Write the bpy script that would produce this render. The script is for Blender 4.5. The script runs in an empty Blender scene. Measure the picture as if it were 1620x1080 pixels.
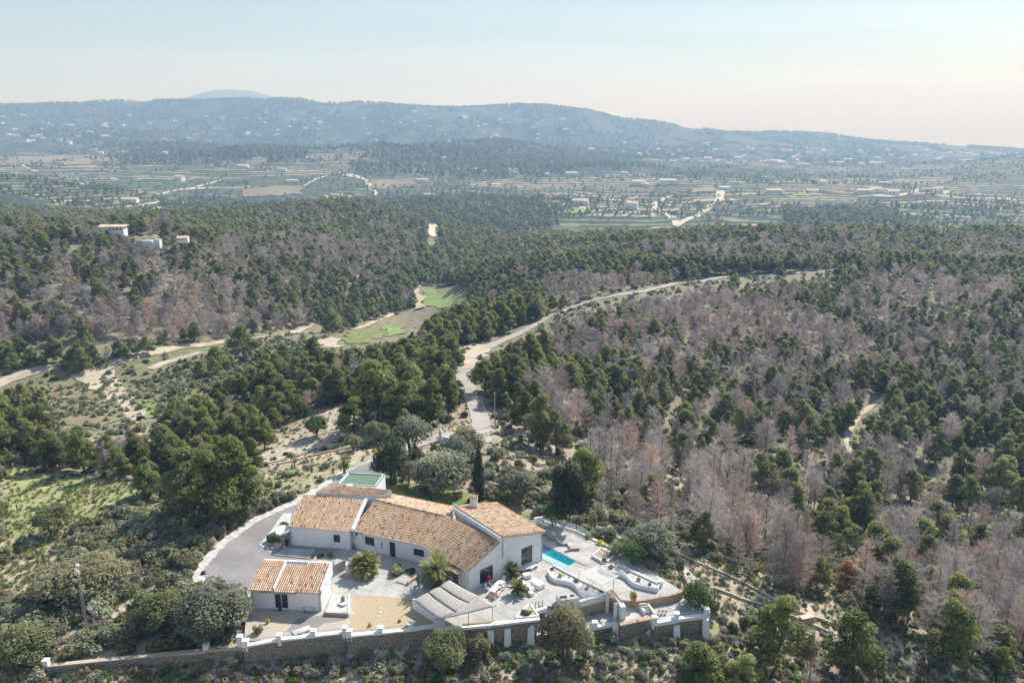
import bpy, bmesh, math, random
import numpy as np
from mathutils import Vector, noise as mn
from mathutils.bvhtree import BVHTree
from mathutils.geometry import delaunay_2d_cdt
rnd = random.Random(7); NR = np.random.RandomState(11)
C = bpy.context.scene.collection; S = bpy.context.scene
# ------------------------------------------------------------------ camera, sky, sun, exposure
F = 1250.0; CH = 60.0; PT = math.atan(332/1250.0)
cam = bpy.data.cameras.new('camera'); cam.sensor_width = 36; cam.lens = 36*F/1620
cam.clip_start = 1; cam.clip_end = 120000
co = bpy.data.objects.new('camera', cam); C.objects.link(co)
co.location = (0, 0, CH); co.rotation_euler = (math.pi/2-PT, 0, 0); S.camera = co
SUN_AZ = math.radians(39); SUN_EL = math.radians(43)
w = bpy.data.worlds.new("World"); S.world = w; w.use_nodes = True
wn = w.node_tree.nodes; wl = w.node_tree.links
bg = wn['Background']; bg.inputs[1].default_value = 0.095
sky = wn.new('ShaderNodeTexSky'); sky.sky_type = 'NISHITA'; sky.sun_disc = False
sky.sun_elevation = SUN_EL; sky.sun_rotation = SUN_AZ; sky.altitude = 300
sky.air_density = 1.25; sky.dust_density = 0.6; sky.ozone_density = 2.6
# a thin high veil, with faint long streaks of cirrus, over the clear sky
tc = wn.new('ShaderNodeTexCoord'); mpv = wn.new('ShaderNodeMapping'); mpv.inputs['Scale'].default_value = (1.2, 1.2, 16); wl.new(tc.outputs['Generated'], mpv.inputs[0])
nzv = wn.new('ShaderNodeTexNoise'); nzv.inputs['Scale'].default_value = 1.6; nzv.inputs['Detail'].default_value = 6; wl.new(mpv.outputs[0], nzv.inputs['Vector'])
mrv = wn.new('ShaderNodeMapRange'); wl.new(nzv.outputs[0], mrv.inputs[0]); mrv.inputs[1].default_value = .35; mrv.inputs[2].default_value = .7; mrv.inputs[3].default_value = .40; mrv.inputs[4].default_value = .56
mxv = wn.new('ShaderNodeMix'); mxv.data_type = 'RGBA'; wl.new(mrv.outputs[0], mxv.inputs[0]); wl.new(sky.outputs[0], mxv.inputs[6]); mxv.inputs[7].default_value = (2.35, 2.75, 3.4, 1)
wl.new(mxv.outputs[2], bg.inputs[0])
sd = bpy.data.lights.new('sun', 'SUN'); sd.energy = 4.1; sd.angle = math.radians(0.5); sd.color = (1, .985, .965)
so = bpy.data.objects.new('sun', sd); C.objects.link(so)
dv = Vector((math.sin(SUN_AZ)*math.cos(SUN_EL), math.cos(SUN_AZ)*math.cos(SUN_EL), math.sin(SUN_EL)))
so.rotation_euler = dv.to_track_quat('Z', 'Y').to_euler(); so.location = (0, 0, 300)
S.view_settings.view_transform = 'Standard'; S.view_settings.look = 'None'
S.view_settings.exposure = 0.80; S.view_settings.gamma = 1
S.render.engine = 'CYCLES'; S.cycles.use_denoising = True
S.cycles.max_bounces = 6; S.cycles.diffuse_bounces = 3; S.cycles.transparent_max_bounces = 6; S.cycles.volume_bounces = 0

# ------------------------------------------------------------------ measuring helpers (a sight line from the viewpoint)
def ray(u, v):
    dx = (u-810)/F; dy = (540-v)/F
    return Vector((dx, math.cos(PT)+dy*math.sin(PT), -math.sin(PT)+dy*math.cos(PT)))
def P(u, v, z=0.0):
    d = ray(u, v); t = (z-CH)/d.z; return Vector((d.x*t, d.y*t, z))
def PD(u, v, Y):
    d = ray(u, v); t = Y/d.y; return Vector((d.x*t, Y, CH+d.z*t))
def proj(x, y, z):
    z = z-CH; d = y*math.cos(PT)-z*math.sin(PT); up = y*math.sin(PT)+z*math.cos(PT)
    return 810+F*x/d, 540-F*up/d
def inpoly(x, y, poly):
    c = False; n = len(poly); j = n-1
    for i in range(n):
        xi, yi = poly[i][0], poly[i][1]; xj, yj = poly[j][0], poly[j][1]
        if (yi > y) != (yj > y) and x < (xj-xi)*(y-yi)/(yj-yi)+xi: c = not c
        j = i
    return c
def inpoly_np(x, y, poly):
    c = np.zeros(x.shape, bool); n = len(poly); j = n-1
    for i in range(n):
        xi, yi = poly[i][0], poly[i][1]; xj, yj = poly[j][0], poly[j][1]
        if yi != yj:
            m = ((yi > y) != (yj > y)) & (x < (xj-xi)*(y-yi)/(yj-yi)+xi); c ^= m
        j = i
    return c

# ------------------------------------------------------------------ materials
def nodes(name):
    m = bpy.data.materials.new(name); m.use_nodes = True
    nt = m.node_tree; return m, nt.nodes, nt.links, nt.nodes['Principled BSDF']
def mixc(n, l, fac, a, b, mode='MIX'):
    x = n.new('ShaderNodeMix'); x.data_type = 'RGBA'; x.blend_type = mode
    for s, val in ((0, fac), (6, a), (7, b)):
        if isinstance(val, (int, float)): x.inputs[s].default_value = val
        elif isinstance(val, tuple): x.inputs[s].default_value = (*val, 1)
        else: l.new(val, x.inputs[s])
    return x.outputs[2]
def noi(n, l, scale, detail=4, vec=None, rough=.55):
    t = n.new('ShaderNodeTexNoise'); t.inputs['Scale'].default_value = scale
    t.inputs['Detail'].default_value = detail; t.inputs['Roughness'].default_value = rough
    if vec is not None: l.new(vec, t.inputs['Vector'])
    return t.outputs[0]
def ramp(n, l, src, stops):
    r = n.new('ShaderNodeValToRGB'); l.new(src, r.inputs[0]); e = r.color_ramp.elements
    while len(e) < len(stops): e.new(.5)
    for k, (p, c) in enumerate(stops):
        e[k].position = p; e[k].color = (*c, 1) if isinstance(c, tuple) else (c, c, c, 1)
    return r.outputs[0]
def geo_pos(n): return n.new('ShaderNodeNewGeometry').outputs['Position']
def pm(name, c1, c2=None, scale=1.0, rough=.8, bump=0.0, detail=5, rnd_amt=0.0, spec=.3, metal=0, lo=.35, hi=.65):
    m, n, l, b = nodes(name); b.inputs['Roughness'].default_value = rough
    b.inputs['Specular IOR Level'].default_value = spec; b.inputs['Metallic'].default_value = metal
    pos = geo_pos(n); c2 = c2 or tuple(x*.85 for x in c1)
    nz = noi(n, l, scale, detail, pos); f = ramp(n, l, nz, [(lo, 0.0), (hi, 1.0)])
    col = mixc(n, l, f, c1, c2)
    if rnd_amt:
        oi = n.new('ShaderNodeObjectInfo'); mr = n.new('ShaderNodeMapRange'); l.new(oi.outputs['Random'], mr.inputs[0])
        mr.inputs[3].default_value = 1-rnd_amt; mr.inputs[4].default_value = 1+rnd_amt
        cx = n.new('ShaderNodeVectorMath'); cx.operation = 'SCALE'; l.new(col, cx.inputs[0]); l.new(mr.outputs[0], cx.inputs[3]); col = cx.outputs[0]
    l.new(col, b.inputs['Base Color'])
    if bump:
        bp = n.new('ShaderNodeBump'); bp.inputs['Distance'].default_value = bump; l.new(nz, bp.inputs['Height']); l.new(bp.outputs[0], b.inputs['Normal'])
    return m
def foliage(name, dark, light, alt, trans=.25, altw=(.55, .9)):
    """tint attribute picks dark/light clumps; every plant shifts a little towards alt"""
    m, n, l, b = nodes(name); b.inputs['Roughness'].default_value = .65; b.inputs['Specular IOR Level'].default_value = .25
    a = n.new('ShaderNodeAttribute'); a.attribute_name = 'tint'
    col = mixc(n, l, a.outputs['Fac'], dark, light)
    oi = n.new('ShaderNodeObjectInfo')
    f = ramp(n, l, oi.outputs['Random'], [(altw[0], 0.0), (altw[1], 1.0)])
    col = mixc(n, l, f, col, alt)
    r2 = n.new('ShaderNodeMath'); r2.operation = 'FRACT'; m2 = n.new('ShaderNodeMath'); m2.operation = 'MULTIPLY'; m2.inputs[1].default_value = 7.31
    l.new(oi.outputs['Random'], m2.inputs[0]); l.new(m2.outputs[0], r2.inputs[0])
    mr = n.new('ShaderNodeMapRange'); l.new(r2.outputs[0], mr.inputs[0]); mr.inputs[3].default_value = .72; mr.inputs[4].default_value = 1.3
    cx = n.new('ShaderNodeVectorMath'); cx.operation = 'SCALE'; l.new(col, cx.inputs[0]); l.new(mr.outputs[0], cx.inputs[3])
    l.new(cx.outputs[0], b.inputs['Base Color'])
    t = n.new('ShaderNodeBsdfTranslucent'); l.new(cx.outputs[0], t.inputs[0])
    ms = n.new('ShaderNodeMixShader'); ms.inputs[0].default_value = trans
    l.new(b.outputs[0], ms.inputs[1]); l.new(t.outputs[0], ms.inputs[2]); l.new(ms.outputs[0], n['Material Output'].inputs[0])
    return m
M = {}
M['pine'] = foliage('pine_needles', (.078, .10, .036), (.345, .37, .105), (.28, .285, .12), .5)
M['dead'] = foliage('bare_twigs', (.30, .265, .255), (.52, .47, .455), (.50, .37, .31), .35, (.58, 1.0))
M['rust'] = foliage('rust_needles', (.26, .13, .06), (.50, .27, .12), (.5, .3, .16), .3)
M['bush'] = foliage('bush_leaves', (.10, .12, .06), (.33, .36, .16), (.32, .31, .19), .45)
M['heath'] = foliage('dry_heath', (.20, .17, .155), (.42, .36, .34), (.33, .30, .22), .3)
M['olive'] = foliage('olive_leaves', (.14, .155, .105), (.38, .40, .27), (.30, .32, .22), .4)
M['fresh'] = foliage('fresh_leaves', (.045, .095, .02), (.16, .27, .06), (.12, .2, .04), .35)
M['cypress'] = foliage('cypress_leaves', (.025, .038, .022), (.085, .11, .055), (.07, .09, .045), .2)
M['browntree'] = foliage('olive_brown_leaves', (.13, .12, .065), (.36, .33, .18), (.33, .31, .18), .4)
M['yellow'] = foliage('yellow_blossom', (.25, .23, .04), (.62, .55, .06), (.5, .48, .1), .3)
M['palm'] = foliage('palm_frond', (.09, .11, .035), (.36, .37, .14), (.3, .3, .12), .35)
M['bark'] = pm('bark', (.16, .12, .09), (.09, .07, .055), 3, .9, .02)
M['deadbark'] = pm('grey_bark', (.15, .125, .115), (.09, .075, .07), 3, .9, .02)
M['white'] = pm('white_plaster', (.80, .80, .80), (.71, .715, .72), .8, .85, .004, 8)
M['whitepaint'] = pm('white_paint', (.82, .82, .81), (.76, .76, .74), 2, .6)
M['stone'] = None
M['glass'] = pm('dark_glass', (.03, .035, .04), (.04, .045, .05), .8, .06, spec=.8)
M['frame'] = pm('dark_frame', (.05, .06, .065), None, 3, .4)
M['asphalt'] = pm('asphalt', (.30, .285, .285), (.22, .21, .21), .22, .9, .01, 12)
def paving():
    m, n, l, b = nodes('pale_paving'); b.inputs['Roughness'].default_value = .85; pos = geo_pos(n)
    nz = noi(n, l, .4, 9, pos, .65); c = ramp(n, l, nz, [(.3, (.30, .295, .285)), (.5, (.45, .44, .42)), (.68, (.54, .53, .505))])
    mp = n.new('ShaderNodeMapping'); mp.inputs['Rotation'].default_value = (0, 0, .66); l.new(pos, mp.inputs[0])
    br = n.new('ShaderNodeTexBrick'); br.inputs['Scale'].default_value = 1.0; br.inputs['Brick Width'].default_value = 1.1; br.inputs['Row Height'].default_value = .75; br.inputs['Mortar Size'].default_value = .02
    br.inputs['Color1'].default_value = (1, 1, 1, 1); br.inputs['Color2'].default_value = (.86, .86, .86, 1); br.inputs['Mortar'].default_value = (.6, .58, .55, 1); l.new(mp.outputs[0], br.inputs['Vector'])
    c = mixc(n, l, .8, c, br.outputs[0], 'MULTIPLY'); n3 = noi(n, l, 3.5, 5, pos, .7); c = mixc(n, l, ramp(n, l, n3, [(.52, 0.0), (.7, .35)]), c, (.34, .32, .29)); l.new(c, b.inputs['Base Color']); return m
M['conc'] = paving()
M['kerb'] = pm('chalk_kerb', (.60, .59, .57), (.40, .39, .37), 1.2, .9, .01, 7)
M['gravel'] = pm('yellow_gravel', (.47, .38, .25), (.40, .32, .21), 2.5, .95, .02, 9)
M['yardtan'] = pm('sandy_yard', (.48, .40, .31), (.42, .38, .33), .35, .95, .01, 8)
M['dirt'] = pm('pale_dirt', (.52, .45, .36), (.38, .32, .24), .25, .95, .03, 8)
M['roadgrey'] = pm('worn_road', (.42, .39, .36), (.33, .31, .28), .3, .95, .02, 8)
M['fartrack'] = pm('chalk_track', (.60, .54, .44), (.45, .40, .31), .05, .95)
M['water'] = pm('pool_water', (.008, .17, .22), (.01, .23, .28), 1.5, .08, .03, spec=.5)
M['shelf'] = pm('pool_shelf', (.30, .52, .60), (.38, .58, .64), 1.5, .15)
M['terra'] = pm('terracotta', (.50, .23, .12), (.42, .19, .1), 3, .85)
M['greenroof'] = pm('green_felt', (.15, .23, .17), (.12, .19, .145), .8, .9)
M['sail'] = pm('shade_cloth', (.40, .375, .345), (.34, .32, .30), 2.5, .9)
M['wood'] = pm('wood', (.38, .21, .10), (.28, .15, .07), 4, .7)
M['metal'] = pm('galvanised_metal', (.45, .47, .48), None, 4, .4, metal=.6)
M['black'] = pm('black_cloth', (.02, .02, .022), None, 4, .8)
M['red'] = pm('red_cloth', (.55, .08, .09), (.42, .05, .07), 6, .8)
M['pink'] = pm('red_and_white_cloth', (.62, .12, .11), (.75, .6, .58), 9, .8, lo=.45, hi=.55)
M['skin'] = pm('skin', (.50, .30, .21), None, 5, .6)
M['hair'] = pm('hair', (.07, .045, .03), None, 5, .7)
M['lounger'] = pm('grey_canvas', (.40, .37, .35), None, 6, .8)
M['dark'] = pm('dark_plastic', (.03, .03, .035), None, 4, .5)
M['rock'] = pm('pale_rock', (.52, .43, .35), (.33, .27, .22), 1.1, .95, .06, 8, .15)
M['brick'] = pm('tan_stone', (.50, .36, .25), (.34, .25, .18), 3.2, .95, .03, 6)
M['farwall'] = pm('far_wall', (.92, .90, .86), None, .3, .9)
M['farroof'] = pm('far_roof', (.70, .56, .46), None, .3, .9)
M['glassrail'] = None
def stone_mat():
    m, n, l, b = nodes('rubble_stone'); b.inputs['Roughness'].default_value = .95; pos = geo_pos(n)
    mp = n.new('ShaderNodeMapping'); mp.inputs['Scale'].default_value = (1.9, 1.9, 3.6); l.new(pos, mp.inputs[0])
    v = n.new('ShaderNodeTexVoronoi'); v.feature = 'DISTANCE_TO_EDGE'; v.inputs['Scale'].default_value = 1.3; l.new(mp.outputs[0], v.inputs['Vector'])
    v2 = n.new('ShaderNodeTexVoronoi'); v2.inputs['Scale'].default_value = 1.3; l.new(mp.outputs[0], v2.inputs['Vector'])
    c = mixc(n, l, v2.outputs['Color'], (.42, .34, .26), (.27, .235, .2)); nz = noi(n, l, 1.2, 6, pos)
    c = mixc(n, l, nz, c, (.38, .33, .27))
    f = ramp(n, l, v.outputs[0], [(.02, 0.0), (.12, 1.0)]); c = mixc(n, l, f, (.15, .125, .1), c)
    l.new(c, b.inputs['Base Color']); bp = n.new('ShaderNodeBump'); bp.inputs['Distance'].default_value = .06
    l.new(f, bp.inputs['Height']); l.new(bp.outputs[0], b.inputs['Normal']); return m
M['stone'] = stone_mat()
def tile_mat():
    m, n, l, b = nodes('barrel_tiles'); b.inputs['Roughness'].default_value = .9; b.inputs['Specular IOR Level'].default_value = .2
    a = n.new('ShaderNodeAttribute'); a.attribute_name = 'tint'
    c = ramp(n, l, a.outputs['Fac'], [(0, (.13, .09, .07)), (.22, (.38, .21, .13)), (.5, (.62, .42, .27)), (.78, (.72, .57, .41)), (1, (.80, .71, .57))])
    nz = noi(n, l, 1.1, 7, geo_pos(n)); f = ramp(n, l, nz, [(.42, 0.0), (.7, .55)]); c = mixc(n, l, f, c, (.28, .22, .17))
    l.new(c, b.inputs['Base Color']); return m
M['tile'] = tile_mat()
def glass_rail():
    m, n, l, b = nodes('balustrade_glass'); b.inputs['Base Color'].default_value = (.75, .85, .85, 1); b.inputs['Roughness'].default_value = .05
    b.inputs['Alpha'].default_value = .28; return m
M['glassrail'] = glass_rail()

# ------------------------------------------------------------------ mesh builder
class MB:
    def __init__(s): s.v = []; s.f = []; s.mi = []; s.t = []
    def add(s, vs, fs, tint=None, mi=0):
        o = len(s.v); s.v += [tuple(x) for x in vs]; s.f += [tuple(i+o for i in f) for f in fs]
        s.mi += [mi]*len(fs); s.t += [(.5 if tint is None else tint)]*len(vs); return s
    def box(s, c, d, rz=0, mi=0, tint=None, taper=1.0):
        ca, sa = math.cos(rz), math.sin(rz); vs = []
        for z in (0, 1):
            k = taper if z else 1
            for sx, sy in ((-1, -1), (1, -1), (1, 1), (-1, 1)):
                x = sx*d[0]/2*k; y = sy*d[1]/2*k
                vs.append((c[0]+x*ca-y*sa, c[1]+x*sa+y*ca, c[2]+z*d[2]))
        return s.add(vs, [(3, 2, 1, 0), (4, 5, 6, 7), (0, 1, 5, 4), (1, 2, 6, 5), (2, 3, 7, 6), (3, 0, 4, 7)], tint, mi)
    def hexa(s, bot, top, mi=0):
        n = len(bot); vs = list(bot)+list(top)
        fs = [tuple(range(n-1, -1, -1)), tuple(range(n, 2*n))]+[(i, (i+1) % n, n+(i+1) % n, n+i) for i in range(n)]
        return s.add(vs, fs, None, mi)
    def prism(s, poly, z0, z1, mi=0):
        a = sum(poly[i][0]*poly[(i+1) % len(poly)][1]-poly[(i+1) % len(poly)][0]*poly[i][1] for i in range(len(poly)))
        if a < 0: poly = poly[::-1]
        return s.hexa([(p[0], p[1], z0) for p in poly], [(p[0], p[1], z1) for p in poly], mi)
    def tube(s, pts, rad, n=6, mi=0, tint=None):
        pts = [Vector(p) for p in pts]; vs = []; fs = []
        if not hasattr(rad, '__len__'): rad = [rad]*len(pts)
        for i, p in enumerate(pts):
            d = (pts[min(i+1, len(pts)-1)]-pts[max(i-1, 0)]).normalized()
            a = d.cross(Vector((0, 0, 1)) if abs(d.z) < .95 else Vector((1, 0, 0))).normalized(); b = d.cross(a)
            for k in range(n):
                q = p+(a*math.cos(k*2*math.pi/n)+b*math.sin(k*2*math.pi/n))*rad[i]; vs.append(q)
        for i in range(len(pts)-1):
            for k in range(n): fs.append((i*n+k, i*n+(k+1) % n, (i+1)*n+(k+1) % n, (i+1)*n+k))
        fs += [tuple(range(n-1, -1, -1)), tuple(range((len(pts)-1)*n, len(pts)*n))]
        return s.add(vs, fs, tint, mi)
    def lathe(s, c, prof, n=14, mi=0):
        vs = []; fs = []
        for r, z in prof:
            for k in range(n): vs.append((c[0]+r*math.cos(k*2*math.pi/n), c[1]+r*math.sin(k*2*math.pi/n), c[2]+z))
        for i in range(len(prof)-1):
            for k in range(n): fs.append((i*n+k, i*n+(k+1) % n, (i+1)*n+(k+1) % n, (i+1)*n+k))
        fs += [tuple(range(n-1, -1, -1)), tuple(range((len(prof)-1)*n, len(prof)*n))]
        return s.add(vs, fs, None, mi)
    def quad(s, a, b, c, d, mi=0, tint=None): return s.add([a, b, c, d], [(0, 1, 2, 3)], tint, mi)
    def mesh(s, name, mats, org=(0, 0, 0), smooth=False):
        me = bpy.data.meshes.new(name); ox, oy, oz = org
        me.from_pydata([(x-ox, y-oy, z-oz) for x, y, z in s.v], [], s.f); me.update()
        for m in (mats if isinstance(mats, (list, tuple)) else [mats]): me.materials.append(m)
        me.polygons.foreach_set('material_index', s.mi)
        at = me.attributes.new('tint', 'FLOAT', 'POINT'); at.data.foreach_set('value', s.t)
        if smooth: me.polygons.foreach_set('use_smooth', [True]*len(me.polygons))
        return me
def tag(o, label=None, cat=None, group=None, kind=None):
    if label: o['label'] = label
    if cat: o['category'] = cat
    if group: o['group'] = group
    if kind: o['kind'] = kind
    return o
ORG = {}
def thing(name, loc, label, cat, group=None, rz=0):
    o = bpy.data.objects.new(name, None); C.objects.link(o); o.location = loc; o.rotation_euler = (0, 0, rz)
    o.empty_display_size = .5; ORG[o.name] = tuple(loc); return tag(o, label, cat, group)
def part(name, mb, mats, parent, world=True, label=None, smooth=False):
    """world=True: the builder holds world coordinates; moved into the parent's frame"""
    org = ORG[parent.name] if world else (0, 0, 0)
    o = bpy.data.objects.new(name, mb.mesh(name, mats, org, smooth)); C.objects.link(o); o.parent = parent
    ORG[o.name] = org
    if label: o['label'] = label
    return o
def solo(name, mb, mats, label=None, cat=None, group=None, kind=None, loc=None, smooth=False):
    if loc is None:
        a = np.array(mb.v); loc = (float(a[:, 0].mean()), float(a[:, 1].mean()), float(a[:, 2].min())) if kind != 'structure' else (0, 0, 0)
    o = bpy.data.objects.new(name, mb.mesh(name, mats, loc, smooth)); C.objects.link(o); o.location = loc
    ORG[o.name] = tuple(loc); return tag(o, label, cat, group, kind)
def copy_tree(o, loc, rz=None, sc=None, label=None, parent=None):
    c = o.copy(); C.objects.link(c)
    if parent is None:
        c.location = loc
        if rz is not None: c.rotation_euler = (0, 0, rz)
        if sc is not None: c.scale = (sc, sc, sc) if not hasattr(sc, '__len__') else sc
        if label: c['label'] = label
    else: c.parent = parent
    for ch in o.children: copy_tree(ch, None, parent=c)
    return c

# ------------------------------------------------------------------ terrain
def _h(ix, iy, s):
    x = (ix.astype(np.int64)*374761393+iy.astype(np.int64)*668265263+s*974634777) & 0xffffffff
    x = ((x ^ (x >> 13))*1274126177) & 0xffffffff
    return ((x ^ (x >> 16)) & 0xffffff)/float(0xffffff)
def vnoise(x, y, s=0):
    ix = np.floor(x); iy = np.floor(y); fx = x-ix; fy = y-iy; fx = fx*fx*(3-2*fx); fy = fy*fy*(3-2*fy)
    ix = ix.astype(np.int64); iy = iy.astype(np.int64)
    a = _h(ix, iy, s); b = _h(ix+1, iy, s); c = _h(ix, iy+1, s); d = _h(ix+1, iy+1, s)
    return (a*(1-fx)+b*fx)*(1-fy)+(c*(1-fx)+d*fx)*fy
def fbm(x, y, s=0, o=4):
    t = 0; a = .5; n = 0
    for k in range(o): t = t+a*vnoise(x*2**k, y*2**k, s+k); n += a; a *= .5
    return t/n
# measured ground points: (u, v, height) seen in the photograph near the house
CPZ = [(75,1075,-2.6),(200,1068,-2.7),(325,1055,-2.8),(450,1045,-2.8),(549,1037,-2.9),(700,1032,-2.9),(780,1030,-3),(860,1020,-3),(1000,1015,-3.2),(1117,1010,-3.4),
 (0,1080,-2.4),(200,1080,-2.8),(400,1080,-3.3),(600,1080,-3.4),(810,1080,-3.5),(1000,1080,-4.0),(1200,1080,-6),(1400,1080,-10),(1620,1080,-12),
 (1200,1000,-5),(1310,985,-6),(1335,935,-7),(1500,970,-13),(1150,985,-3.6),(1060,875,-1.2),(1180,930,-3),(1120,850,-3.5),(990,845,-1),(1000,800,-3),(920,805,-.6),(870,770,-.6),(1200,880,-5),(1250,940,-5),(1080,930,-1.4),(1100,960,-2.2),
 (830,800,-.15),(800,760,-.2),(760,780,-.1),(700,760,-.1),(640,750,-.1),(590,728,-.2),(540,745,-.3),(690,705,-.8),(755,690,-1.6),(640,700,-1.4),(600,700,-2.5),
 (460,800,-.15),(380,830,-.2),(330,870,-.2),(305,905,-.2),(310,925,-.3),(300,960,-.6),(350,960,-.5),(385,990,-.6),(370,1005,-.8),(250,1000,-1.3),(200,1030,-1.6),(100,1050,-1.8),(130,1012,-1.6),(100,900,-1.5),(0,900,-2),(0,1000,-2.3),(200,840,-1.6),(60,800,-3.5),(0,750,-5),(200,770,-3),
 (340,810,-1.2),(430,780,-.6),(480,740,-2),(520,700,-3.5),(450,700,-5),
 (450,830,-.2),(450,900,-.3),(600,870,-.3),(700,900,-.3),(800,850,-.3),(900,870,-.3),(1000,900,-.4),(600,960,-.4),(700,800,-.2),(560,790,-.2),(850,930,-.4)]
CPY = [(755,655,172),(742,620,190),(735,590,215),(740,562,240),(780,545,262),(840,515,290),(940,475,340),(1050,455,380),(1150,437,415),(1320,430,440),
 (540,660,170),(600,650,178),(560,600,215),(450,640,200),(300,700,165),(150,720,160),(50,710,160),(650,560,260),(700,520,300),(640,600,215),(400,680,175),
 (200,620,240),(100,640,225),(60,600,250),(0,620,240),(300,560,285),(0,575,262),(150,570,275),(400,530,330),(400,580,255),(500,580,242),(500,530,330),(300,620,220),
 (0,500,298),(200,500,318),(400,480,372),(0,440,335),(200,440,350),(400,430,430),(550,450,460),(0,390,388),(150,380,405),(232,385,400),(300,385,425),(450,395,520),(600,395,640),(650,430,560),(540,500,410),
 (620,520,405),(700,475,480),(700,440,570),(760,400,720),(780,440,480),(850,440,440),(900,430,460),(960,405,540),(1100,390,590),(1300,385,600),(1500,388,600),(1620,392,600),(1000,378,700),(1150,374,720),(1300,374,700),(1500,376,700),(1620,378,700),(880,385,800),
 (870,600,205),(900,660,180),(1000,500,290),(1000,560,245),(1000,620,215),(1000,700,178),(1100,780,148),(1200,790,158),(1300,850,145),(1450,900,140),(1600,960,122),(1200,860,124),(930,740,150),(1100,720,185),
 (1200,650,225),(1400,700,205),(1600,760,182),(1300,740,185),(1600,860,152),(1600,600,255),(1400,580,270),(1200,540,290),(1300,480,345),(1500,480,345),(1620,500,325),(1400,430,430),(1600,430,445),(1150,600,245),(1500,640,235),
 (0,335,800),(50,300,1300),(0,260,2300),(100,240,2700),(300,280,1900),(200,335,1100),(330,355,950),(450,350,1050),(400,300,1700),(560,275,2000),(600,310,1500),(680,365,950),(750,340,1200),(800,320,1350),(900,345,1250),(1000,330,1400),(1070,352,1200),(1140,300,1750),(1300,350,1200),(1300,300,1700),(1500,350,1200),(1500,300,1700),(1620,330,1400),(1620,290,1900),(1500,272,2500),(1620,256,2600),(700,227,2800),(330,229,2600),(850,265,2300),(1000,272,2400),(1200,272,2600),(400,245,2700),
 (200,226,3500),(0,218,3600),(400,228,3700),(600,242,3200),(800,232,3700),(1000,242,3500),(1200,255,3600),(1400,262,3500),(1620,262,3500),(1300,240,4500),(1500,246,4500),
 (100,190,4300),(300,190,4400),(500,195,4400),(700,198,4400),(900,200,4500),(1050,222,4600)]
CREST = [(-60,170),(0,169),(60,167),(100,167),(140,164),(200,161),(260,161),(300,159),(330,162),(380,158),(430,157),(470,156),(500,163),(530,168),(560,165),(600,168),(640,170),(690,172),(740,172),(790,171),(830,168),(860,166),(900,170),(940,175),(970,184),(1000,195),(1030,196),(1070,203),(1130,208),(1200,210),(1240,209),(1270,212),(1310,219),(1350,226),(1450,229),(1550,234),(1620,240),(1690,243)]
cp = [P(u, v, z) for u, v, z in CPZ]+[PD(u, v, Y) for u, v, Y in CPY]
for u, v in CREST:
    Y = 5000 if u < 1100 else 5000+min(1, (u-1100)/350)*1200
    cp.append(PD(u, v, Y)); q = cp[-1]; cp.append(Vector((q.x*1.35, Y*1.35, -150))); cp.append(Vector((q.x*2.2, Y*2.2, -260)))
cp += [Vector(p) for p in [(0,45,-14),(-30,45,-13),(30,45,-18),(0,15,-24),(-10,12,-24),(10,12,-26),(-70,70,-4),(80,70,-22),(-50,60,-8),(55,60,-18),
      (-150,900,-25),(-330,560,-10),(300,900,-75),(500,900,-80),(0,900,-60),(60,62,-16),(0,70,-5.6),(-30,70,-5),(30,70,-7.5)]]
def tcoord(x, y):
    th = np.arctan2(x, y); r = np.sqrt(x*x+y*y); return np.clip(th, -.78, .78)*1.25, np.log(np.maximum(r, 8))
cx, cy = tcoord(np.array([p.x for p in cp]), np.array([p.y for p in cp])); cz = np.array([p.z for p in cp])
def kern(d2): return .5*d2*np.log(d2+1e-12)
N = len(cx); A = np.zeros((N+3, N+3)); A[:N, :N] = kern((cx[:, None]-cx)**2+(cy[:, None]-cy)**2)
lam = 2e-4*np.maximum(1, 1); A[:N, :N] += np.eye(N)*lam
Q = np.stack([np.ones(N), cx, cy], 1); A[:N, N:] = Q; A[N:, :N] = Q.T
wt = np.linalg.solve(A, np.concatenate([cz, np.zeros(3)]))
def base_h(x, y):
    a, b = tcoord(x, y); out = np.empty(x.shape)
    for i in range(0, len(x), 20000):
        s = slice(i, i+20000)
        out[s] = kern((a[s, None]-cx)**2+(b[s, None]-cy)**2) @ wt[:N]+wt[N]+wt[N+1]*a[s]+wt[N+2]*b[s]
    return out
# the estate's level areas, in metres
def plan(L, z=0): return [(P(u, v, z).x, P(u, v, z).y) for u, v in L]
T0 = plan([(386,1014),(549,1002),(700,994),(776,986),(852,979),(852,958),(882,958),(958,943),(975,947),(1004,951),(1066,939),(1079,934),(988,877),(912,838),(855,823),(800,800),(735,778),(640,762),(604,728),(588,726),(545,744),(470,792),(400,822),(344,862),(309,905),(313,922),(392,940)])
T1 = plan([(975,958),(1004,955),(1067,944),(1084,936),(1124,966),(1119,976),(1069,981),(1034,978),(979,988)], -1.0)
T2 = plan([(850,1008),(850,985),(882,985),(958,968),(990,960),(985,989),(922,999)], -2.0)
LV = [(T0, 0.0), (T1, -1.0), (T2, -2.0)]
def edge_dist(x, y, poly):
    d = np.full(x.shape, 1e9); n = len(poly)
    for i in range(n):
        ax, ay = poly[i]; bx, by = poly[(i+1) % n]; L2 = (bx-ax)**2+(by-ay)**2
        t = np.clip(((x-ax)*(bx-ax)+(y-ay)*(by-ay))/L2, 0, 1)
        d = np.minimum(d, np.hypot(x-ax-t*(bx-ax), y-ay-t*(by-ay)))
    return d
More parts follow.
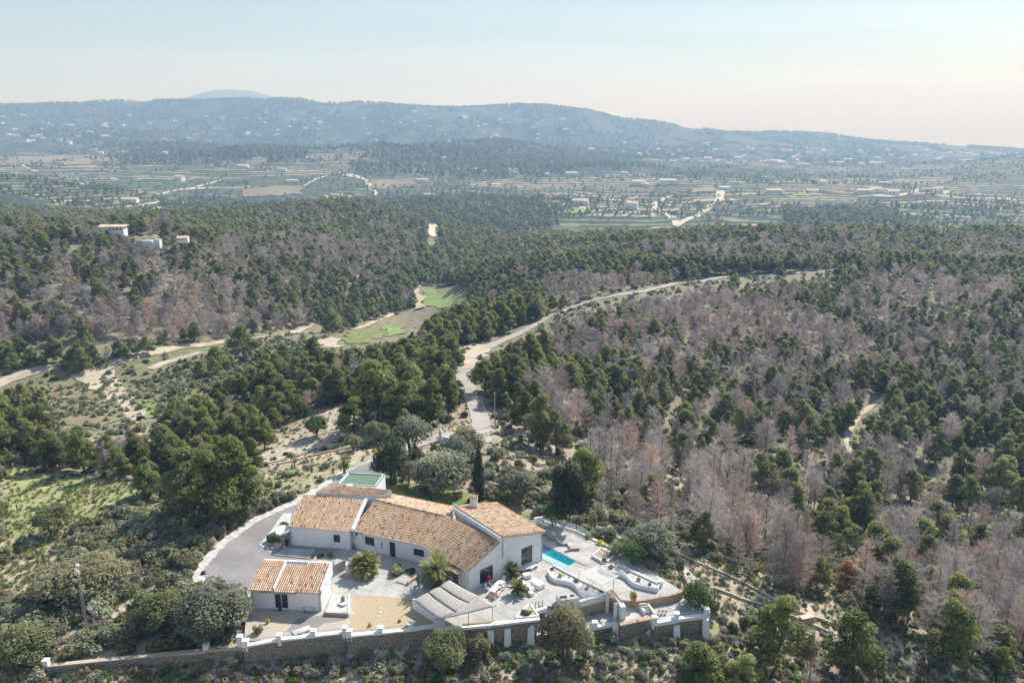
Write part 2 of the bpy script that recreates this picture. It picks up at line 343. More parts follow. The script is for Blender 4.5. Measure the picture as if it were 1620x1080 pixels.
def terr_h(x, y):
    z = base_h(x, y); r = np.hypot(x, y)
    near = np.clip((r-60)/60, .35, 1)
    z = z+(fbm(x/11, y/11, 3)-.5)*1.0*near
    mid = np.clip((r-170)/120, 0, 1)*np.clip((3500-r)/1500, 0, 1)
    z = z+(fbm(x/62, y/62, 8)-.5)*12*mid
    far = np.clip((r-1500)/1500, 0, 1); z = z+(fbm(x/300, y/300, 21, 5)-.5)*44*far*np.clip((7000-r)/1500, 0, 1)
    z = z+(fbm(x/520, y/420, 71, 3)-.5)*75*np.clip((r-1300)/400, 0, 1)*np.clip((3400-r)/500, 0, 1)
    ridge = 1-np.abs(fbm(x/420, y/800, 33, 5)*2-1)*2.4
    z = z+(ridge-.4)*58*np.clip((r-3300)/700, 0, 1)*np.clip((5000-r)/500, 0, 1)
    m = (r > 60) & (r < 150)
    if m.any():
        xs = x[m]; ys = y[m]; zs = z[m]
        for poly, lv in LV:
            ins = inpoly_np(xs, ys, poly); d = edge_dist(xs, ys, poly)
            zs = np.where(ins & (d < 1.3), np.minimum(zs, lv-.15), zs)
            # ease the natural ground to just under the slab's rim behind and beside the house
            if lv == 0.0:
                back = (~ins) & (d < 6) & (ys > 96)
                k = np.clip(1-d/6, 0, 1); zs = np.where(back, zs*(1-k)+(-.12)*k, zs)
        hole = np.zeros(xs.shape, bool)
        for poly, lv in LV: hole |= inpoly_np(xs, ys, poly) & (edge_dist(xs, ys, poly) >= 1.3)
        z[m] = np.where(hole, -3.6, zs)
    return z
rs = np.exp(np.arange(math.log(10), math.log(60), .06)); rs = np.concatenate([rs, np.exp(np.arange(math.log(60), math.log(160), .0075)), np.exp(np.arange(math.log(160), math.log(16000), .0115))])
th = np.concatenate([np.arange(-math.pi, -.72, .12), np.arange(-.72, .72, .0042), np.arange(.72, math.pi-.05, .12)])
TH, RR = np.meshgrid(th, rs); TX = (RR*np.sin(TH)).ravel(); TY = (RR*np.cos(TH)).ravel(); TZ = terr_h(TX, TY)
nc = len(th); nr = len(rs)
verts = np.stack([TX, TY, TZ], 1); ii = np.arange(nr-1)[:, None]*nc+np.arange(nc)[None]
nx = np.arange(nr-1)[:, None]*nc+(np.arange(nc)[None]+1) % nc
faces = np.stack([ii, ii+nc, nx+nc, nx], -1).reshape(-1, 4)
faces = faces[:, ::-1]
vl = verts.tolist(); fl = faces.tolist()
ci = len(vl); vl.append([0, 0, float(TZ[:nc].mean())])
for k in range(nc): fl.append([ci, (k+1) % nc, k][::-1])
BVH = BVHTree.FromPolygons(vl, fl, epsilon=0)
def G(u, v):
    h = BVH.ray_cast(Vector((0, 0, CH)), ray(u, v).normalized(), 60000)
    return h[0] if h[0] is not None else PD(u, v, 5000)
def gz(x, y):
    h = BVH.ray_cast(Vector((x, y, 3000)), Vector((0, 0, -1)), 9000); return h[0].z if h[0] is not None else 0
# --- ground colour by region (what grows or lies there)
def uvproj(x, y, z):
    z = z-CH; d = y*math.cos(PT)-z*math.sin(PT); up = y*math.sin(PT)+z*math.cos(PT); d = np.where(d > 1, d, 1)
    return 810+F*x/d, 540-F*up/d
U, V = uvproj(TX, TY, TZ); R = np.hypot(TX, TY)
U = U+(fbm(TX/R*40, np.log(R)*40, 51, 3)-.5)*46; V = V+(fbm(TX/R*40, np.log(R)*40, 61, 3)-.5)*26
scrub = np.array([.34, .29, .215]); floor = np.array([.175, .16, .11]); grass = np.array([.27, .29, .12]); tan = np.array([.52, .43, .33])
col = np.tile(scrub, (len(TX), 1)); terr = np.zeros(len(TX)); wood = np.zeros(len(TX))
def setc(mask, c, k=1.0): col[mask] = col[mask]*(1-k)+np.array(c)*k
frt = (TY > 0)
setc(frt & (R > 200) & (R < 1000), floor*1.15, .8)
setc(frt & (V < 640) & (V > 540) & (U < 560) & (R > 150), (.20, .205, .105), .85)
setc(frt & inpoly_np(U, V, [(0,740),(230,770),(235,830),(150,835),(0,860)]), grass*1.15, .8)
setc(frt & inpoly_np(U, V, [(0,850),(60,860),(95,880),(60,960),(0,940)]), tan, .8)
setc(frt & inpoly_np(U, V, [(400,790),(430,700),(490,650),(600,640),(600,700),(560,745),(480,790)]), tan*.95, .75)
setc(frt & inpoly_np(U, V, [(400,745),(450,735),(560,735),(540,770),(480,785),(420,780)]), grass*1.0, .5)
setc(frt & inpoly_np(U, V, [(1060,868),(1620,1090),(1320,1010),(1200,1010),(1110,950)]), tan, .7)
setc(frt & inpoly_np(U, V, [(1240,870),(1420,760),(1620,740),(1620,960),(1500,930)]), (.26, .24, .17), .5)
setc(frt & inpoly_np(U, V, [(900,840),(1000,850),(1060,950),(1000,900),(930,855)]), grass, .6)
setc(frt & (V > 1000) & (R < 100), (.42, .35, .28), .6)
setc(frt & inpoly_np(U, V, [(1080,960),(1120,960),(1180,1030),(1160,1040)]), grass, .8)
FAR = frt & (R > 1000); setc(FAR, (.10, .11, .065))
terr[frt & (R > 1150) & (R < 3300)] = 1
for poly in [[(-80,400),(-80,300),(60,318),(200,345),(300,335),(300,300),(460,318),(560,322),(640,330),(760,312),(850,335),(868,400)],
             [(200,228),(320,222),(520,246),(500,256),(300,250),(190,240)], [(580,235),(680,222),(760,230),(830,250),(1010,255),(1010,275),(800,272),(620,256)],
             [(1250,335),(1400,322),(1440,342),(1440,378),(1240,378)], [(1000,255),(1200,262),(1400,275),(1400,285),(1200,285),(1000,275)]]:
    m = frt & inpoly_np(U, V, poly) & (R > 850); terr[m] = 0; wood[m] = 1; setc(m, (.075, .088, .05))
setc(frt & (R > 3200), (.10, .12, .075)); wood[frt & (R > 3200)] = 1
me = bpy.data.meshes.new('ground'); me.from_pydata(vl, [], fl); me.update(); me.polygons.foreach_set('use_smooth', [True]*len(me.polygons))
ca = me.attributes.new('soil', 'FLOAT_COLOR', 'POINT'); c4 = np.ones((len(vl), 4)); c4[:-1, :3] = col; c4[-1, :3] = scrub; ca.data.foreach_set('color', c4.ravel())
for nm, arr in (('terr', terr), ('wood', wood)):
    a = me.attributes.new(nm, 'FLOAT', 'POINT'); a.data.foreach_set('value', np.append(arr, 0.0))
def ground_mat():
    m, n, l, b = nodes('ground'); b.inputs['Roughness'].default_value = .95; b.inputs['Specular IOR Level'].default_value = .15; pos = geo_pos(n)
    def attr(x):
        a = n.new('ShaderNodeAttribute'); a.attribute_name = x; return a
    base = attr('soil').outputs['Color']
    n1 = noi(n, l, .35, 12, pos, .72); f1 = ramp(n, l, n1, [(.32, .55), (.5, 1.0), (.72, 1.55)]); c = mixc(n, l, 1.0, base, f1, 'MULTIPLY')
    n2 = noi(n, l, 1.4, 8, pos, .7); f2 = ramp(n, l, n2, [(.5, 0.0), (.66, .55)]); c = mixc(n, l, f2, c, (.11, .12, .055))
    # terraced fields: bands that follow the height of the land
    sp = n.new('ShaderNodeSeparateXYZ'); l.new(pos, sp.inputs[0])
    nw = noi(n, l, .0035, 3, pos); nz2 = noi(n, l, .0011, 2, pos)
    def mth(op, a, bb=None):
        x = n.new('ShaderNodeMath'); x.operation = op
        for i, v in enumerate((a, bb)):
            if v is None: continue
            if isinstance(v, (int, float)): x.inputs[i].default_value = v
            else: l.new(v, x.inputs[i])
        return x.outputs[0]
    zz = mth('ADD', mth('MULTIPLY', sp.outputs[2], .26), mth('MULTIPLY', nw, 5.0))
    zz = mth('ADD', zz, mth('MULTIPLY', sp.outputs[1], .011))
    fr = mth('FRACT', zz); cell = mth('FLOOR', zz)
    wn_ = n.new('ShaderNodeTexWhiteNoise'); wn_.noise_dimensions = '1D'; l.new(cell, wn_.inputs['W'])
    vv = n.new('ShaderNodeTexVoronoi'); vv.inputs['Scale'].default_value = .009; l.new(pos, vv.inputs['Vector'])
    mixv = mth('FRACT', mth('ADD', mth('MULTIPLY', wn_.outputs[0], .35), vv.outputs['Color']))
    fc = ramp(n, l, mixv, [(0, (.10, .13, .06)), (.3, (.17, .19, .10)), (.5, (.16, .20, .07)), (.66, (.34, .28, .2)), (.84, (.52, .44, .34)), (1, (.20, .25, .09))])
    edge = ramp(n, l, fr, [(0.0, 1.0), (.38, 1.0), (.48, 0.0), (.96, 0.0), (1.0, 1.0)])
    fc = mixc(n, l, edge, (.035, .045, .03), fc)
    dots = noi(n, l, .09, 4, pos, .7); fd = ramp(n, l, dots, [(.52, 0.0), (.60, .85)]); fc = mixc(n, l, fd, fc, (.045, .06, .035))
    c = mixc(n, l, attr('terr').outputs['Fac'], c, fc)
    # wooded hills: clumps of trees and clearings
    v3 = n.new('ShaderNodeTexVoronoi'); v3.inputs['Scale'].default_value = .045; l.new(pos, v3.inputs['Vector'])
    t1 = noi(n, l, .02, 8, pos, .7); wc = ramp(n, l, t1, [(.32, (.03, .045, .03)), (.50, (.055, .07, .04)), (.61, (.14, .14, .095)), (.71, (.40, .35, .27))])
    wc = mixc(n, l, ramp(n, l, v3.outputs['Distance'], [(.1, .0), (.6, .5)]), wc, (.04, .055, .035))
    c = mixc(n, l, attr('wood').outputs['Fac'], c, wc)
    l.new(c, b.inputs['Base Color'])
    bp = n.new('ShaderNodeBump'); bp.inputs['Distance'].default_value = .25; bp.inputs['Strength'].default_value = .7; l.new(n1, bp.inputs['Height']); l.new(bp.outputs[0], b.inputs['Normal'])
    return m
me.materials.append(ground_mat()); go = bpy.data.objects.new('ground', me); C.objects.link(go); tag(go, kind='structure')
# sea
sea = MB(); nS = 48; ring = [(37000*math.sin(a), 37000*math.cos(a)) for a in np.linspace(-1.4, 1.4, nS)]
sea.add([(x*.12, y*.12, -200) for x, y in ring]+[(x, y, -200) for x, y in ring], [(i, i+1, nS+i+1, nS+i) for i in range(nS-1)])
m_, n_, l_, b_ = nodes('sea_water'); b_.inputs['Base Color'].default_value = (.05, .1, .14, 1); b_.inputs['Roughness'].default_value = .35; M['sea'] = m_
solo('sea', sea, M['sea'], kind='structure')
# the far blue mountain across the plain
def mountain(name, u0, u1, prof, D, depth):
    mb = MB(); n = 60; m = 14; vs = []
    for i in range(n):
        u = u0+(u1-u0)*i/(n-1); top = np.interp(u, [p[0] for p in prof], [p[1] for p in prof])
        q = PD(u, top, D)
        for j in range(m):
            t = j/(m-1); k = math.sin(math.pi*t); zz = -200+(q.z+200)*k**.8+(fbm(np.array([i*.3]), np.array([j*.5]), 5)[0]-.5)*90*k*(1-k*.8)
            vs.append((q.x*(1+(t-.5)*depth/D), D+(t-.5)*depth, zz))
    fs = [(i*m+j, (i+1)*m+j, (i+1)*m+j+1, i*m+j+1) for i in range(n-1) for j in range(m-1)]
    mb.add(vs, fs); o = solo(name, mb, M['mount'], kind='structure', smooth=True); return o
M['mount'] = pm('far_mountain', (.09, .10, .07), (.2, .18, .14), .002, .95, lo=.4, hi=.7)
mountain('far_mountain', 120, 470, [(120,166),(230,160),(290,156),(320,147),(345,142),(375,142),(400,145),(430,152),(470,160)], 9000, 2500)

# ------------------------------------------------------------------ draped roads and fields
def drape(x, y, off): return Vector((x, y, gz(x, y)+off))
ROADS = []
def ribbon(name, pts, width, m, kind='structure', off=None, wob=.12, label=None):
    """pts: image points on the ground; width in metres (one or per point)"""
    W = [G(u, v) for u, v in pts]; n = len(W)
    ws = width if hasattr(width, '__len__') else [width]*n
    out = []; wo = []
    for i in range(n-1):
        p0, p1, p2, p3 = W[max(i-1, 0)], W[i], W[i+1], W[min(i+2, n-1)]
        seg = max(2, min(30, int((p2-p1).length/max(1.5, p1.y*.01))))
        for k in range(seg):
            t = k/seg; q = .5*((2*p1)+(p2-p0)*t+(2*p0-5*p1+4*p2-p3)*t*t+(3*p1-p0-3*p2+p3)*t**3); out.append(q); wo.append(ws[i]*(1-t)+ws[i+1]*t)
    out.append(W[-1]); wo.append(ws[-1]); mb = MB(); vs = []; nw = 5
    for a_, b_, w_ in zip(out[:-1], out[1:], wo):
        for k in range(3): q_ = a_.lerp(b_, k/3); ROADS.append((q_.x, q_.y, w_*.5+.7))
    for i, q in enumerate(out):
        d = (out[min(i+1, len(out)-1)]-out[max(i-1, 0)]); d.z = 0; d.normalize(); s = Vector((d.y, -d.x, 0))
        o = off if off is not None else .06+q.y*.0006
        for j in range(nw):
            t = j/(nw-1)-.5; k = 1+(rnd.random()-.5)*2*wob if j in (0, nw-1) else 1
            vs.append(drape(q.x+s.x*wo[i]*t*k, q.y+s.y*wo[i]*t*k, o))
    mb.add(vs, [(i*nw+j, i*nw+j+1, (i+1)*nw+j+1, (i+1)*nw+j) for i in range(len(out)-1) for j in range(nw-1)])
    return solo(name, mb, m, kind='structure', smooth=True)
def patch(name, px, m, off=None, jit=.6):
    W = [G(u, v) for u, v in px]; poly = []
    for i in range(len(W)):
        a, b = W[i], W[(i+1) % len(W)]; L = (b-a).length; st = max(1.0, a.y*.012); k = max(1, int(L/st))
        for j in range(k):
            q = a.lerp(b, j/k); nn = Vector((-(b-a).y, (b-a).x, 0)).normalized()*(rnd.random()-.5)*jit*st*2; poly.append((q.x+nn.x, q.y+nn.y))
    xs = [p[0] for p in poly]; ys = [p[1] for p in poly]; st = max(1.2, (sum(ys)/len(ys))*.012); pts = [Vector(p) for p in poly]; npol = len(pts)
    y = min(ys)
    while y < max(ys):
        x = min(xs)
        while x < max(xs):
            if inpoly(x, y, poly): pts.append(Vector((x+rnd.random()*.2, y+rnd.random()*.2)))
            x += st
        y += st
    r = delaunay_2d_cdt(pts, [], [list(range(npol))], 1, 1e-5)
    mb = MB(); vs = []
    for p in r[0]:
        o = off if off is not None else .06+p.y*.0008
        vs.append(drape(p.x, p.y, o))
    mb.add(vs, [tuple(f) for f in r[2]]); return solo(name, mb, m, kind='structure', smooth=True)
M['meadow'] = pm('bright_meadow', (.14, .25, .055), (.27, .31, .12), .3, .95, detail=10)
M['drygrass'] = pm('dry_rust_field', (.22, .155, .10), (.20, .20, .11), .22, .95, detail=9, lo=.4, hi=.6)
M['verge'] = pm('verge_grass', (.22, .24, .09), (.13, .17, .055), .5, .95, detail=8, lo=.42, hi=.58)
patch('brown_field', [(72,606),(112,598),(150,622),(200,660),(150,682),(90,668)], M['drygrass'])
patch('dirt_lot', [(116,600),(150,586),(186,584),(186,600),(196,622),(228,652),(219,672),(196,654),(160,624)], M['dirt'])
patch('meadow_field', [(206,636),(240,636),(272,642),(262,656),(222,668)], M['meadow'])
patch('green_field', [(668,461),(690,459),(738,463),(728,473),(714,484),(698,487),(668,484)], M['meadow'])
patch('dirt_field', [(660,452),(668,458),(668,486),(655,492),(652,480)], M['dirt'], .9)
patch('small_meadow', [(598,521),(612,515),(640,516),(642,528),(614,533)], M['meadow'])
patch('pale_meadow', [(545,533),(572,523),(600,520),(612,534),(570,545),(548,545)], M['verge'])
patch('bare_patch', [(505,540),(524,531),(540,536),(536,550),(512,551)], M['dirt'])
patch('bare_slope', [(500,672),(552,656),(600,650),(600,676),(548,700),(500,696)], M['dirt'])
patch('bare_terrace', [(410,722),(450,700),(520,680),(600,680),(590,700),(500,712),(430,732)], M['dirt'])
patch('turning_place', [(724,552),(742,548),(764,546),(775,548),(762,566),(748,584),(728,584),(716,572)], M['dirt'])
ribbon('access_road', [(764,700),(762,680),(758,655),(748,632),(738,612),(734,590),(742,566),(770,550),(805,535),(845,515),(880,498),(925,480),(985,466),(1050,454),(1110,446),(1160,437),(1215,436),(1270,431),(1322,431)], [4.2,4.2,4.2,4,4,4.5,6,4.5]+[4.3]*11, M['roadgrey'])
ribbon('garden_drive', [(590,733),(612,720),(650,706),(680,697),(700,690),(716,684)], 3.6, M['roadgrey'])
ribbon('valley_track', [(-30,622),(0,606),(45,590),(90,580)], 4.2, M['dirt'])
ribbon('valley_track', [(120,600),(175,578),(230,560),(285,549),(330,545),(380,537),(430,531),(478,520),(520,506),(560,492),(600,486)], [6,5,4.5,4,4,4,4,4,3.5,3.5,3.5], M['dirt'])
ribbon('valley_track', [(410,520),(450,515),(500,509),(560,520),(600,505),(630,490)], 3, M['dirt'])
ribbon('field_track', [(238,584),(262,574),(290,566),(318,557)], 3.5, M['dirt'])
ribbon('ridge_track', [(44,396),(80,394),(108,391),(138,389)], 3.5, M['dirt'])
ribbon('slope_path', [(1408,620),(1388,636),(1362,656),(1344,680),(1340,704),(1352,728)], 1.7, M['dirt'], wob=.35)
ribbon('gully_path', [(1210,790),(1222,815),(1218,850)], 1.3, M['dirt'], wob=.4)
ribbon('foot_path', [(178,978),(205,955),(240,935),(262,918)], 1.2, M['dirt'], wob=.3)
ribbon('foot_path', [(100,1030),(112,1010),(120,995)], 1.0, M['dirt'], wob=.3)
for pts, wd in [([(548,276),(570,282),(585,295),(600,312)], [34,16,12,10]), ([(1060,310),(1036,323),(1045,336),(1064,346),(1070,357)], 11), ([(1140,302),(1136,318),(1116,334),(1090,346),(1068,358)], [16,13,11,10,10]),
                ([(20,262),(44,266),(60,272)], 6), ([(540,273),(520,278),(485,293),(440,300)], 9), ([(300,300),(340,288),(350,286)], 9), ([(690,356),(683,366),(690,376)], 7), ([(250,318),(268,326),(262,332)], 8),
                ([(965,250),(1010,252),(1060,257)], 14), ([(1480,309),(1540,314),(1610,318)], 12), ([(150,298),(215,306),(290,300),(400,296)], 8), ([(640,270),(720,268),(800,272)], 9), ([(1380,310),(1440,305),(1500,303)], 12)]:
    ribbon('far_track', pts, wd, M['fartrack'], off=1.0)
M['terrfield'] = pm('lime_field', (.22, .30, .06), (.16, .22, .06), .01, .95)
for px in [[(842,334),(938,332),(948,338),(850,340)], [(768,318),(822,322),(820,328),(772,326)], [(1255,305),(1282,304),(1282,310),(1255,310)], [(525,318),(552,316),(554,324),(528,326)]]: patch('lime_field', px, M['terrfield'], 1.2)
M['tanfield'] = pm('tilled_field', (.27, .22, .15), (.20, .18, .11), .01, .95)
for px in [[(0,248),(120,246),(220,252),(100,262),(0,260)], [(380,300),(470,296),(480,306),(390,312)], [(580,288),(650,284),(660,296),(600,300)], [(1090,300),(1130,296),(1132,302),(1096,306)]]: patch('tilled_field', px, M['tanfield'], 1.2)

# ------------------------------------------------------------------ the estate: levels, walls
def slab(name, poly, z0, z1, mats, **k):
    mb = MB(); mb.prism(poly, z0, z1); mb.mi = [1 if abs(0) else 0 for _ in mb.mi]; mb.mi = [0 if i < 2 else 1 for i in range(len(mb.mi))]
    return solo(name, mb, mats, kind='structure', **k)
slab('upper_terrace', T0, -4.2, 0.0, [M['conc'], M['stone']])
slab('lower_terrace', T1, -4.6, -1.0, [M['conc'], M['stone']])
slab('sunken_walk', T2, -4.6, -2.0, [M['conc'], M['stone']])
def sheet(name, px, z, m, th=.012, zz=0):
    mb = MB(); mb.prism(plan(px, zz), z-.01+zz, z+th+zz); return solo(name, mb, m, kind='structure')
sheet('asphalt_drive', [(392,938),(316,920),(314,906),(349,864),(404,826),(472,797),(546,748),(586,730),(602,732),(608,748),(560,790),(545,830),(545,868),(502,882),(487,905),(484,935)], .006, M['asphalt'])
sheet('sandy_yard', [(388,1010),(402,965),(470,968),(508,975),(552,975),(549,999)], .006, M['yardtan'])
sheet('grey_yard_path', [(452,999),(470,978),(510,973),(545,974),(545,980),(512,986),(492,1001)], .022, M['asphalt'])
sheet('gravel_garden', [(557,940),(640,945),(700,951),(657,958),(694,990),(555,999),(553,975)], .006, M['gravel'])
sheet('entrance_paving', [(502,882),(540,870),(600,888),(665,908),(690,930),(655,938),(610,915),(560,900),(505,893)], .006, M['conc'])
sheet('garden_bed', [(606,735),(640,762.6),(735,778.6),(800,800.6),(855,823.6),(856,836),(826,822),(776,798),(712,805),(640,790),(606,772)], .006, M['verge'])
# chalk kerb along the drive
kb = MB(); kp = [(312,925),(306,906),(344,862),(402,821),(470,791),(546,744)]; K = [P(u, v) for u, v in kp]
for i in range(len(K)-1):
    a, b = K[i], K[i+1]; d = (b-a).normalized(); s = Vector((d.y, -d.x, 0)); n = max(2, int((b-a).length/1.2))
    for k in range(n):
        p = a.lerp(b, k/n); q = a.lerp(b, (k+1)/n); wd = 1.0+rnd.random()*.25
        kb.hexa([p-s*.35+Vector((0,0,-.3)), q-s*.35+Vector((0,0,-.3)), q+s*wd+Vector((0,0,-.3)), p+s*wd+Vector((0,0,-.3))][::-1], [p-s*.35+Vector((0,0,.13)), q-s*.35+Vector((0,0,.13)), q+s*wd+Vector((0,0,.10)), p+s*wd+Vector((0,0,.10))][::-1])
solo('chalk_kerb', kb, M['kerb'], kind='structure')
# platform in front of the left wing
sheet('shaded_platform', [(453,868),(430,878),(490,884),(500,870)], .12, M['conc'])
def wallseg(mb, a, b, z0, z1a, z1b, th, mi=0, ext=0):
    a = Vector((a[0], a[1], 0)); b = Vector((b[0], b[1], 0)); d = (b-a).normalized(); s = Vector((d.y, -d.x, 0))*th/2; a = a-d*ext; b = b+d*ext
    mb.hexa([(a+s)+Vector((0,0,z0)), (b+s)+Vector((0,0,z0)), (b-s)+Vector((0,0,z0)), (a-s)+Vector((0,0,z0))], [(a+s)+Vector((0,0,z1a)), (b+s)+Vector((0,0,z1b)), (b-s)+Vector((0,0,z1b)), (a-s)+Vector((0,0,z1a))], mi)
def retaining(name, px, tops, label, cap, posts=(), th=.5, base=-5, capm='white', parapet=0, rail=False, group=None, postz=.75):
    W = [P(u, v, z) for (u, v), z in zip(px, tops)]; c = W[len(W)//2]
    t = thing(name, (c.x, c.y, -3), label, 'wall', group); mb = MB(); cb = MB()
    for i in range(len(W)-1):
        wallseg(mb, W[i], W[i+1], base, W[i].z-.02, W[i+1].z-.02, th, ext=.05)
        wallseg(cb, W[i], W[i+1], W[i].z-.02, W[i].z+cap+parapet, W[i+1].z+cap+parapet, th+.12, ext=.06)
    part('stonework', mb, M['stone'], t); part('coping', cb, M[capm], t)
    tops_ = []
    for u, v, z in posts:
        p = P(u, v, z); q = MB(); q.box((p.x, p.y, z-.6), (.62, .62, .6+postz)); q.box((p.x, p.y, z+postz+.001), (.72, .72, .09)); part('pier', q, M['white'], t); tops_.append(p)
    if rail:
        rb = MB()
        for a, b in zip(tops_[:-1], tops_[1:]): rb.tube([a+Vector((0,0,postz-.15)), b+Vector((0,0,postz-.15))], .03, 5)
        part('rail', rb, M['metal'], t)
    return t
retaining('stone_wall', [(72,1053),(200,1040),(325,1028),(383,1020)], [-1.2,-1.2,-1.0,-.5], 'low rough stone wall running left below the radio mast', .1, [(74,1052,-1.2),(327,1027,-1.0)], capm='dirt')
retaining('retaining_wall', [(386,1022),(442,1012),(497,1006),(546,1000)], [0,0,0,0], 'stone retaining wall with white coping below the sandy yard of the cottage', .18, [(380,1014,.15),(389,1021,0),(442,1012,0),(496,1005,0),(546,1000,.1)], rail=True)
retaining('retaining_wall', [(550,1006),(602,1001),(650,996),(697,989)], [0,0,0,0], 'stone retaining wall with white coping below the yellow gravel garden', .18, [(553,1005,0),(602,1000,0),(650,994,0)], rail=True)
retaining('retaining_wall', [(701,996),(775,989),(853,980)], [-.1,0,0], 'stone retaining wall below the shade sail and dining terrace', .25)
retaining('retaining_wall', [(850,1006),(905,999),(944,993),(980,987)], [-1.8]*4, 'stone wall with white parapet below the sunken walk', .35, [(941,992,-1.8)], postz=.8)
retaining('retaining_wall', [(981,988),(1008,982),(1034,977)], [-.95,-.95,-.95], 'stone wall with tan coping left of the white parapet', .12, capm='brick')
retaining('retaining_wall', [(1035,988),(1069,982),(1117,975)], [-1.1,-1.0,-1.0], 'far right stone wall with white parapet and steel rails', .12, [(1035,986,-1.0),(1070,980,-1.0),(1117,973,-1.0)], rail=True, postz=1.0, parapet=.3)
for (u, v), (u2, v2), zt, lab in [((776,995),(782,1021),-0.45, 'leftmost white sloping buttress on the wall below the dining terrace'), ((803,992),(808,1012),-0.5, 'white sloping buttress between two others below the dining terrace'), ((840,985),(842,1014),-0.4, 'tall white buttress next to the brown-green tree below the dining terrace'),
                       ((974,988),(977,1009),-1.5, 'white buttress at the corner of the sunken walk'), ((1022,980),(1025,1003),-1.35, 'white buttress below the wall with tan coping'), ((1070,987),(1074,1005),-1.4, 'slim white buttress below the white parapet'), ((1116,977),(1120,1003),-1.0, 'last white buttress at the far right corner of the wall')]:
    t_ = P(u, v, zt); b_ = P(u2, v2, -3.0); mb = MB(); hw = .38; y0 = t_.y; x = t_.x
    yb = y0-1.3
    mb.hexa([(x-hw-.15, yb, -4.6), (x+hw+.15, yb, -4.6), (x+hw+.15, y0+.35, -4.6), (x-hw-.15, y0+.35, -4.6)], [(x-hw, y0-.35, zt-.1), (x+hw, y0-.35, zt-.1), (x+hw, y0+.35, zt+.05), (x-hw, y0+.35, zt+.05)])
    solo('buttress', mb, M['white'], lab, 'buttress', 'white buttresses along the outer wall')

# ------------------------------------------------------------------ roofs of barrel tiles
def tile_roof(mb, eL, eR, rR, rL, tw=.27, tl=.42, off=.05, over=.18):
    """clay barrel tiles on the plane eL-eR (low edge) to rL-rR (ridge)"""
    eL, eR, rR, rL = map(Vector, (eL, eR, rR, rL)); n = max(2, int(max((eR-eL).length, (rR-rL).length)/tw)); m = max(2, int(max((rL-eL).length, (rR-eR).length)/tl))
    N_ = (eR-eL).cross(rL-eL).normalized(); N_ = N_ if N_.z > 0 else -N_
    def pt(a, b): return (eL.lerp(eR, a)).lerp(rL.lerp(rR, a), b)
    b0 = -over/max(.1, (rL-eL).length)
    S_ = 5
    for i in range(n):
        colt = rnd.gauss(.02, .07)
        for j in range(m):
            t = max(.25, min(1, .42+.42*rnd.random()+colt)) if rnd.random() > .04 else .1
            y0 = b0+(1-b0)*j/m; y1 = b0+(1-b0)*(j+1.12)/m; y1 = min(y1, 1.0)
            jx = (rnd.random()-.5)*.06; vs = []
            for b, lift, wf in ((y0, .035, 1.0), (y1, .0, .82)):
                for k in range(S_+1):
                    s = k/S_; a = (i+.5+jx+(s-.5)*.66*wf)/n; h = off+lift+.115*math.sin(math.pi*s)
                    vs.append(pt(a, b)+N_*h)
            mb.add(vs, [(k, k+1, S_+2+k, S_+1+k) for k in range(S_)]+[tuple(range(S_, -1, -1))], t)
        # channel tiles between
        for j in range(0, m, 1):
            t = .08+rnd.random()*.10; y0 = b0+(1-b0)*j/m; y1 = b0+(1-b0)*(j+1)/m
            a0 = (i-.2)/n; a1 = (i+.2)/n
            if i == 0: continue
            mb.add([pt(a0, y0)+N_*(off+.02), pt(a1, y0)+N_*(off+.02), pt(a1, y1)+N_*(off+.0), pt(a0, y1)+N_*(off+.0)], [(0, 1, 2, 3)], t)
def roof_deck(mb, q, th=.18):
    q = [Vector(p) for p in q]; mb.hexa([p-Vector((0,0,th)) for p in q], q)
# wall builder with openings: profile = [(t, z)], openings = [(t0, t1, z0, z1)]
def wall_open(mb, a, b, prof, ops, th=.3, z0=-.3):
    a = Vector((a[0], a[1], 0)); b = Vector((b[0], b[1], 0)); L = (b-a).length; d = (b-a)/L; s = Vector((d.y, -d.x, 0))
    def top(t): return float(np.interp(t, [p[0] for p in prof], [p[1] for p in prof]))
    ts = sorted(set([0, L]+[p[0] for p in prof if 0 < p[0] < L]+[x for o in ops for x in o[:2]]))
    def W(t, z, k=0): return a+d*t-s*(th*k)+Vector((0, 0, z))
    for t0, t1 in zip(ts[:-1], ts[1:]):
        if t1-t0 < 1e-4: continue
        e = 1e-3; za, zb = top(t0+e), top(t1-e); zs = [z0]; blocks = []
        cov = sorted([(o[2], o[3]) for o in ops if o[0] <= t0+1e-4 and o[1] >= t1-1e-4]); cur = z0
        for l_, h_ in cov: blocks.append((cur, l_)); cur = h_
        for l_, h_ in blocks:
            if h_-l_ > .01: mb.hexa([W(t0, l_), W(t1, l_), W(t1, l_, 1), W(t0, l_, 1)], [W(t0, h_), W(t1, h_), W(t1, h_, 1), W(t0, h_, 1)])
        mb.hexa([W(t0, cur), W(t1, cur), W(t1, cur, 1), W(t0, cur, 1)], [W(t0, za), W(t1, zb), W(t1, zb, 1), W(t0, za, 1)])
    return W
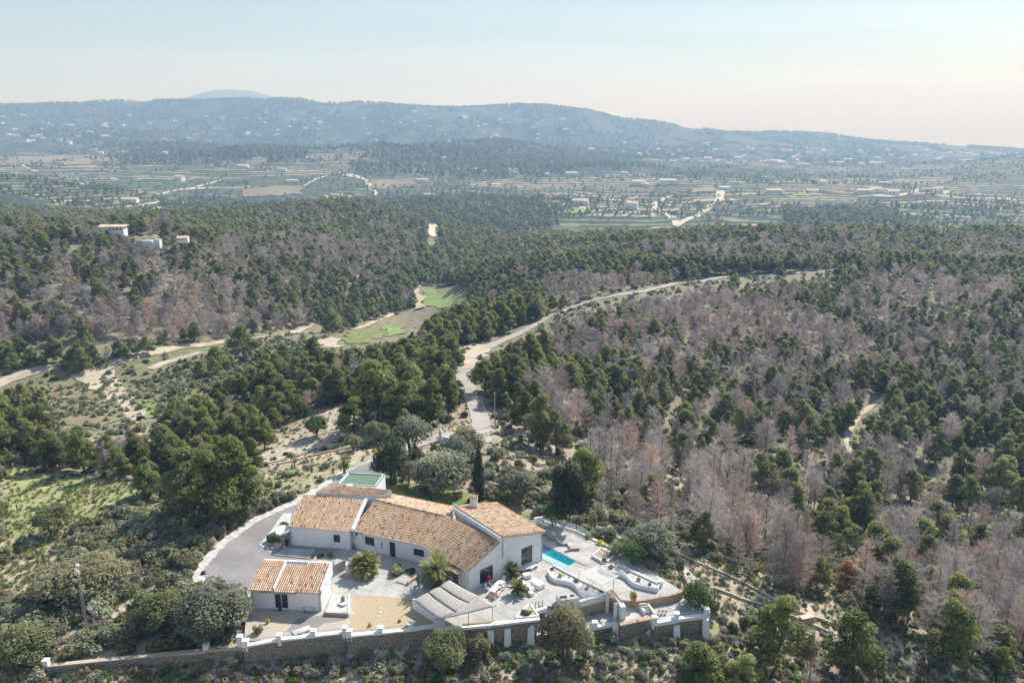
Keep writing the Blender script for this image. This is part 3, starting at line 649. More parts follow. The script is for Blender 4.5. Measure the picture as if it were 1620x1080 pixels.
def window(parent, W, o, name='window', bars=1, label=None, fr='frame', gl='glass', sill=True):
    t0, t1, z0, z1 = o; fb = MB(); g = MB(); e = .07
    def bar(ta, tb, za, zb, k0=.35, k1=.6): fb.hexa([W(ta, za, k0), W(tb, za, k0), W(tb, za, k1), W(ta, za, k1)], [W(ta, zb, k0), W(tb, zb, k0), W(tb, zb, k1), W(ta, zb, k1)])
    bar(t0+.002, t0+e, z0, z1-.002); bar(t1-e, t1-.002, z0, z1-.002); bar(t0+e, t1-e, z0, z0+e); bar(t0+e, t1-e, z1-e, z1-.002)
    for k in range(1, bars+1):
        tm = t0+(t1-t0)*k/(bars+1); bar(tm-.035, tm+.035, z0+e, z1-e)
    f = part(name, fb, M[fr], parent, label=label)
    g.hexa([W(t0+.01, z0+.01, .45), W(t1-.01, z0+.01, .45), W(t1-.01, z0+.01, .5), W(t0+.01, z0+.01, .5)], [W(t0+.01, z1-.01, .45), W(t1-.01, z1-.01, .45), W(t1-.01, z1-.01, .5), W(t0+.01, z1-.01, .5)])
    part('pane', g, M[gl], f)
    if sill:
        sb = MB(); sb.hexa([W(t0-.1, z0-.1, -.25), W(t1+.1, z0-.1, -.25), W(t1+.1, z0-.1, -.003), W(t0-.1, z0-.1, -.003)], [W(t0-.1, z0-.02, -.25), W(t1+.1, z0-.02, -.25), W(t1+.1, z0-.02, -.003), W(t0-.1, z0-.02, -.003)]); part('sill', sb, M['white'], f)
    return f
# main house -------------------------------------------------------
house = thing('villa', (-14, 104, 0), 'long white villa with stepped terracotta tiled roofs above the pool terrace', 'house')
A0, A1 = P(460.4,862), P(557.8,869.3); A1 = Vector((-23.75, 105.5, 0))
wa = MB(); Wa = wall_open(wa, A0, A1, [(0, 3.15), (9.6, 3.15)], [(6.75, 7.75, 1.05, 2.3)])
dA = (A1-A0).normalized(); nA = Vector((-dA.y, dA.x, 0)); A3 = A0+nA*7.2; A2 = A1+nA*6.4
wall_open(wa, A3, A0, [(0, 5.15), (7.2, 3.15)], [])
wall_open(wa, A2, A3, [(0, 5.1), (9.6, 5.1)], []); wall_open(wa, A1, A2, [(0, 3.2), (6.4, 4.9)], [])
part('left_wing_wall', wa, M['white'], house)
window(house, Wa, (6.75, 7.75, 1.05, 2.3), bars=1)
tb = MB(); RA = [(-33.25,106.95,3.2), (-23.85,105.4,3.2), (-22.75,111.3,5.15), (-32.7,113.3,5.15)]
roof_deck(tb, RA); tile_roof(tb, *RA, over=.3); part('left_wing_roof', tb, M['tile'], house)
# raised block behind
cb = MB(); c0, c1, c2, c3 = P(500,784,4.9), P(595.5,792,4.9), P(619,783,4.9), P(526.7,774,4.9)
cc = [Vector((p.x, p.y, 0)) for p in (P(500,779,5.6), P(595.5,785,5.6), P(619,775,6.0), P(526.7,766,6.0))]
cb.hexa([p+Vector((0,0,3)) for p in cc], [cc[0]+Vector((0,0,5.52)), cc[1]+Vector((0,0,5.52)), cc[2]+Vector((0,0,5.92)), cc[3]+Vector((0,0,5.92))])
for p in (cc[0]*.5+cc[1]*.5,): pass
part('raised_block_wall', cb, M['white'], house)
bx = MB(); bx.hexa([Vector((p.x, p.y, -.2)) for p in (cc[0]+Vector((.5,.6,0)), cc[1]+Vector((-.5,.6,0)), cc[2]+Vector((-.5,-.2,0)), cc[3]+Vector((.5,-.2,0)))], [Vector((p.x, p.y, 3.0)) for p in (cc[0]+Vector((.5,.6,0)), cc[1]+Vector((-.5,.6,0)), cc[2]+Vector((-.5,-.2,0)), cc[3]+Vector((.5,-.2,0)))]); part('rear_wall', bx, M['white'], house)
tb = MB(); tile_roof(tb, cc[0]+Vector((0,0,5.53)), cc[1]+Vector((0,0,5.53)), cc[2]+Vector((0,0,5.93)), cc[3]+Vector((0,0,5.93)), over=.1); part('raised_block_roof', tb, M['tile'], house)
# middle wing
B0, B1, B2 = Vector((-23.6,106.2,0)), Vector((-12.45,101.55,0)), Vector((-5.75,94.6,0)); G0 = B2; G1 = Vector((4.38,102.56,0))
wb = MB(); LB = (B1-B0).length; opsB = [(.35, .95, 2.0, 2.55), (2.0, 3.6, 1.0, 2.3), (4.75, 4.95, .9, 1.9), (6.2, 7.15, 0.0, 2.3), (10.2, 11.9, 1.0, 2.1)]
Wb = wall_open(wb, B0, B1, [(0, 3.0), (LB, 3.0)], opsB)
wb2 = MB(); Wb2 = wall_open(wb, B1, B2, [(0, 3.0), (9.7, 3.0)], [(6.1, 7.3, 0, 2.2)])
gd = (G1-G0).normalized(); gn = Vector((-gd.y, gd.x, 0)); LG = (G1-G0).length
E0 = G0+gd*5.5
opsG = [(1.75, 4.0, .25, 2.55), (9.0, 11.0, .45, 3.15)]
Wg = wall_open(wb, G0, G1, [(0, 3.0), (5.42, 5.45), (5.43, 6.3), (5.5, 6.3), (LG, 4.45)], opsG)
Eb = G1+gn*11.3; El = E0+gn*11.3
wall_open(wb, G1, Eb, [(0, 4.45), (11.3, 4.45)], [(2.0, 4.6, .2, 2.4), (6.0, 9.0, .2, 2.4)])
wall_open(wb, Eb, El, [(0, 4.45), (7.4, 6.3)], []); 
wall_open(wb, El, E0, [(0, 6.28), (11.3, 6.28)], [], z0=3)
R0, R1 = Vector((-21.1,111.2,5.2)), Vector((-9.85,105.9,5.2)); K0, K1 = Vector((-19.2,114.6,4.5)), Vector((-8.9,110.2,4.5))
wall_open(wb, K1, K0, [(0, 4.3), ((K1-K0).length, 4.3)], [])
part('main_wall', wb, M['white'], house)
for k, o in enumerate(opsB):
    if k == 3:
        f = window(house, Wb, o, 'door', bars=0, sill=False); hb = MB(); p = Wb(o[0]+.8, 1.05, .3); hb.tube([p, p+Vector((.02,-.05,.12))], .02, 5); part('handle', hb, M['metal'], f)
    else: window(house, Wb, o, bars=0 if k in (0, 2) else 1, sill=k != 2)
for o in opsG: window(house, Wg, o, 'glazed_door' if o[2] < .3 else 'window', bars=1, label='tall window overlooking the terrace' if o[0] > 8 else None)
dr = MB(); q = Wb2(6.1, 0, .4); dr.hexa([Wb2(6.12, 0, .4), Wb2(7.28, 0, .4), Wb2(7.28, 0, .55), Wb2(6.12, 0, .55)], [Wb2(6.12, 2.18, .4), Wb2(7.28, 2.18, .4), Wb2(7.28, 2.18, .55), Wb2(6.12, 2.18, .55)]); part('front_door', dr, M['wood'], house, label='brown arched front door beside the date palm')
eB0, eB1, eB2 = Vector((-23.7,105.95,3.05)), Vector((-12.5,101.3,3.05)), Vector((-5.9,94.45,3.05)); F1 = Vector((-1.75,97.85,5.5))
tb = MB(); roof_deck(tb, [eB0, eB1, R1, R0]); tile_roof(tb, eB0, eB1, R1, R0, over=.25); part('middle_roof', tb, M['tile'], house)
tb = MB(); F2 = R1+Vector((.1,0,.25)); roof_deck(tb, [eB1, eB2, F1, F2]); tile_roof(tb, eB1+Vector((.0,0,.01)), eB2, F1, F2, over=.25); part('front_wing_roof', tb, M['tile'], house)
tb = MB(); roof_deck(tb, [K1, K0, R0, R1]); tile_roof(tb, K1, K0, R0+Vector((0,0,.01)), R1+Vector((0,0,.01)), over=.2); part('rear_roof', tb, M['tile'], house)
ridge = MB()
for a, b in ((R0, R1), (R1+Vector((0,0,.05)), Vector((-9.4,106.2,5.5)))):
    n = int((b-a).length/.4)+1
    for k in range(n): ridge.tube([a.lerp(b, k/n)+Vector((0,0,.1)), a.lerp(b, (k+1)/n)+Vector((0,0,.13))], [.12, .14], 6, tint=rnd.random())
part('ridge_tiles', ridge, M['tile'], house)
gut = MB(); a, b = Vector((-23.72,105.5,3.3)), Vector((-22.7,111.4,5.3))
gut.hexa([a+Vector((-.02,0,-.3)), a+Vector((.42,0,-.3)), b+Vector((.42,0,-.3)), b+Vector((-.02,0,-.3))], [a+Vector((-.02,0,.12)), a+Vector((.42,0,.12)), b+Vector((.42,0,.12)), b+Vector((-.02,0,.12))])
part('white_gutter', gut, M['white'], house)
# raised right block roof
eb = MB(); L_, F_, Rr, Bk = El+Vector((0,0,6.32)), E0+Vector((0,0,6.32)), G1+Vector((0,0,4.5)), Eb+Vector((0,0,4.5))
o_ = .28
ex = lambda p, a, b: p+gd*a+gn*b
q = [ex(Rr, o_, -o_), ex(Bk, o_, o_), ex(L_, -o_*.3, o_), ex(F_, -o_*.3, -o_)]
roof_deck(eb, q, .16); tile_roof(eb, *q, over=.15); part('right_roof', eb, M['tile'], house)
fa = MB(); a, b = ex(F_, -.32, -.2), ex(L_, -.32, .2); fa.hexa([a-Vector((0,0,.75)), a+gd*.3-Vector((0,0,.75)), b+gd*.3-Vector((0,0,.75)), b-Vector((0,0,.75))][::-1], [a-Vector((0,0,.06)), a+gd*.3-Vector((0,0,.06)), b+gd*.3-Vector((0,0,.06)), b-Vector((0,0,.06))][::-1]); part('fascia', fa, M['white'], house)
ch = MB(); cp_ = P(749,806,6.0); cp_ = Vector((cp_.x, cp_.y+1.5, 5)); ch.box(cp_, (1.1, .8, 2.1)); 
for sx in (-.4, 0, .4): ch.box((cp_.x+sx, cp_.y, 7.1), (.2, .7, .25))
chp = part('chimney', ch, M['white'], house); cr = MB(); A_ = Vector((cp_.x, cp_.y, 7.35))
tile_roof(cr, A_+Vector((-.7,-.5,0)), A_+Vector((.7,-.5,0)), A_+Vector((.7,.0,.3)), A_+Vector((-.7,.0,.3)), off=.02, over=0); tile_roof(cr, A_+Vector((.7,.5,0)), A_+Vector((-.7,.5,0)), A_+Vector((-.7,.0,.3)), A_+Vector((.7,.0,.3)), off=.02, over=0); part('chimney_cap', cr, M['tile'], chp)
pc = MB(); pa, pb = Wb2(5.6, 2.75, -3.2), Wb2(9.0, 2.75, -3.2); pc2, pd = Wb2(9.0, 3.0, 0), Wb2(5.6, 3.0, 0)
tile_roof(pc, Wb2(5.5,2.45,-4), Wb2(8.6,2.45,-4), Wb2(8.6,2.8,-.05), Wb2(5.5,2.8,-.05), over=0); part('porch_roof', pc, M['tile'], house)
ac = MB(); p = Wb(1.35, 2.05, -.6); ac.box(p, (.75, .32, .55), rz=-.4); part('air_conditioner', ac, M['whitepaint'], house)
# green roofed outbuilding
ob = thing('outbuilding', (-25, 121, 0), 'white outbuilding with flat green roof behind the villa', 'outbuilding')
D = [P(533,765.5,4.2), P(594.4,769.3,4.2), P(609.3,749,4.2), P(550.7,745.6,4.2)]
wbm = MB(); Dw = [Vector((p.x, p.y, 0)) for p in D]; ctr = sum(Dw, Vector())/4
for i in range(4): wall_open(wbm, Dw[i], Dw[(i+1) % 4], [(0, 4.2), ((Dw[i]-Dw[(i+1) % 4]).length, 4.2)], [])
part('wall', wbm, M['white'], ob); rb = MB(); inn = [ctr.lerp(p, .965) for p in Dw]; rb.hexa([p+Vector((0,0,3.7)) for p in inn], [p+Vector((0,0,3.98)) for p in inn]); part('roof', rb, M['greenroof'], ob)
eb_ = MB(); 
for i in range(4): wallseg(eb_, Dw[i], Dw[(i+1) % 4], 4.203, 4.27, 4.27, .16)
part('roof_edge', eb_, M['greenroof'], ob)
sdm = MB(); pp = P(553,768,4.5); sdm.lathe((pp.x, pp.y, 4.0), [(.05,0),(.05,.5),(.5,.6),(.52,.62),(.45,.63)], 12); solo('satellite_dish', sdm, M['whitepaint'], 'small pale satellite dish on the green flat roof', 'satellite dish')
# cottage --------------------------------------------------------
cot = thing('cottage', (-29, 92, 0), 'small white cottage with three-part tiled roof in front of the drive', 'cottage')
Q0, Q1 = P(396,962), P(508,967.5); Q0 = Vector((-33.9, 90.75, 0)); Q1 = Vector((-24.7, 89.9, 0)); qd = (Q1-Q0).normalized(); qn = Vector((-qd.y, qd.x, 0)); Q2 = Q1+qn*4.6+qd*.0; Q3 = Q0+qn*4.6; LQ = (Q1-Q0).length
wq = MB(); Wq = wall_open(wq, Q0, Q1, [(0, 2.75), (LQ, 2.75)], [(3.05, 4.9, .05, 2.4)]); wall_open(wq, Q1, Q2, [(0, 2.75), (4.6, 4.1)], []); wall_open(wq, Q2, Q3, [(0, 4.0), (LQ, 4.0)], []); wall_open(wq, Q3, Q0, [(0, 4.1), (4.6, 2.75)], [])
part('wall', wq, M['white'], cot); window(cot, Wq, (3.05, 4.9, .05, 2.4), 'glazed_door', bars=1, fr='whitepaint', sill=False)
for a0, a1, rz_, ez in ((-.25, 3.1, 4.15, 2.8), (3.2, 6.1, 3.95, 2.72), (6.1, LQ+.05, 4.2, 2.84)):
    tb = MB(); dp = 4.55 if a0 != 3.2 else 4.1
    qq = [Q0+qd*a0-qn*.3+Vector((0,0,ez)), Q0+qd*a1-qn*.3+Vector((0,0,ez)), Q0+qd*a1+qn*dp+Vector((0,0,rz_)), Q0+qd*a0+qn*dp+Vector((0,0,rz_))]
    roof_deck(tb, qq, .14); tile_roof(tb, *qq, over=.1); part('roof', tb, M['tile'], cot)
pr = MB(); wallseg(pr, Q2+qn*.15, Q3+qn*.15, 3.7, 4.28, 4.28, .3); wallseg(pr, Q0+qd*3.15-qn*.1, Q0+qd*3.15+qn*4.6, 2.6, 3.2, 4.3, .16); wallseg(pr, Q1+qd*.12, Q2+qd*.12, 2.6, 3.15, 4.45, .26); part('parapet', pr, M['white'], cot)
gb = MB(); wallseg(gb, Q0+qd*1.3-qn*.42, Q0+qd*6.2-qn*.42, 2.55, 2.66, 2.66, .12); part('gutter', gb, M['metal'], cot)

# ------------------------------------------------------------------ plants: crowns made of many small leaf faces
def leaf_mesh(name, centers, radii, tints, n, size, m, flat=1.15, elong=1.0, seed=0, shell=.55, trunk=None, tm=None):
    """n leaf quads spread through ellipsoid clumps (centre, radius triple)"""
    R_ = np.random.RandomState(seed); c = np.array(centers); r = np.array(radii); t = np.array(tints)
    w_ = (r[:, 0]*r[:, 1]*r[:, 2])**(2/3); k = R_.choice(len(c), n, p=w_/w_.sum())
    d = R_.normal(size=(n, 3)); d /= np.linalg.norm(d, axis=1)[:, None]; rad = shell+(1-shell)*R_.rand(n, 1)**.6
    p = c[k]+d*rad*r[k]; s = size*(.6+.8*R_.rand(n, 1))
    nn = d*.6+R_.normal(size=(n, 3))*.55+np.array([0, 0, flat]); nn /= np.linalg.norm(nn, axis=1)[:, None]
    a = np.cross(nn, R_.normal(size=(n, 3))); a /= np.linalg.norm(a, axis=1)[:, None]; b = np.cross(nn, a)
    a = a*s*elong; b = b*s/elong
    vs = np.stack([p-a, p-b*.9, p+a, p+b], 1).reshape(-1, 3); ti = np.repeat(np.clip(t[k]+R_.normal(size=n)*.16, 0, 1), 4)
    fs = np.arange(4*n).reshape(-1, 4)
    me = bpy.data.meshes.new(name); me.from_pydata(vs.tolist(), [], fs.tolist()); me.update(); me.materials.append(m)
    at = me.attributes.new('tint', 'FLOAT', 'POINT'); at.data.foreach_set('value', ti); return me
def pine_model(seed, n, size, clumps=26, H=10.0, spread=.34, lean=.0, leafm='pine', low=.25, cr=.13):
    r = random.Random(seed); cs = []; rs_ = []; ts = []; tb = MB(); n_ax = 1+(r.random() < .4)
    top = (r.gauss(0, .35)+lean, r.gauss(0, .35), H*.9)
    tr = [Vector((0, 0, -.8)), Vector((r.gauss(0, .12), r.gauss(0, .12), H*.3)), Vector((top[0]*.6, top[1]*.6, H*.62)), Vector(top)]
    tb.tube(tr, [.024*H, .019*H, .012*H, .004*H], 7)
    for i in range(clumps):
        f = (i+.5)/clumps; h = H*(low+(1-low)*f); prof = math.sin(math.pi*min(1, .16+.84*f)**.8)**.7*(1-.25*f)
        a = r.random()*2*math.pi; q = H*spread*prof*(.35+.65*r.random()**.5); q = max(q, .05*H)
        base = tr[1].lerp(tr[3], max(0, (h-.18*H-.3*H)/(.6*H)) if h > .3*H else 0); x, y = base.x+q*math.cos(a), base.y+q*math.sin(a)
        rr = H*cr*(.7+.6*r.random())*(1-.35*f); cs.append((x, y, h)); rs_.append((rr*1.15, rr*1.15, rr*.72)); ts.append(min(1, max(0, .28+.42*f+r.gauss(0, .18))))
        tb.tube([base+Vector((0, 0, -.06*H)), Vector((x*.75+base.x*.25, y*.75+base.y*.25, h-.03*H))], [.006*H, .003*H], 4)
    cs.append((top[0], top[1], H*.96)); rs_.append((.07*H, .07*H, .09*H)); ts.append(.75)
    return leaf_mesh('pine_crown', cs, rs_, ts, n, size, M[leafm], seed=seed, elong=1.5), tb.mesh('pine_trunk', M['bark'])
def dead_model(seed, nb, nt, H=9.0, wdt=.05, m='dead', cone=.24, rnd_=False):
    """a leafless pine: trunk, level boughs and a mist of fine twigs"""
    r = random.Random(seed); tb = MB(); top = Vector((r.gauss(0, .25), r.gauss(0, .25), H)); mid = top*.5+Vector((r.gauss(0, .12), r.gauss(0, .12), 0))
    tb.tube([Vector((0, 0, -.8)), mid, top], [.016*H, .010*H, .002*H], 6); vs = []; fs = []; ti = []
    for i in range(nb):
        f = r.random()**.8; h = H*(.16+.82*f); L = H*cone*((1.0-f*.72) if not rnd_ else 1.25*math.sin(math.pi*(.22+.72*f))**.6)*(.55+.6*r.random()); a = r.random()*6.283; el = .25+.5*f+r.gauss(0, .12)
        ax = Vector((0, 0, 0)).lerp(top, h/H) if h > mid.z else mid*(h/mid.z); b0 = Vector((ax.x, ax.y, h)); d = Vector((math.cos(a)*math.cos(el), math.sin(a)*math.cos(el), math.sin(el)))
        b1 = b0+d*L; s = Vector((-math.sin(a), math.cos(a), 0)); o = len(vs); wb = wdt*.9
        vs += [b0-s*wb, b0+s*wb, b1]; fs.append((o, o+1, o+2)); ti += [.1, .1, .4]
        for k in range(nt):
            t = .2+.8*r.random(); q = b0.lerp(b1, t); dd = (d*.6+Vector((r.gauss(0, .6), r.gauss(0, .6), r.gauss(.25, .5)))).normalized(); ll = L*(.16+.3*r.random()); sd_ = dd.cross(Vector((r.gauss(0, 1), r.gauss(0, 1), r.gauss(0, 1)))).normalized()*wdt*(.7+.7*r.random())
            o = len(vs); vs += [q-sd_, q+sd_, q+dd*ll]; fs.append((o, o+1, o+2)); z_ = min(1, max(0, .5+r.gauss(0, .25))); ti += [z_, z_, z_]
    me = bpy.data.meshes.new('dead_crown'); me.from_pydata([tuple(v) for v in vs], [], fs); me.update(); me.materials.append(M[m])
    at = me.attributes.new('tint', 'FLOAT', 'POINT'); at.data.foreach_set('value', ti); return me, tb.mesh('dead_trunk', M['deadbark'])
def bush_model(seed, n, size, m, clumps=9, w=1.0, h=.8, elong=1.2, flat=1.1, hollow=.5):
    r = random.Random(seed); cs = []; rs_ = []; ts = []
    for i in range(clumps):
        a = r.random()*6.283; q = w*.62*r.random()**.6; hh = h*(.25+.6*r.random())*(1-.35*q/w); k = w*(.26+.2*r.random())
        cs.append((q*math.cos(a), q*math.sin(a), hh)); rs_.append((k, k, k*h/w*.9)); ts.append(min(1, max(0, r.gauss(.5, .24))))
    return leaf_mesh('bush_leaves', cs, rs_, ts, n, size, M[m], flat=flat, elong=elong, seed=seed, shell=hollow)
def broad_model(seed, n, size, m, H=5.0, W=5.0, clumps=22, trunk_h=.22, tintb=.4, elong=1.2, nz=.3, cr=.19):
    r = random.Random(seed); cs = []; rs_ = []; ts = []; tb = MB()
    for k in range(3): 
        a = r.random()*6.283; tb.tube([Vector((.15*math.cos(a), .15*math.sin(a), -.6)), Vector((.2*W*math.cos(a)*.5, .2*W*math.sin(a)*.5, H*.35)), Vector((.3*W*math.cos(a), .3*W*math.sin(a), H*.7))], [.035*H, .025*H, .01*H], 6)
    for i in range(clumps):
        u_ = r.random(); a = i*2.399+r.gauss(0, .3); el = math.asin(min(1, max(-.6, -.45+1.45*(i+.5)/clumps))); k = .60+.42*r.random()
        cs.append((W*.5*k*math.cos(el)*math.cos(a)*.9, W*.5*k*math.cos(el)*math.sin(a)*.9, H*(.5+trunk_h*.5)+(H*(1-trunk_h)*.5)*k*math.sin(el)*.85))
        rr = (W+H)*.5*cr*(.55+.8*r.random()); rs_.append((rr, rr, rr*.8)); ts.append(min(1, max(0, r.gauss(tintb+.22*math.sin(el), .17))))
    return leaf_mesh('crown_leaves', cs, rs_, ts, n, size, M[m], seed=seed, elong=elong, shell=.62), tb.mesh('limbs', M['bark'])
def pair_tree(name, crown, trunk, label, cat, group=None, loc=(0, 0, 0), rz=0, sc=1.0):
    t = bpy.data.objects.new(name, None); C.objects.link(t); t.location = loc; t.rotation_euler = (0, 0, rz); t.scale = (sc,)*3 if not hasattr(sc, '__len__') else sc
    tag(t, label, cat, group)
    for nm, me_ in (('crown', crown), ('trunk', trunk)):
        o = bpy.data.objects.new(nm, me_); C.objects.link(o); o.parent = t
    return t
PH = [pine_model(10+i, 5200, .17, clumps=34, H=10, spread=(.30, .36, .27, .33)[i], cr=.115) for i in range(4)]
PM = [pine_model(30+i, 1500, .30, clumps=22, H=10, spread=(.30, .36, .27, .33, .24)[i]) for i in range(5)]
PL = [pine_model(50+i, 300, .62, clumps=12, H=10, spread=.32, cr=.16) for i in range(3)]
PT_ = [pine_model(60+i, 70, 1.35, clumps=6, H=10, spread=.34, cr=.2) for i in range(2)]
PRH = [pine_model(80, 4200, .15, clumps=30, H=9, spread=.27, leafm='rust')]
DH = [dead_model(110+i, 130, 20, wdt=.024, cone=(.30, .27, .27, .30)[i], rnd_=i in (1, 3)) for i in range(4)]
DM = [dead_model(130+i, 90, 18, wdt=.055, cone=(.27, .30, .26)[i], rnd_=i != 0) for i in range(3)]
DL = [dead_model(150+i, 44, 9, wdt=.15, cone=.31, rnd_=True) for i in range(2)]
# ---- where trees stand: regions of the photograph, by the ground point at their foot
ESTpx = [(300,925),(306,900),(344,858),(402,818),(470,788),(546,740),(560,700),(610,690),(700,680),(770,690),(770,760),(850,800),(900,800),(1060,870),(1240,960),(1330,1010),(1200,1010),(1130,1010),(1000,1040),(600,1050),(60,1080),(60,1040),(380,1010),(385,960)]
KEEP = [ESTpx, [(108,600),(186,575),(300,546),(420,528),(520,512),(520,522),(420,540),(300,562),(240,585),(228,600),(275,640),(260,668),(150,690),(70,672),(66,612)],
 [(-10,600),(90,572),(90,584),(-10,622)], [(655,450),(740,455),(738,478),(700,490),(640,535),(540,553),(505,553),(500,540),(600,505),(655,486)],
 [(724,548),(775,540),(850,506),(940,470),(1050,450),(1160,433),(1160,443),(1050,461),(940,488),(850,524),(772,556),(752,584),(745,610),(765,650),(775,695),(748,695),(738,640),(726,600),(714,575)],
 [(400,740),(430,695),(500,650),(560,640),(610,650),(600,715),(560,745)], [(60,600),(66,612)],
 [(0,735),(200,765),(235,780),(235,835),(100,870),(60,960),(0,950)], [(1335,705),(1360,650),(1405,618),(1412,626),(1368,664),(1352,712)],
 [(1060,868),(1640,1090),(1560,1100),(1290,1010),(1110,960)], [(1165,437),(1325,426),(1325,436),(1165,444)],
 [(164,359),(202,359),(206,368),(216,372),(256,372),(254,382),(216,382),(202,367),(164,366)], [(45,391),(128,387),(128,394),(45,398)], [(1306,872),(1366,872),(1366,934),(1310,934)],
 [(676,354),(696,354),(696,380),(676,380)], [(900,632),(902,632),(902,634)], [(1160,600),(1162,600),(1162,602)], [(692,655),(770,640),(860,665),(905,760),(850,800),(700,790)], [(728,580),(775,580),(795,700),(738,700)]]
OPEN = [(60,600),(120,590),(340,548),(560,545),(620,545),(600,575),(480,590),(400,600),(330,640),(280,680),(150,700),(40,690)]
def seen_clear(x, y, z, h):
    for k in (0, .35, .7, .95):
        u, v = proj(x, y, z+h*k)
        for poly in KEEP:
            if inpoly(u, v, poly): return False
    return True
def region(u, v, Y):
    """(density, share of dead trees, height, name)"""
    if Y > 900:
        if (v > 345 and u < 870) or v > 385 or (u > 560 and u < 870 and v > 310) or (u > 290 and u < 560 and v > 322): return (1, .22 if 700 < u < 880 and v < 345 else .05, 9, 'valley wood')
        if 1245 < u < 1440 and 326 < v: return (.9, .03, 10, 'valley wood')
        if 190 < u < 520 and 224 < v < 256: return (.9, .1, 11, 'valley wood')
        if 580 < u < 1010 and 228 < v < 274: return (.8, .03, 12, 'valley wood')
        return (.10, .03, 6, 'terraces')
    if u < 665 and v < 545 and v < 640-u*.22 : return (1, .36 if v > 395 else .2, 7.4, 'left slope')
    if v < 392 and u > 850: return (1, .12, 8, 'right ridge')
    if u > 1050 and v < 430: return (1, .35, 7, 'right ridge')
    if u > 840 and v < 440: return (1, .08, 9, 'right ridge')
    if inpoly(u, v, OPEN): return (.05, 0, 6, 'valley floor')
    if 500 < u < 860 and v < 720 and not (u > 830 and v > 600): return (.9, .04, 8.2, 'middle spur')
    if u <= 500 and 560 < v < 770: return (.78, .04, 7.0, 'left wood')
    if u >= 830 and v < 610: return (.93, .48, 5.8, 'right slope')
    if u >= 830 and v < 700: return (.75, .45, 7.3, 'right slope')
    if u >= 830 and v < 1100 and Y > 84:
        if u < 920 and v > 690: return (0, 0, 6, '')
        return (.4 if v < 880 else .85, .52 if u < 1250 or v > 900 else .45, 8.0, 'gully')
    return (0, 0, 6, '')
REGTXT = {'left slope': 'on the far slope left of the valley track', 'right ridge': 'on the long ridge beyond the winding access road', 'valley floor': 'standing alone on the open valley floor', 'middle spur': 'on the wooded spur behind the villa',
          'left wood': 'in the dense wood left of the villa', 'right slope': 'on the thinned slope right of the access road', 'gully': 'in the scrubby gully right of the terraced hillside', 'valley wood': 'in the wooded valley beyond the ridges', 'terraces': 'among the distant farm terraces'}
LM = [(90,350,'the long white villa on the left ridge'), (232,378,'the white pool house on the left ridge'), (90,395,'the pale track on the left ridge'), (80,470,'the steep left edge of the far slope'), (200,440,'the upper left slope'), (330,470,'the middle of the left slope'), (430,440,'the grey-topped left slope'), (520,460,'the right end of the left slope'), (600,420,'the head of the valley'), (250,545,'the bend of the valley track'), (30,600,'the valley track at the left edge'), (160,620,'the chalky dirt lot'), (130,650,'the rust-brown field'), (240,650,'the small bright meadow'), (365,580,'the two lone pines of the valley floor'), (480,520,'the long straight of the valley track'), (620,525,'the small meadow by the track'), (700,475,'the bright green field'), (560,600,'the middle spur'), (460,650,'the wood above the bare terraces'), (540,675,'the bare terraces'), (60,700,'the left edge of the near wood'), (180,730,'the grassy field at the left'), (310,780,'the dark pines by the drive'), (650,620,'the grove behind the garden'), (740,570,'the turning place on the access road'), (760,650,'the grey bend of the access road'), (783,640,'the steel pole'), (850,515,'the lower run of the access road'), (950,475,'the middle run of the access road'), (1100,448,'the upper run of the access road'), (1300,430,'the far end of the access road'), (900,400,'the crest above the access road'), (1150,380,'the middle of the right crest'), (1450,385,'the right crest'), (920,580,'the shaded hollow right of the spur'), (1030,540,'the lower right slope'), (1150,500,'the heart of the right slope'), (1280,540,'the pale rocks on the right slope'), (1230,604,'the upper slope path'), (1400,500,'the far right slope'), (1560,480,'the right edge of the slope'), (1370,660,'the pale slope path'), (1250,680,'the left side of the slope path'), (1530,640,'the slope right of the path'), (980,630,'the cut path in the hollow'), (960,720,'the pink-grey thicket'), (1090,740,'the top of the gully'), (1030,800,'the green pine by the olive tree'), (1140,820,'the gully above the stone terraces'), (1260,850,'the rust-coloured pine'), (1340,930,'the foot of the rust-coloured pine'), (1470,890,'the pair of dark gully pines'), (1380,800,'the bare earth of the gully'), (1560,800,'the far side of the gully'), (1420,980,'the foreground thicket'), (1560,1020,'the bottom right corner'), (1290,990,'the end of the terrace walls'), (810,760,'the round olive by the villa'), (900,760,'the wide dark cypress'), (130,940,'the radio mast'), (60,1000,'the bottom left scrub'), (250,860,'the scrub left of the drive'), (340,960,'the bushes beside the cottage'), (230,1000,'the low stone wall'), (60,800,'the grassy field edge'), (500,1060,'the ground below the gravel garden'), (300,1060,'the ground below the low stone wall'), (780,1055,'the ground below the dining terrace'), (1000,1050,'the ground below the right walls'), (1150,900,'the stone-edged terraces'), (1050,870,'the end of the pool deck'), (960,840,'the bank behind the pool'), (430,770,'the drive and its kerb'), (480,725,'the almond terraces')]
_used = set()
def ulab(prefixes, x, y, z, L_=None):
    u, v = proj(x, y, z); near = sorted(L_ or LM, key=lambda q: (q[0]-u)**2+((q[1]-v)*1.5)**2)[:7]
    for b in near:
        for p in prefixes:
            t = p+' '+where(x, y, z, b)
            if len(t.split()) <= 16 and t not in _used: _used.add(t); return t
    return prefixes[-1]+' '+where(x, y, z, near[0])
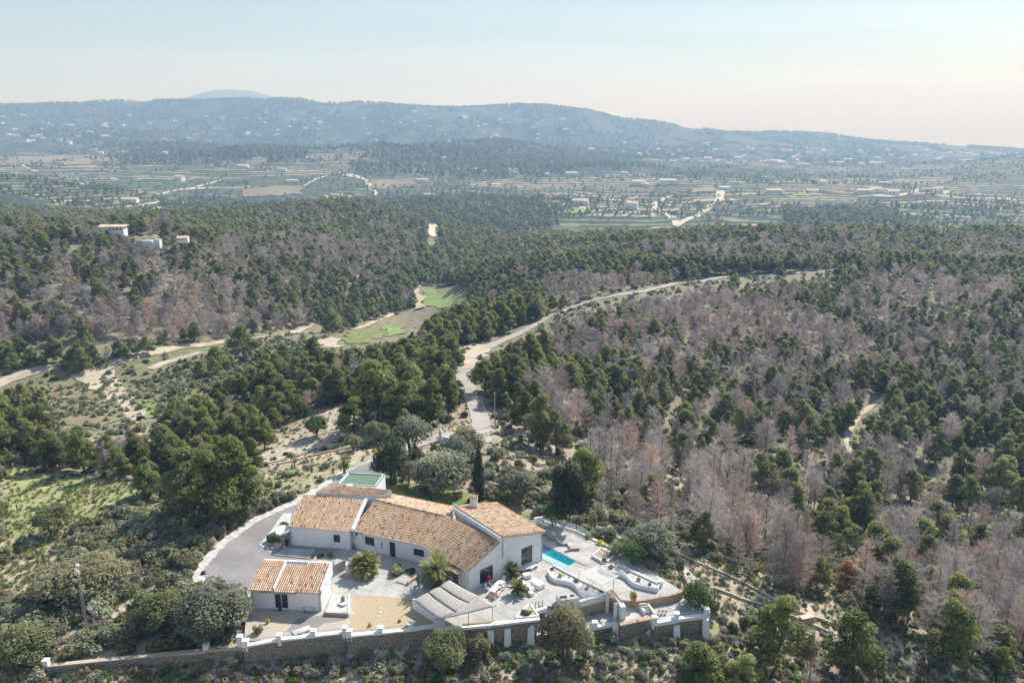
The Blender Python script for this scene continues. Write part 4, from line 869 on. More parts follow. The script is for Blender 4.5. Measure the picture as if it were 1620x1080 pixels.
def where(x, y, z, b):
    u, v = proj(x, y, z); du, dv_ = u-b[0], (v-b[1])*1.6
    if math.hypot(du, dv_) < 16: r_ = 'close by'
    elif abs(du) > abs(dv_)*2: r_ = 'right of' if du > 0 else 'left of'
    elif abs(dv_) > abs(du)*2: r_ = 'in front of' if dv_ > 0 else 'behind'
    else: r_ = ('before' if dv_ > 0 else 'beyond')+(' and right of' if du > 0 else ' and left of')
    if (abs(du) > 70 or abs(dv_) > 70) and not r_.startswith('dia'): r_ = 'well '+r_
    return r_+' '+b[2]
green = []; dead = []
def scatter(y0, y1, sp, dmul=1.0):
    y = y0
    while y < y1:
        half = y*.70+22; x = -half
        while x < half:
            px_ = x+(rnd.random()-.5)*sp*.9; py_ = y+(rnd.random()-.5)*sp*.9; x += sp
            cand.append((px_, py_))
        y += sp
cand = []; scatter(84, 300, 3.45); scatter(300, 620, 4.35); scatter(620, 980, 5.4); n_a = len(cand)
scatter(980, 1500, 9.0); scatter(1500, 3200, 14)
cx_ = np.array(cand)
nzf = fbm(cx_[:, 0]/38, cx_[:, 1]/38, 77, 3); nzd = fbm(cx_[:, 0]/60, cx_[:, 1]/60, 91, 3); nzt = fbm(cx_[:, 0]/140, cx_[:, 1]/90, 99, 3)
zc = base_h(cx_[:, 0], cx_[:, 1])
u_c, v_c = uvproj(cx_[:, 0], cx_[:, 1], zc)
for i, (x, y) in enumerate(cand):
    u, v = u_c[i], v_c[i]
    if y > 850: u += (nzd[i]-.5)*170; v += (nzf[i]-.5)*26
    if u < -120 or u > 1680 or v > 1150: continue
    den, dd, H_, nm = region(u, v, y)
    if den == 0: continue
    if nm == 'terraces':
        if nzt[i] < .45 or rnd.random() > .38: continue
    elif rnd.random() > den*(.55+1.0*nzf[i] if den < .7 else 1.0): continue
    h = H_*(.45+.85*rnd.random()); kd = rnd.random() < dd*(-1.3+4.8*nzd[i])
    z = gz(x, y)
    if not seen_clear(x, y, z, h): continue
    d = math.sqrt(x*x+y*y); (dead if kd else green).append((h/d, x, y, z, h, nm))
green.sort(reverse=True); dead.sort(reverse=True)
# hand-placed trees, each measured in the photograph: (u, v of the foot, height in px, width factor, label)
HP = [(300,815,108,1.15,'big dark pine at the left of the clump beside the drive'), (338,838,128,1.0,'tallest dark pine of the clump beside the drive'), (375,822,128,1.1,'dark pine nearest the drive, right of the clump'),
 (599,674,100,1.15,'tall pine with a bare straight trunk behind the bare terraces'), (345,591,40,1.3,'round lone pine with its dark shadow on the valley floor'), (386,568,52,1.15,'larger lone pine beside the valley track'), (420,600,38,1.1,'small pine on the open valley floor'),
 (1228,1062,140,1.0,'tall open pine in the foreground right of the terraces'), (1345,1075,122,1.1,'dense pine in the foreground beside the bare grey trees'), (1498,1062,126,.95,'leaning foreground pine with clustered foliage at the right edge'), (1110,1100,96,1.35,'broad pine crown at the bottom edge below the last buttress'), (1172,1110,90,1.1,'pine crown cut by the bottom edge, left of the tall open pine'),
 (1030,812,64,1.1,'dense green pine just beyond the olive tree on the right'), (1198,792,76,1.0,'green pine above the scrubby gully'), (1240,880,62,.95,'slim pine left of the rust-coloured pine'), (1110,868,62,.9,'young pine behind the stone terrace corner'),
 (1452,898,82,1.2,'large dark pine of the pair in the gully'), (1490,880,70,1.1,'smaller dark pine of the pair in the gully'), (1375,818,62,1.1,'dark pine on the bare ground in the gully'), (1530,815,62,1,'pine on the slope at the far right above the gully'), (1545,880,55,1.1,'bushy pine at the far right of the gully'),
 (640,680,75,1.1,'pine in the grove above the garden olive trees'), (680,672,70,1.1,'grove pine next to the small white gateway'), (560,690,62,1.2,'short wide pine overlooking the bare terraces'), (808,625,62,1.25,'wide dark pine right of the steel pole'), (768,620,50,1.3,'round pine at the bend of the access road'),
 (655,640,64,1,'pine on the wooded spur above the garden'), (700,640,60,1,'pine beside the grey access road bend'), (235,785,52,1.3,'spreading pine with a crooked trunk at the field edge'), (610,640,58,1.1,'pine behind the bare-trunked tall pine'), (850,705,80,1.0,'pine right of the road above the scrub'), (880,720,70,1.0,'pine in the thin group right of the steel pole'), (830,680,60,1.0,'pine just right of the steel pole')]
extra = []
for u, v, hp, wf, lab in HP:
    q = G(u, v) if v < 1079 else P(u, v, -6.5 if u > 1000 else -5); h = hp*q.y/1250*1.12
    t = pair_tree('pine_tree', *PH[len(extra) % 4], lab, 'pine tree', None, q, rnd.random()*6.28, (h/10*wf, h/10*wf, h/10)); extra.append((q.x, q.y, 3.2))
DP = [(1195,880,55,'pinkish bare pine'),]
def near_extra(x, y, k=1.0):
    return any((x-a)**2+(y-b)**2 < (c*k)**2 for a, b, c in extra)
green = [g for g in green if not near_extra(g[1], g[2])]; dead = [g for g in dead if not near_extra(g[1], g[2], .8)]
q = G(1336, 934); pair_tree('pine_tree', *PRH[0], 'rust-orange dying pine above the terraced hillside', 'pine tree', None, q, .4, .56); extra.append((q.x, q.y, 4))
NB = 262
def put_trees(lst, kinds_h, kinds_m, kinds_l, name, cat, limit, word):
    for k, (s_, x, y, z, h, nm) in enumerate(lst[:limit]):
        px_h = s_*1250; md = kinds_h if px_h > 38 else (kinds_m if px_h > 14 else kinds_l); cr, tr = md[k % len(md)]
        H0 = 10 if cat == 'pine tree' else 9; f = .88+rnd.random()*.3
        sz = 'tall ' if h > 8.6 else 'mid-sized ' if h > 6.8 else 'small '; lab = ulab([sz+('broad ' if f > 1.08 else 'slender ' if f < .95 else '')+word, sz+word, word], x, y, z)
        pair_tree(name, cr, tr, lab, cat, ('green pines ' if cat == 'pine tree' else 'bare grey pines ')+REGTXT[nm], (x, y, z-.2), rnd.random()*6.28, (h/H0*f, h/H0*f, h/H0))
put_trees(green, PH, PM, PL, 'pine_tree', 'pine tree', NB, 'green pine')
put_trees(dead, DH, DM, DL, 'dead_pine', 'dead tree', 295, 'grey dead pine')
print('TREES', len(green), len(dead))
# the countless rest, as one wood of each sort
def scatter_obj(name, pts, variants, mat_src=None):
    """pts: (x, y, z, scale, variant); instances stand on the points of one mesh"""
    me = bpy.data.meshes.new(name); me.from_pydata([(p[0], p[1], p[2]) for p in pts], [], []); me.update()
    for nm, ty, vals in (('sc', 'FLOAT_VECTOR', [k_ for p in pts for k_ in (lambda a_, b_: (p[3]*a_, p[3]*b_, p[3]))(.82+.42*rnd.random(), .82+.42*rnd.random())]), ('rot', 'FLOAT', [rnd.random()*6.283 for p in pts]), ('var', 'INT', [p[4] for p in pts])):
        a = me.attributes.new(nm, ty, 'POINT'); a.data.foreach_set('vector' if ty == 'FLOAT_VECTOR' else 'value', vals)
    o = bpy.data.objects.new(name, me); C.objects.link(o); o['kind'] = 'stuff'
    ng = bpy.data.node_groups.new(name, 'GeometryNodeTree'); ng.interface.new_socket('Geometry', in_out='INPUT', socket_type='NodeSocketGeometry'); ng.interface.new_socket('Geometry', in_out='OUTPUT', socket_type='NodeSocketGeometry')
    n = ng.nodes; l = ng.links; gi = n.new('NodeGroupInput'); go_ = n.new('NodeGroupOutput'); ip = n.new('GeometryNodeInstanceOnPoints'); j = n.new('GeometryNodeJoinGeometry')
    l.new(gi.outputs[0], ip.inputs['Points'])
    def at(nm, ty):
        a = n.new('GeometryNodeInputNamedAttribute'); a.data_type = ty; a.inputs[0].default_value = nm; return a.outputs[0]
    for ob_ in reversed(variants):
        oi = n.new('GeometryNodeObjectInfo'); oi.inputs['Object'].default_value = ob_; oi.inputs['As Instance'].default_value = True; oi.transform_space = 'ORIGINAL'; l.new(oi.outputs['Geometry'], j.inputs[0])
    l.new(j.outputs[0], ip.inputs['Instance']); ip.inputs['Pick Instance'].default_value = True
    l.new(at('var', 'INT'), ip.inputs['Instance Index']); cv = n.new('ShaderNodeCombineXYZ'); l.new(at('rot', 'FLOAT'), cv.inputs[2]); l.new(cv.outputs[0], ip.inputs['Rotation'])
    l.new(at('sc', 'FLOAT_VECTOR'), ip.inputs['Scale']); l.new(ip.outputs[0], go_.inputs[0])
    md = o.modifiers.new('scatter', 'NODES'); md.node_group = ng; return o
def hidden(name, me_):  # a source shape for a scatter, linked nowhere
    return bpy.data.objects.new(name, me_)
vg = [hidden('pine_shape', PM[i][0]) for i in range(5)]+[hidden('pine_shape', PL[i][0]) for i in range(3)]+[hidden('pine_shape', PT_[i][0]) for i in range(2)]
vd = [hidden('bare_shape', DM[i][0]) for i in range(3)]+[hidden('bare_shape', DL[i][0]) for i in range(2)]
def wv(s_, k, a, b, c_=None):
    px_ = s_*1250
    if c_ and px_ < 9: return a+b+k % c_
    return k % a if px_ > 20 else a+k % b
scatter_obj('pine_wood', [(x, y, z-.2, h/10*(1.05 if s_*1250 < 20 else 1), wv(s_, k, 5, 3, 2)) for k, (s_, x, y, z, h, nm) in enumerate(green[NB:])], vg)
scatter_obj('bare_pine_wood', [(x, y, z-.2, h/9, wv(s_, k, 3, 2)) for k, (s_, x, y, z, h, nm) in enumerate(dead[295:])], vd)
# woods on the far hills
fh = []
for i in range(26000):
    u = -30+rnd.random()*1680; Y = 3200+2500*rnd.random()**.8; dx = (u-810)/F; x = dx*Y*1.02
    fh.append((x, Y))
fa_ = np.array(fh); fz = terr_h(fa_[:, 0].copy(), fa_[:, 1].copy()); fn = fbm(fa_[:, 0]/170, fa_[:, 1]/300, 121, 4)
fpts = [(fh[i][0], fh[i][1], fz[i]-1, 1.0+.7*rnd.random(), i % 2) for i in range(len(fh)) if fn[i] > (.42 if fh[i][0] < fh[i][1]*.26 or fh[i][1] > 5000 else .56)]
scatter_obj('hill_wood', fpts, vg[8:10])

# ------------------------------------------------------------------ shrubs and scrub
SB = {'bush': [bush_model(200+i, 900, .085, 'bush', w=1.0, h=1.25) for i in range(3)], 'olive': [bush_model(210+i, 900, .08, 'olive', w=1.0, h=1.3) for i in range(2)],
      'heath': [bush_model(220+i, 700, .055, 'heath', w=.9, h=.9, elong=1.7, flat=.2) for i in range(2)], 'fresh': [bush_model(230, 600, .10, 'fresh', w=.9, h=.7)], 'yellow': [bush_model(240, 600, .07, 'yellow', w=.8, h=.9)], 'brown': [bush_model(250+i, 850, .08, 'browntree', w=1, h=1.2) for i in range(2)]}
SBL = {k: [bush_model(300+j*10+i, 150, .19, 'browntree' if k == 'brown' else k, clumps=6, w=1.0, h=1.1) for i in range(2)] for j, k in enumerate(('bush', 'olive', 'heath', 'fresh', 'brown'))}
COLR = {'bush': 'green', 'olive': 'grey-green', 'heath': 'dry mauve-grey', 'fresh': 'bright green', 'brown': 'olive-brown', 'yellow': 'yellow-flowering'}
KEEPS = KEEP[1:]
ESTW = [T0, T1, T2]
def srgn(u, v, Y):
    """(density, size, kinds)"""
    if inpoly(u, v, [(0,735),(225,768),(240,815),(120,835),(60,950),(0,960)]): return (.06, .6, ('fresh', 'olive', 'heath'))
    if u < 420 and 800 < v < 1090 and not (v > 1048-(u-70)*.09 and u > 60): return (1.0, 1.55, ('olive', 'bush', 'brown', 'olive', 'brown', 'heath', 'bush'))
    if v > 1000 and Y < 92: return (1.2, .78, ('heath', 'fresh', 'bush', 'heath', 'brown', 'olive'))
    if u > 1060 and 868 < v < 1010+(u-1300)*.3 and inpoly(u, v, KEEP[9]): return (.10, .4, ('heath', 'olive', 'bush'))
    if inpoly(u, v, [(400,790),(410,720),(500,645),(620,640),(600,700),(560,740),(480,785)]): return (.18, .8, ('bush', 'fresh', 'olive'))
    if inpoly(u, v, OPEN): return (1.3 if not inpoly(u, v, KEEP[1]) else .6, 1.15, ('olive', 'bush', 'brown', 'olive', 'bush'))
    if 770 < u < 1080 and 640 < v < 880: return (.75, 1.15, ('olive', 'bush', 'brown', 'olive', 'heath'))
    if u > 850 and v < 640: return (.35, 1.3, ('bush', 'olive'))
    if u > 850: return (.66, 1.0, ('bush', 'olive', 'heath', 'brown', 'fresh', 'bush'))
    if v > 560: return (.40, 1.2, ('bush', 'olive', 'brown'))
    return (.15, 1.2, ('bush', 'olive'))
sc_ = []
def sgrid(y0, y1, sp):
    y = y0
    while y < y1:
        x = -y*.70-15
        while x < y*.70+15: sc_.append((x+(rnd.random()-.5)*sp, y+(rnd.random()-.5)*sp)); x += sp
        y += sp
sgrid(76, 92, 1.15); sgrid(92, 135, 1.45); sgrid(135, 230, 2.6); sgrid(230, 420, 2.9)
sa = np.array(sc_); sz = base_h(sa[:, 0], sa[:, 1]); su, sv = uvproj(sa[:, 0], sa[:, 1], sz); sn = fbm(sa[:, 0]/9, sa[:, 1]/9, 131, 3)
inest = np.zeros(len(sa), bool)
for p_ in ESTW: inest |= inpoly_np(sa[:, 0], sa[:, 1], p_) | (edge_dist(sa[:, 0], sa[:, 1], p_) < .9)
kwall = plan([(60,1060),(390,1030),(390,1010),(60,1040)], -1.2)
ra = np.array([r_ for r_ in ROADS if r_[1] < 500]); onroad = np.zeros(len(sa), bool)
for rx, ry, rw in ra: onroad |= (np.abs(sa[:, 0]-rx) < rw) & (np.abs(sa[:, 1]-ry) < rw)
shr = []
for i, (x, y) in enumerate(sc_):
    u, v = su[i], sv[i]
    if inest[i] or onroad[i] or u < -60 or u > 1680 or v > 1150: continue
    den, size, kinds = srgn(u, v, y)
    if rnd.random() > den*(.35+1.3*sn[i]): continue
    if inpoly(x, y, kwall): continue
    z = gz(x, y); s_ = size*(.5+.85*rnd.random())
    if den > .12 or True:
        u2, v2 = proj(x, y, z+.2*s_); bad = False
        for k, poly in enumerate(KEEPS):
            if k != 2: continue   # grassy and scrubby grounds
            if inpoly(u2, v2, poly): bad = True; break
        if bad: continue
    kd = kinds[int(rnd.random()*len(kinds)+(sn[i]-.5)*2) % len(kinds)]
    shr.append((s_/math.hypot(x, y), x, y, z, s_, kd))
shr.sort(reverse=True); cnt = 0
for k, (q_, x, y, z, s_, kd) in enumerate(shr[:285]):
    me_ = SB[kd][k % len(SB[kd])]; o = bpy.data.objects.new('shrub', me_); C.objects.link(o); o.location = (x, y, z-.1); o.rotation_euler = (0, 0, rnd.random()*6.28); o.scale = (s_*(.9+.3*rnd.random()), s_*(.9+.3*rnd.random()), s_*(.8+.3*rnd.random()))
    tag(o, ulab([('large ' if s_ > 1.7 else 'low ' if s_ < 1.1 else '')+COLR[kd]+' shrub', ('spreading ' if s_ > 1.3 else 'compact ')+COLR[kd]+' shrub', COLR[kd]+' bush'], x, y, z), 'shrub', 'wild shrubs around the estate')
order = ['bush', 'olive', 'heath', 'fresh', 'brown']; hs = []; idx = {}
for k in order:
    idx[k] = (len(hs), len(SB[k])); hs += [hidden('scrub_shape', m_) for m_ in SB[k]]
for k in order:
    idx[k+'L'] = (len(hs), len(SBL[k])); hs += [hidden('scrub_shape', m_) for m_ in SBL[k]]
scatter_obj('scrub', [(x, y, z-.1, s_, (lambda t: t[0]+k % t[1])(idx[kd+('L' if q_*1250 < 9 else '')])) for k, (q_, x, y, z, s_, kd) in enumerate(shr[285:])], hs)
# grass and herbs close to the house
gt = MB()
def tuft_mesh(seed, m, n=40, h=.4, w=.3):
    r = random.Random(seed); vs = []; fs = []; ti = []
    for k in range(n):
        a = r.random()*6.28; q = w*r.random(); b = Vector((q*math.cos(a), q*math.sin(a), 0)); t = b+Vector((r.gauss(0, .15), r.gauss(0, .15), h*(.5+r.random()))); s_ = Vector((math.sin(a), -math.cos(a), 0))*.035
        o = len(vs); vs += [b-s_, b+s_, t]; fs.append((o, o+1, o+2)); z_ = r.random(); ti += [z_]*3
    me = bpy.data.meshes.new('tuft'); me.from_pydata([tuple(v) for v in vs], [], fs); me.update(); me.materials.append(M[m]); a_ = me.attributes.new('tint', 'FLOAT', 'POINT'); a_.data.foreach_set('value', ti); return me
M['straw'] = foliage('dry_grass', (.30, .27, .14), (.5, .45, .27), (.34, .36, .15), .3); M['herb'] = foliage('green_herbs', (.12, .16, .05), (.26, .33, .10), (.3, .32, .12), .3)
tv = [hidden('tuft_shape', tuft_mesh(1, 'straw')), hidden('tuft_shape', tuft_mesh(2, 'herb')), hidden('tuft_shape', bush_model(270, 60, .10, 'heath', clumps=4, w=.4, h=.35)), hidden('tuft_shape', bush_model(271, 60, .11, 'bush', clumps=4, w=.4, h=.35)), hidden('tuft_shape', bush_model(272, 60, .11, 'fresh', clumps=4, w=.35, h=.3))]
tp = []; y = 76
ta = []
while y < 200:
    sp = .62+max(0, y-100)*.011; x = -y*.70-8
    while x < y*.70+8: ta.append((x+(rnd.random()-.5)*sp, y+(rnd.random()-.5)*sp)); x += sp
    y += sp
ta = np.array(ta); tz = base_h(ta[:, 0], ta[:, 1]); tu, tv_ = uvproj(ta[:, 0], ta[:, 1], tz); tn = fbm(ta[:, 0]/5, ta[:, 1]/5, 141, 3)
ie = np.zeros(len(ta), bool)
for p_ in ESTW: ie |= inpoly_np(ta[:, 0], ta[:, 1], p_)
bare = [KEEP[4], KEEP[8], KEEP[1], plan([(0,0)])] ; tfield = [(0,735),(225,768),(240,815),(120,835),(60,950),(0,960)]
for i in range(len(ta)):
    if ie[i]: continue
    u, v = tu[i], tv_[i]
    if v > 1150 or u < -30 or u > 1650: continue
    if any(inpoly(u, v, KEEP[k]) for k in (1, 4)): continue
    inf = inpoly(u, v, tfield); p = .75 if inf else .5
    if rnd.random() > p*(.2+1.5*tn[i]): continue
    kk = rnd.random(); vr = (1 if kk < .55 else 0 if kk < .85 else 4) if inf else (2 if kk < .3 else 3 if kk < .5 else 0 if kk < .75 else 1 if kk < .93 else 4)
    tp.append((ta[i][0], ta[i][1], gz(ta[i][0], ta[i][1])-.03, .7+.8*rnd.random(), vr))
scatter_obj('grass_and_herbs', tp, tv); print('SHRUBS', len(shr), 'TUFTS', len(tp))
# loose stones
def rock_mesh(seed, n=1):
    r = random.Random(seed); bm = bmesh.new(); bmesh.ops.create_icosphere(bm, subdivisions=2, radius=1)
    for v in bm.verts: v.co *= 1+mn.noise(v.co*1.7+Vector((seed, 0, 0)))*.75; v.co.x *= 1.25; v.co.z *= .65
    me = bpy.data.meshes.new('rock'); bm.to_mesh(me); bm.free(); me.materials.append(M['rock']); return me
RK = [rock_mesh(s_) for s_ in (1, 2, 3)]
for k, (u, v, s_, lab) in enumerate([(563,1034,.95,'biggest pale boulder below the gravel garden wall'), (393,1036,.6,'flat boulder at the left foot of the retaining wall'), (414,1035,.75,'pale flat boulder below the sandy yard wall'), (596,1025,.5,'small pale boulder below the gravel garden'), (643,1025,.45,'boulder left of the round green tree below the wall'), (667,1025,.5,'boulder against the round green tree below the wall'), (372,1062,.9,'broad low boulder among grey heath at the bottom'), (490,1046,.55,'boulder in the scrub below the middle of the wall'), (405,973,.6,'pale boulder in the sandy yard bed'), (416,984,.5,'boulder beside the yard bush'), (398,965,.55,'boulder under the grey-green bushes by the cottage'), (200,1012,.7,'white boulder between the mast box and the low wall')]):
    q = G(u, v); o = bpy.data.objects.new('boulder', RK[k % 3]); C.objects.link(o); o.location = q; o.rotation_euler = (0, 0, rnd.random()*6); o.scale = (s_,)*3; tag(o, lab, 'boulder', 'boulders along the walls')
rp = []
for k in range(5200):
    u = rnd.random()*1660-20; v = 690+rnd.random()**.7*420; q = P(u, v, -2); x, y = q.x, q.y
    if any(inpoly(x, y, p_) for p_ in ESTW): continue
    z = gz(x, y); uu, vv = proj(x, y, z); f = 1 if inpoly(uu, vv, KEEP[9]) or inpoly(uu, vv, [(0,850),(60,860),(95,880),(60,960),(0,940)]) or (vv > 1010) else .35
    if rnd.random() < f: rp.append((x, y, z, .08+.28*rnd.random()**3, k % 3))
scatter_obj('loose_stones', rp, [hidden('stone_shape', m_) for m_ in RK])

# ------------------------------------------------------------------ garden trees
def hero(name, u, v, hp, wpx, me2, H0, W0, label, cat, z=None):
    q = G(u, v) if z is None else P(u, v, z); dpt = 1250/ (q.y*math.cos(PT)+(CH-q.z)*math.sin(PT)); h = hp/dpt*1.1; wd = wpx/dpt
    return pair_tree(name, me2[0], me2[1], label, cat, None, q, rnd.random()*6, (wd/W0, wd/W0, h/H0))
bo = lambda seed, m, n=4200, size=.13, **k: broad_model(seed, n, size, m, **k)
hero('olive_tree', 651,722,62,62, bo(401,'olive'), 5, 5.4, 'rounded grey-green olive tree left of the gateway', 'olive tree')
hero('olive_tree', 697,790,70,92, bo(402,'olive',6500,.12,clumps=34), 5, 5.4, 'largest spreading olive tree behind the villa roof', 'olive tree')
hero('olive_tree', 722,742,50,46, bo(403,'olive'), 5, 5.4, 'grey-green olive left of the slim cypress', 'olive tree')
hero('olive_tree', 815,792,48,62, bo(404,'olive'), 5, 5.4, 'round olive tree right of the slim cypress', 'olive tree')
hero('olive_tree', 1030,880,48,72, bo(405,'olive'), 5, 5.4, 'broad grey olive tree at the end of the pool deck', 'olive tree')
hero('carob_tree', 738,722,44,52, bo(406,'browntree'), 5, 5.4, 'dark brownish carob tree beside the slim cypress tip', 'carob tree')
hero('carob_tree', 84,846,46,62, bo(407,'bush'), 5, 5.4, 'dense round carob tree at the edge of the grassy field', 'carob tree')
hero('carob_tree', 703,1072,74,74, bo(408,'bush',6500,.10,clumps=34,tintb=.55), 5, 5.4, 'round bright green tree below the shade sail', 'carob tree')
hero('carob_tree', 893,1050,92,76, bo(409,'browntree',8000,.10,clumps=38,tintb=.45), 5, 5.4, 'tall brown-green tree against the retaining wall', 'carob tree')
hero('carob_tree', 925,1040,48,36, bo(410,'bush'), 5, 5.4, 'small green tree at the right foot of the brown-green tree', 'carob tree')
hero('carob_tree', 758,1042,36,44, bo(411,'browntree'), 5, 5.4, 'dark rounded bush tree below the leftmost buttress', 'carob tree')
hero('citrus_tree', 1102,972,52,50, bo(412,'fresh',4200,.12), 5, 5.4, 'lush green tree standing at the end of the lower terrace', 'fruit tree')
hero('citrus_tree', 1001,900,40,36, bo(413,'fresh',3600,.12), 5, 5.4, 'vivid green tree at the far edge of the pool terrace', 'fruit tree')
hero('citrus_tree', 975,884,26,30, bo(414,'bush',3000,.12), 5, 5.4, 'smaller dark green tree touching the vivid green one', 'fruit tree')
hero('citrus_tree', 876,832,34,40, bo(415,'fresh',3600,.12,tintb=.45), 5, 5.4, 'orange tree at the corner of the pool deck', 'fruit tree')
hero('cypress_tree', 898,830,96,52, bo(416,'cypress',8500,.12,clumps=40,trunk_h=.06), 5, 5.4, 'wide dark cypress beyond the pool deck', 'cypress')
hero('cypress_tree', 880,790,62,14, bo(417,'cypress',3000,.10,trunk_h=.02), 5, 5.4, 'narrow dark cypress tucked behind the wide one', 'cypress')
hero('holm_oak', 622,775,80,58, bo(418,'cypress',7500,.12,clumps=36,trunk_h=.1,tintb=.6), 5, 5.4, 'tall dark evergreen behind the green-roofed outbuilding', 'evergreen tree')
hero('holm_oak', 648,770,40,30, bo(419,'browntree',3000,.12), 5, 5.4, 'small brownish evergreen right of the dark tall one', 'evergreen tree')
hero('holm_oak', 40,1050,60,90, bo(420,'bush',6000,.11,trunk_h=.02), 5, 5.4, 'thick green evergreen in the bottom left corner', 'evergreen tree')
hero('holm_oak', 340,1005,78,118, bo(421,'olive',9500,.10,clumps=44,trunk_h=.02), 5, 5.4, 'big spreading grey-leaved bush tree beside the cottage', 'evergreen tree')
hero('holm_oak', 262,1000,62,84, bo(422,'bush',6000,.11,clumps=30,trunk_h=.02), 5, 5.4, 'dense green bush tree left of the cottage', 'evergreen tree')
hero('holm_oak', 130,945,60,120, bo(423,'browntree',8000,.11,clumps=38,trunk_h=.01), 5, 5.4, 'wide olive-brown thicket tree around the mast', 'evergreen tree')
hero('holm_oak', 600,702,36,40, bo(424,'bush'), 5, 5.4, 'rounded green oak on the bare terraces', 'evergreen tree')
hero('holm_oak', 500,690,30,40, bo(425,'fresh'), 5, 5.4, 'low green fig-like tree on the bare terraces', 'evergreen tree')
hero('holm_oak', 560,712,22,30, bo(426,'bush'), 5, 5.4, 'small shrubby oak in the middle of the almond terrace', 'evergreen tree')
q = G(758, 797); h = 11.2; cs = []; r_ = []; t_ = []
for i in range(26):
    f = i/25; k = .92*math.sin(math.pi*min(1, .25+.75*f))**.75*(1-.25*f)+.10; cs.append((rnd.gauss(0, .1), rnd.gauss(0, .1), .5+f*(h-.7))); r_.append((k*1.1, k*1.1, .55)); t_.append(rnd.random()*.7)
tb = MB(); tb.tube([(0, 0, -.5), (0, 0, 6)], [.16, .06], 7); pair_tree('cypress_tree', leaf_mesh('cypress_crown', cs, r_, t_, 5200, .11, M['cypress'], seed=5, elong=1.4, flat=.0), tb.mesh('t', M['bark']), 'tall slim column cypress behind the chimney', 'cypress', None, q)
# slim almond trees with dark crooked trunks
for k, (u, v, hp, lab) in enumerate([(466,738,22,'leafless almond with dark forked trunk above the drive'), (494,748,24,'dark-stemmed almond nearest the outbuilding'), (28,806,20,'small green almond in the grassy field at the left edge'), (107,800,20,'leaning bare almond in the grassy field'), (540,668,18,'young almond on the pale upper terrace')]):
    q = G(u, v); tb = MB(); s_ = hp/11*1.2; tb.tube([(0,0,-.3),(.1,0,s_*.35),(.35,.1,s_*.6)], [.13,.1,.05], 6); tb.tube([(.1,0,s_*.35),(-.35,0,s_*.7),(-.5,.1,s_*.95)], [.08,.05,.02], 5); tb.tube([(.35,.1,s_*.6),(.7,.1,s_*.9)], [.05,.02], 5)
    pair_tree('almond_tree', bush_model(440+k, 150, .07, 'fresh' if k in (2, 4) else 'bush', w=.9, h=.8), tb.mesh('trunk', M['bark']), lab, 'almond tree', None, q, rnd.random()*6); C.objects[-1].name
for o in [o for o in C.objects if o.name.startswith('almond_tree')]:
    for ch in o.children:
        if ch.name.startswith('crown'): ch.location = (0, 0, 1.3)
# palms
def palm(name, loc, label, trunk, nf, L, seed, up=(.2, 1.3), leaf=.32, m='palm', droop=.9, tr=.22, heads=None):
    t = thing(name, loc, label, 'palm'); r = random.Random(seed); heads = heads or [(0, 0, trunk)]
    tb = MB()
    for hx, hy, hz in heads: tb.tube([(0, 0, -.2), (hx*.5, hy*.5, hz*.55), (hx, hy, hz)], [tr*1.3, tr, tr*1.15], 9)
    vs = []; fs = []; ti = []
    for hx, hy, hz in heads:
        for i in range(nf//len(heads)):
            a = r.random()*6.283; el = up[0]+(up[1]-up[0])*r.random(); Lk = L*(.75+.35*r.random()); tt = min(1, max(0, .25+el*.5+r.gauss(0, .1))); pts = []
            for k in range(9):
                s_ = k/8; e = el-droop*s_*s_*1.2; pts.append(Vector((0, 0, 0)) if k == 0 else pts[-1]+Vector((math.cos(a)*math.cos(e), math.sin(a)*math.cos(e), math.sin(e)))*Lk/8)
            side = Vector((-math.sin(a), math.cos(a), 0))
            for k in range(1, 9):
                for j in (0, .33, .66):
                    p0 = pts[k-1].lerp(pts[k], j); dr = (pts[k]-pts[k-1]).normalized(); ll = leaf*Lk*math.sin(math.pi*min(1, (k+j)/9.3))**.6*.55
                    for sg in (-1, 1):
                        tip = p0+(side*sg*.85+dr*.7+Vector((0, 0, -.1))).normalized()*ll; wv_ = dr*.05; o = len(vs); b_ = Vector((hx, hy, hz))
                        vs += [tuple(b_+p0-wv_), tuple(b_+p0+wv_), tuple(b_+tip)]; fs.append((o, o+1, o+2)); ti += [tt]*3
    me = bpy.data.meshes.new('fronds'); me.from_pydata(vs, [], fs); me.update(); me.materials.append(M[m]); at = me.attributes.new('tint', 'FLOAT', 'POINT'); at.data.foreach_set('value', ti)
    o = bpy.data.objects.new('fronds', me); C.objects.link(o); o.parent = t; part('trunk', tb, M['bark'], t, world=False); return t
palm('date_palm', P(690, 927), 'feathery date palm in front of the villa porch', 2.5, 150, 2.8, 1, (-1.1, 1.5), leaf=.33, droop=.55, tr=.45)
palm('fan_palm', P(578, 908), 'wide bushy palm in the middle of the white courtyard', 1.3, 420, 1.75, 2, (-.95, 1.5), leaf=.5, droop=.6, heads=[(0, 0, 1.6), (.9, .2, 1.5), (-.9, -.1, 1.4), (.2, -.7, 1.1), (-.3, .7, 1.5)])
palm('fan_palm', P(808, 912), 'small fan palm against the villa gable wall', .9, 60, 1.5, 3, (-.2, 1.4), leaf=.42, droop=.4, heads=[(0, 0, .9), (.4, -.3, .7)])
palm('fan_palm', P(822, 940), 'small fan palm beside the white lounge seats', .8, 60, 1.4, 4, (-.2, 1.4), leaf=.42, droop=.4, heads=[(0, 0, .8), (-.5, .5, .7)])
palm('garden_palm', G(545, 750), 'short palm on the terrace left of the outbuilding', 2.2, 44, 1.6, 5, (-.3, 1.3), leaf=.4)
palm('garden_palm', P(563, 770), 'small palm hidden behind the tiled raised block', 1.8, 30, 1.2, 6, (-.3, 1.3), leaf=.4)
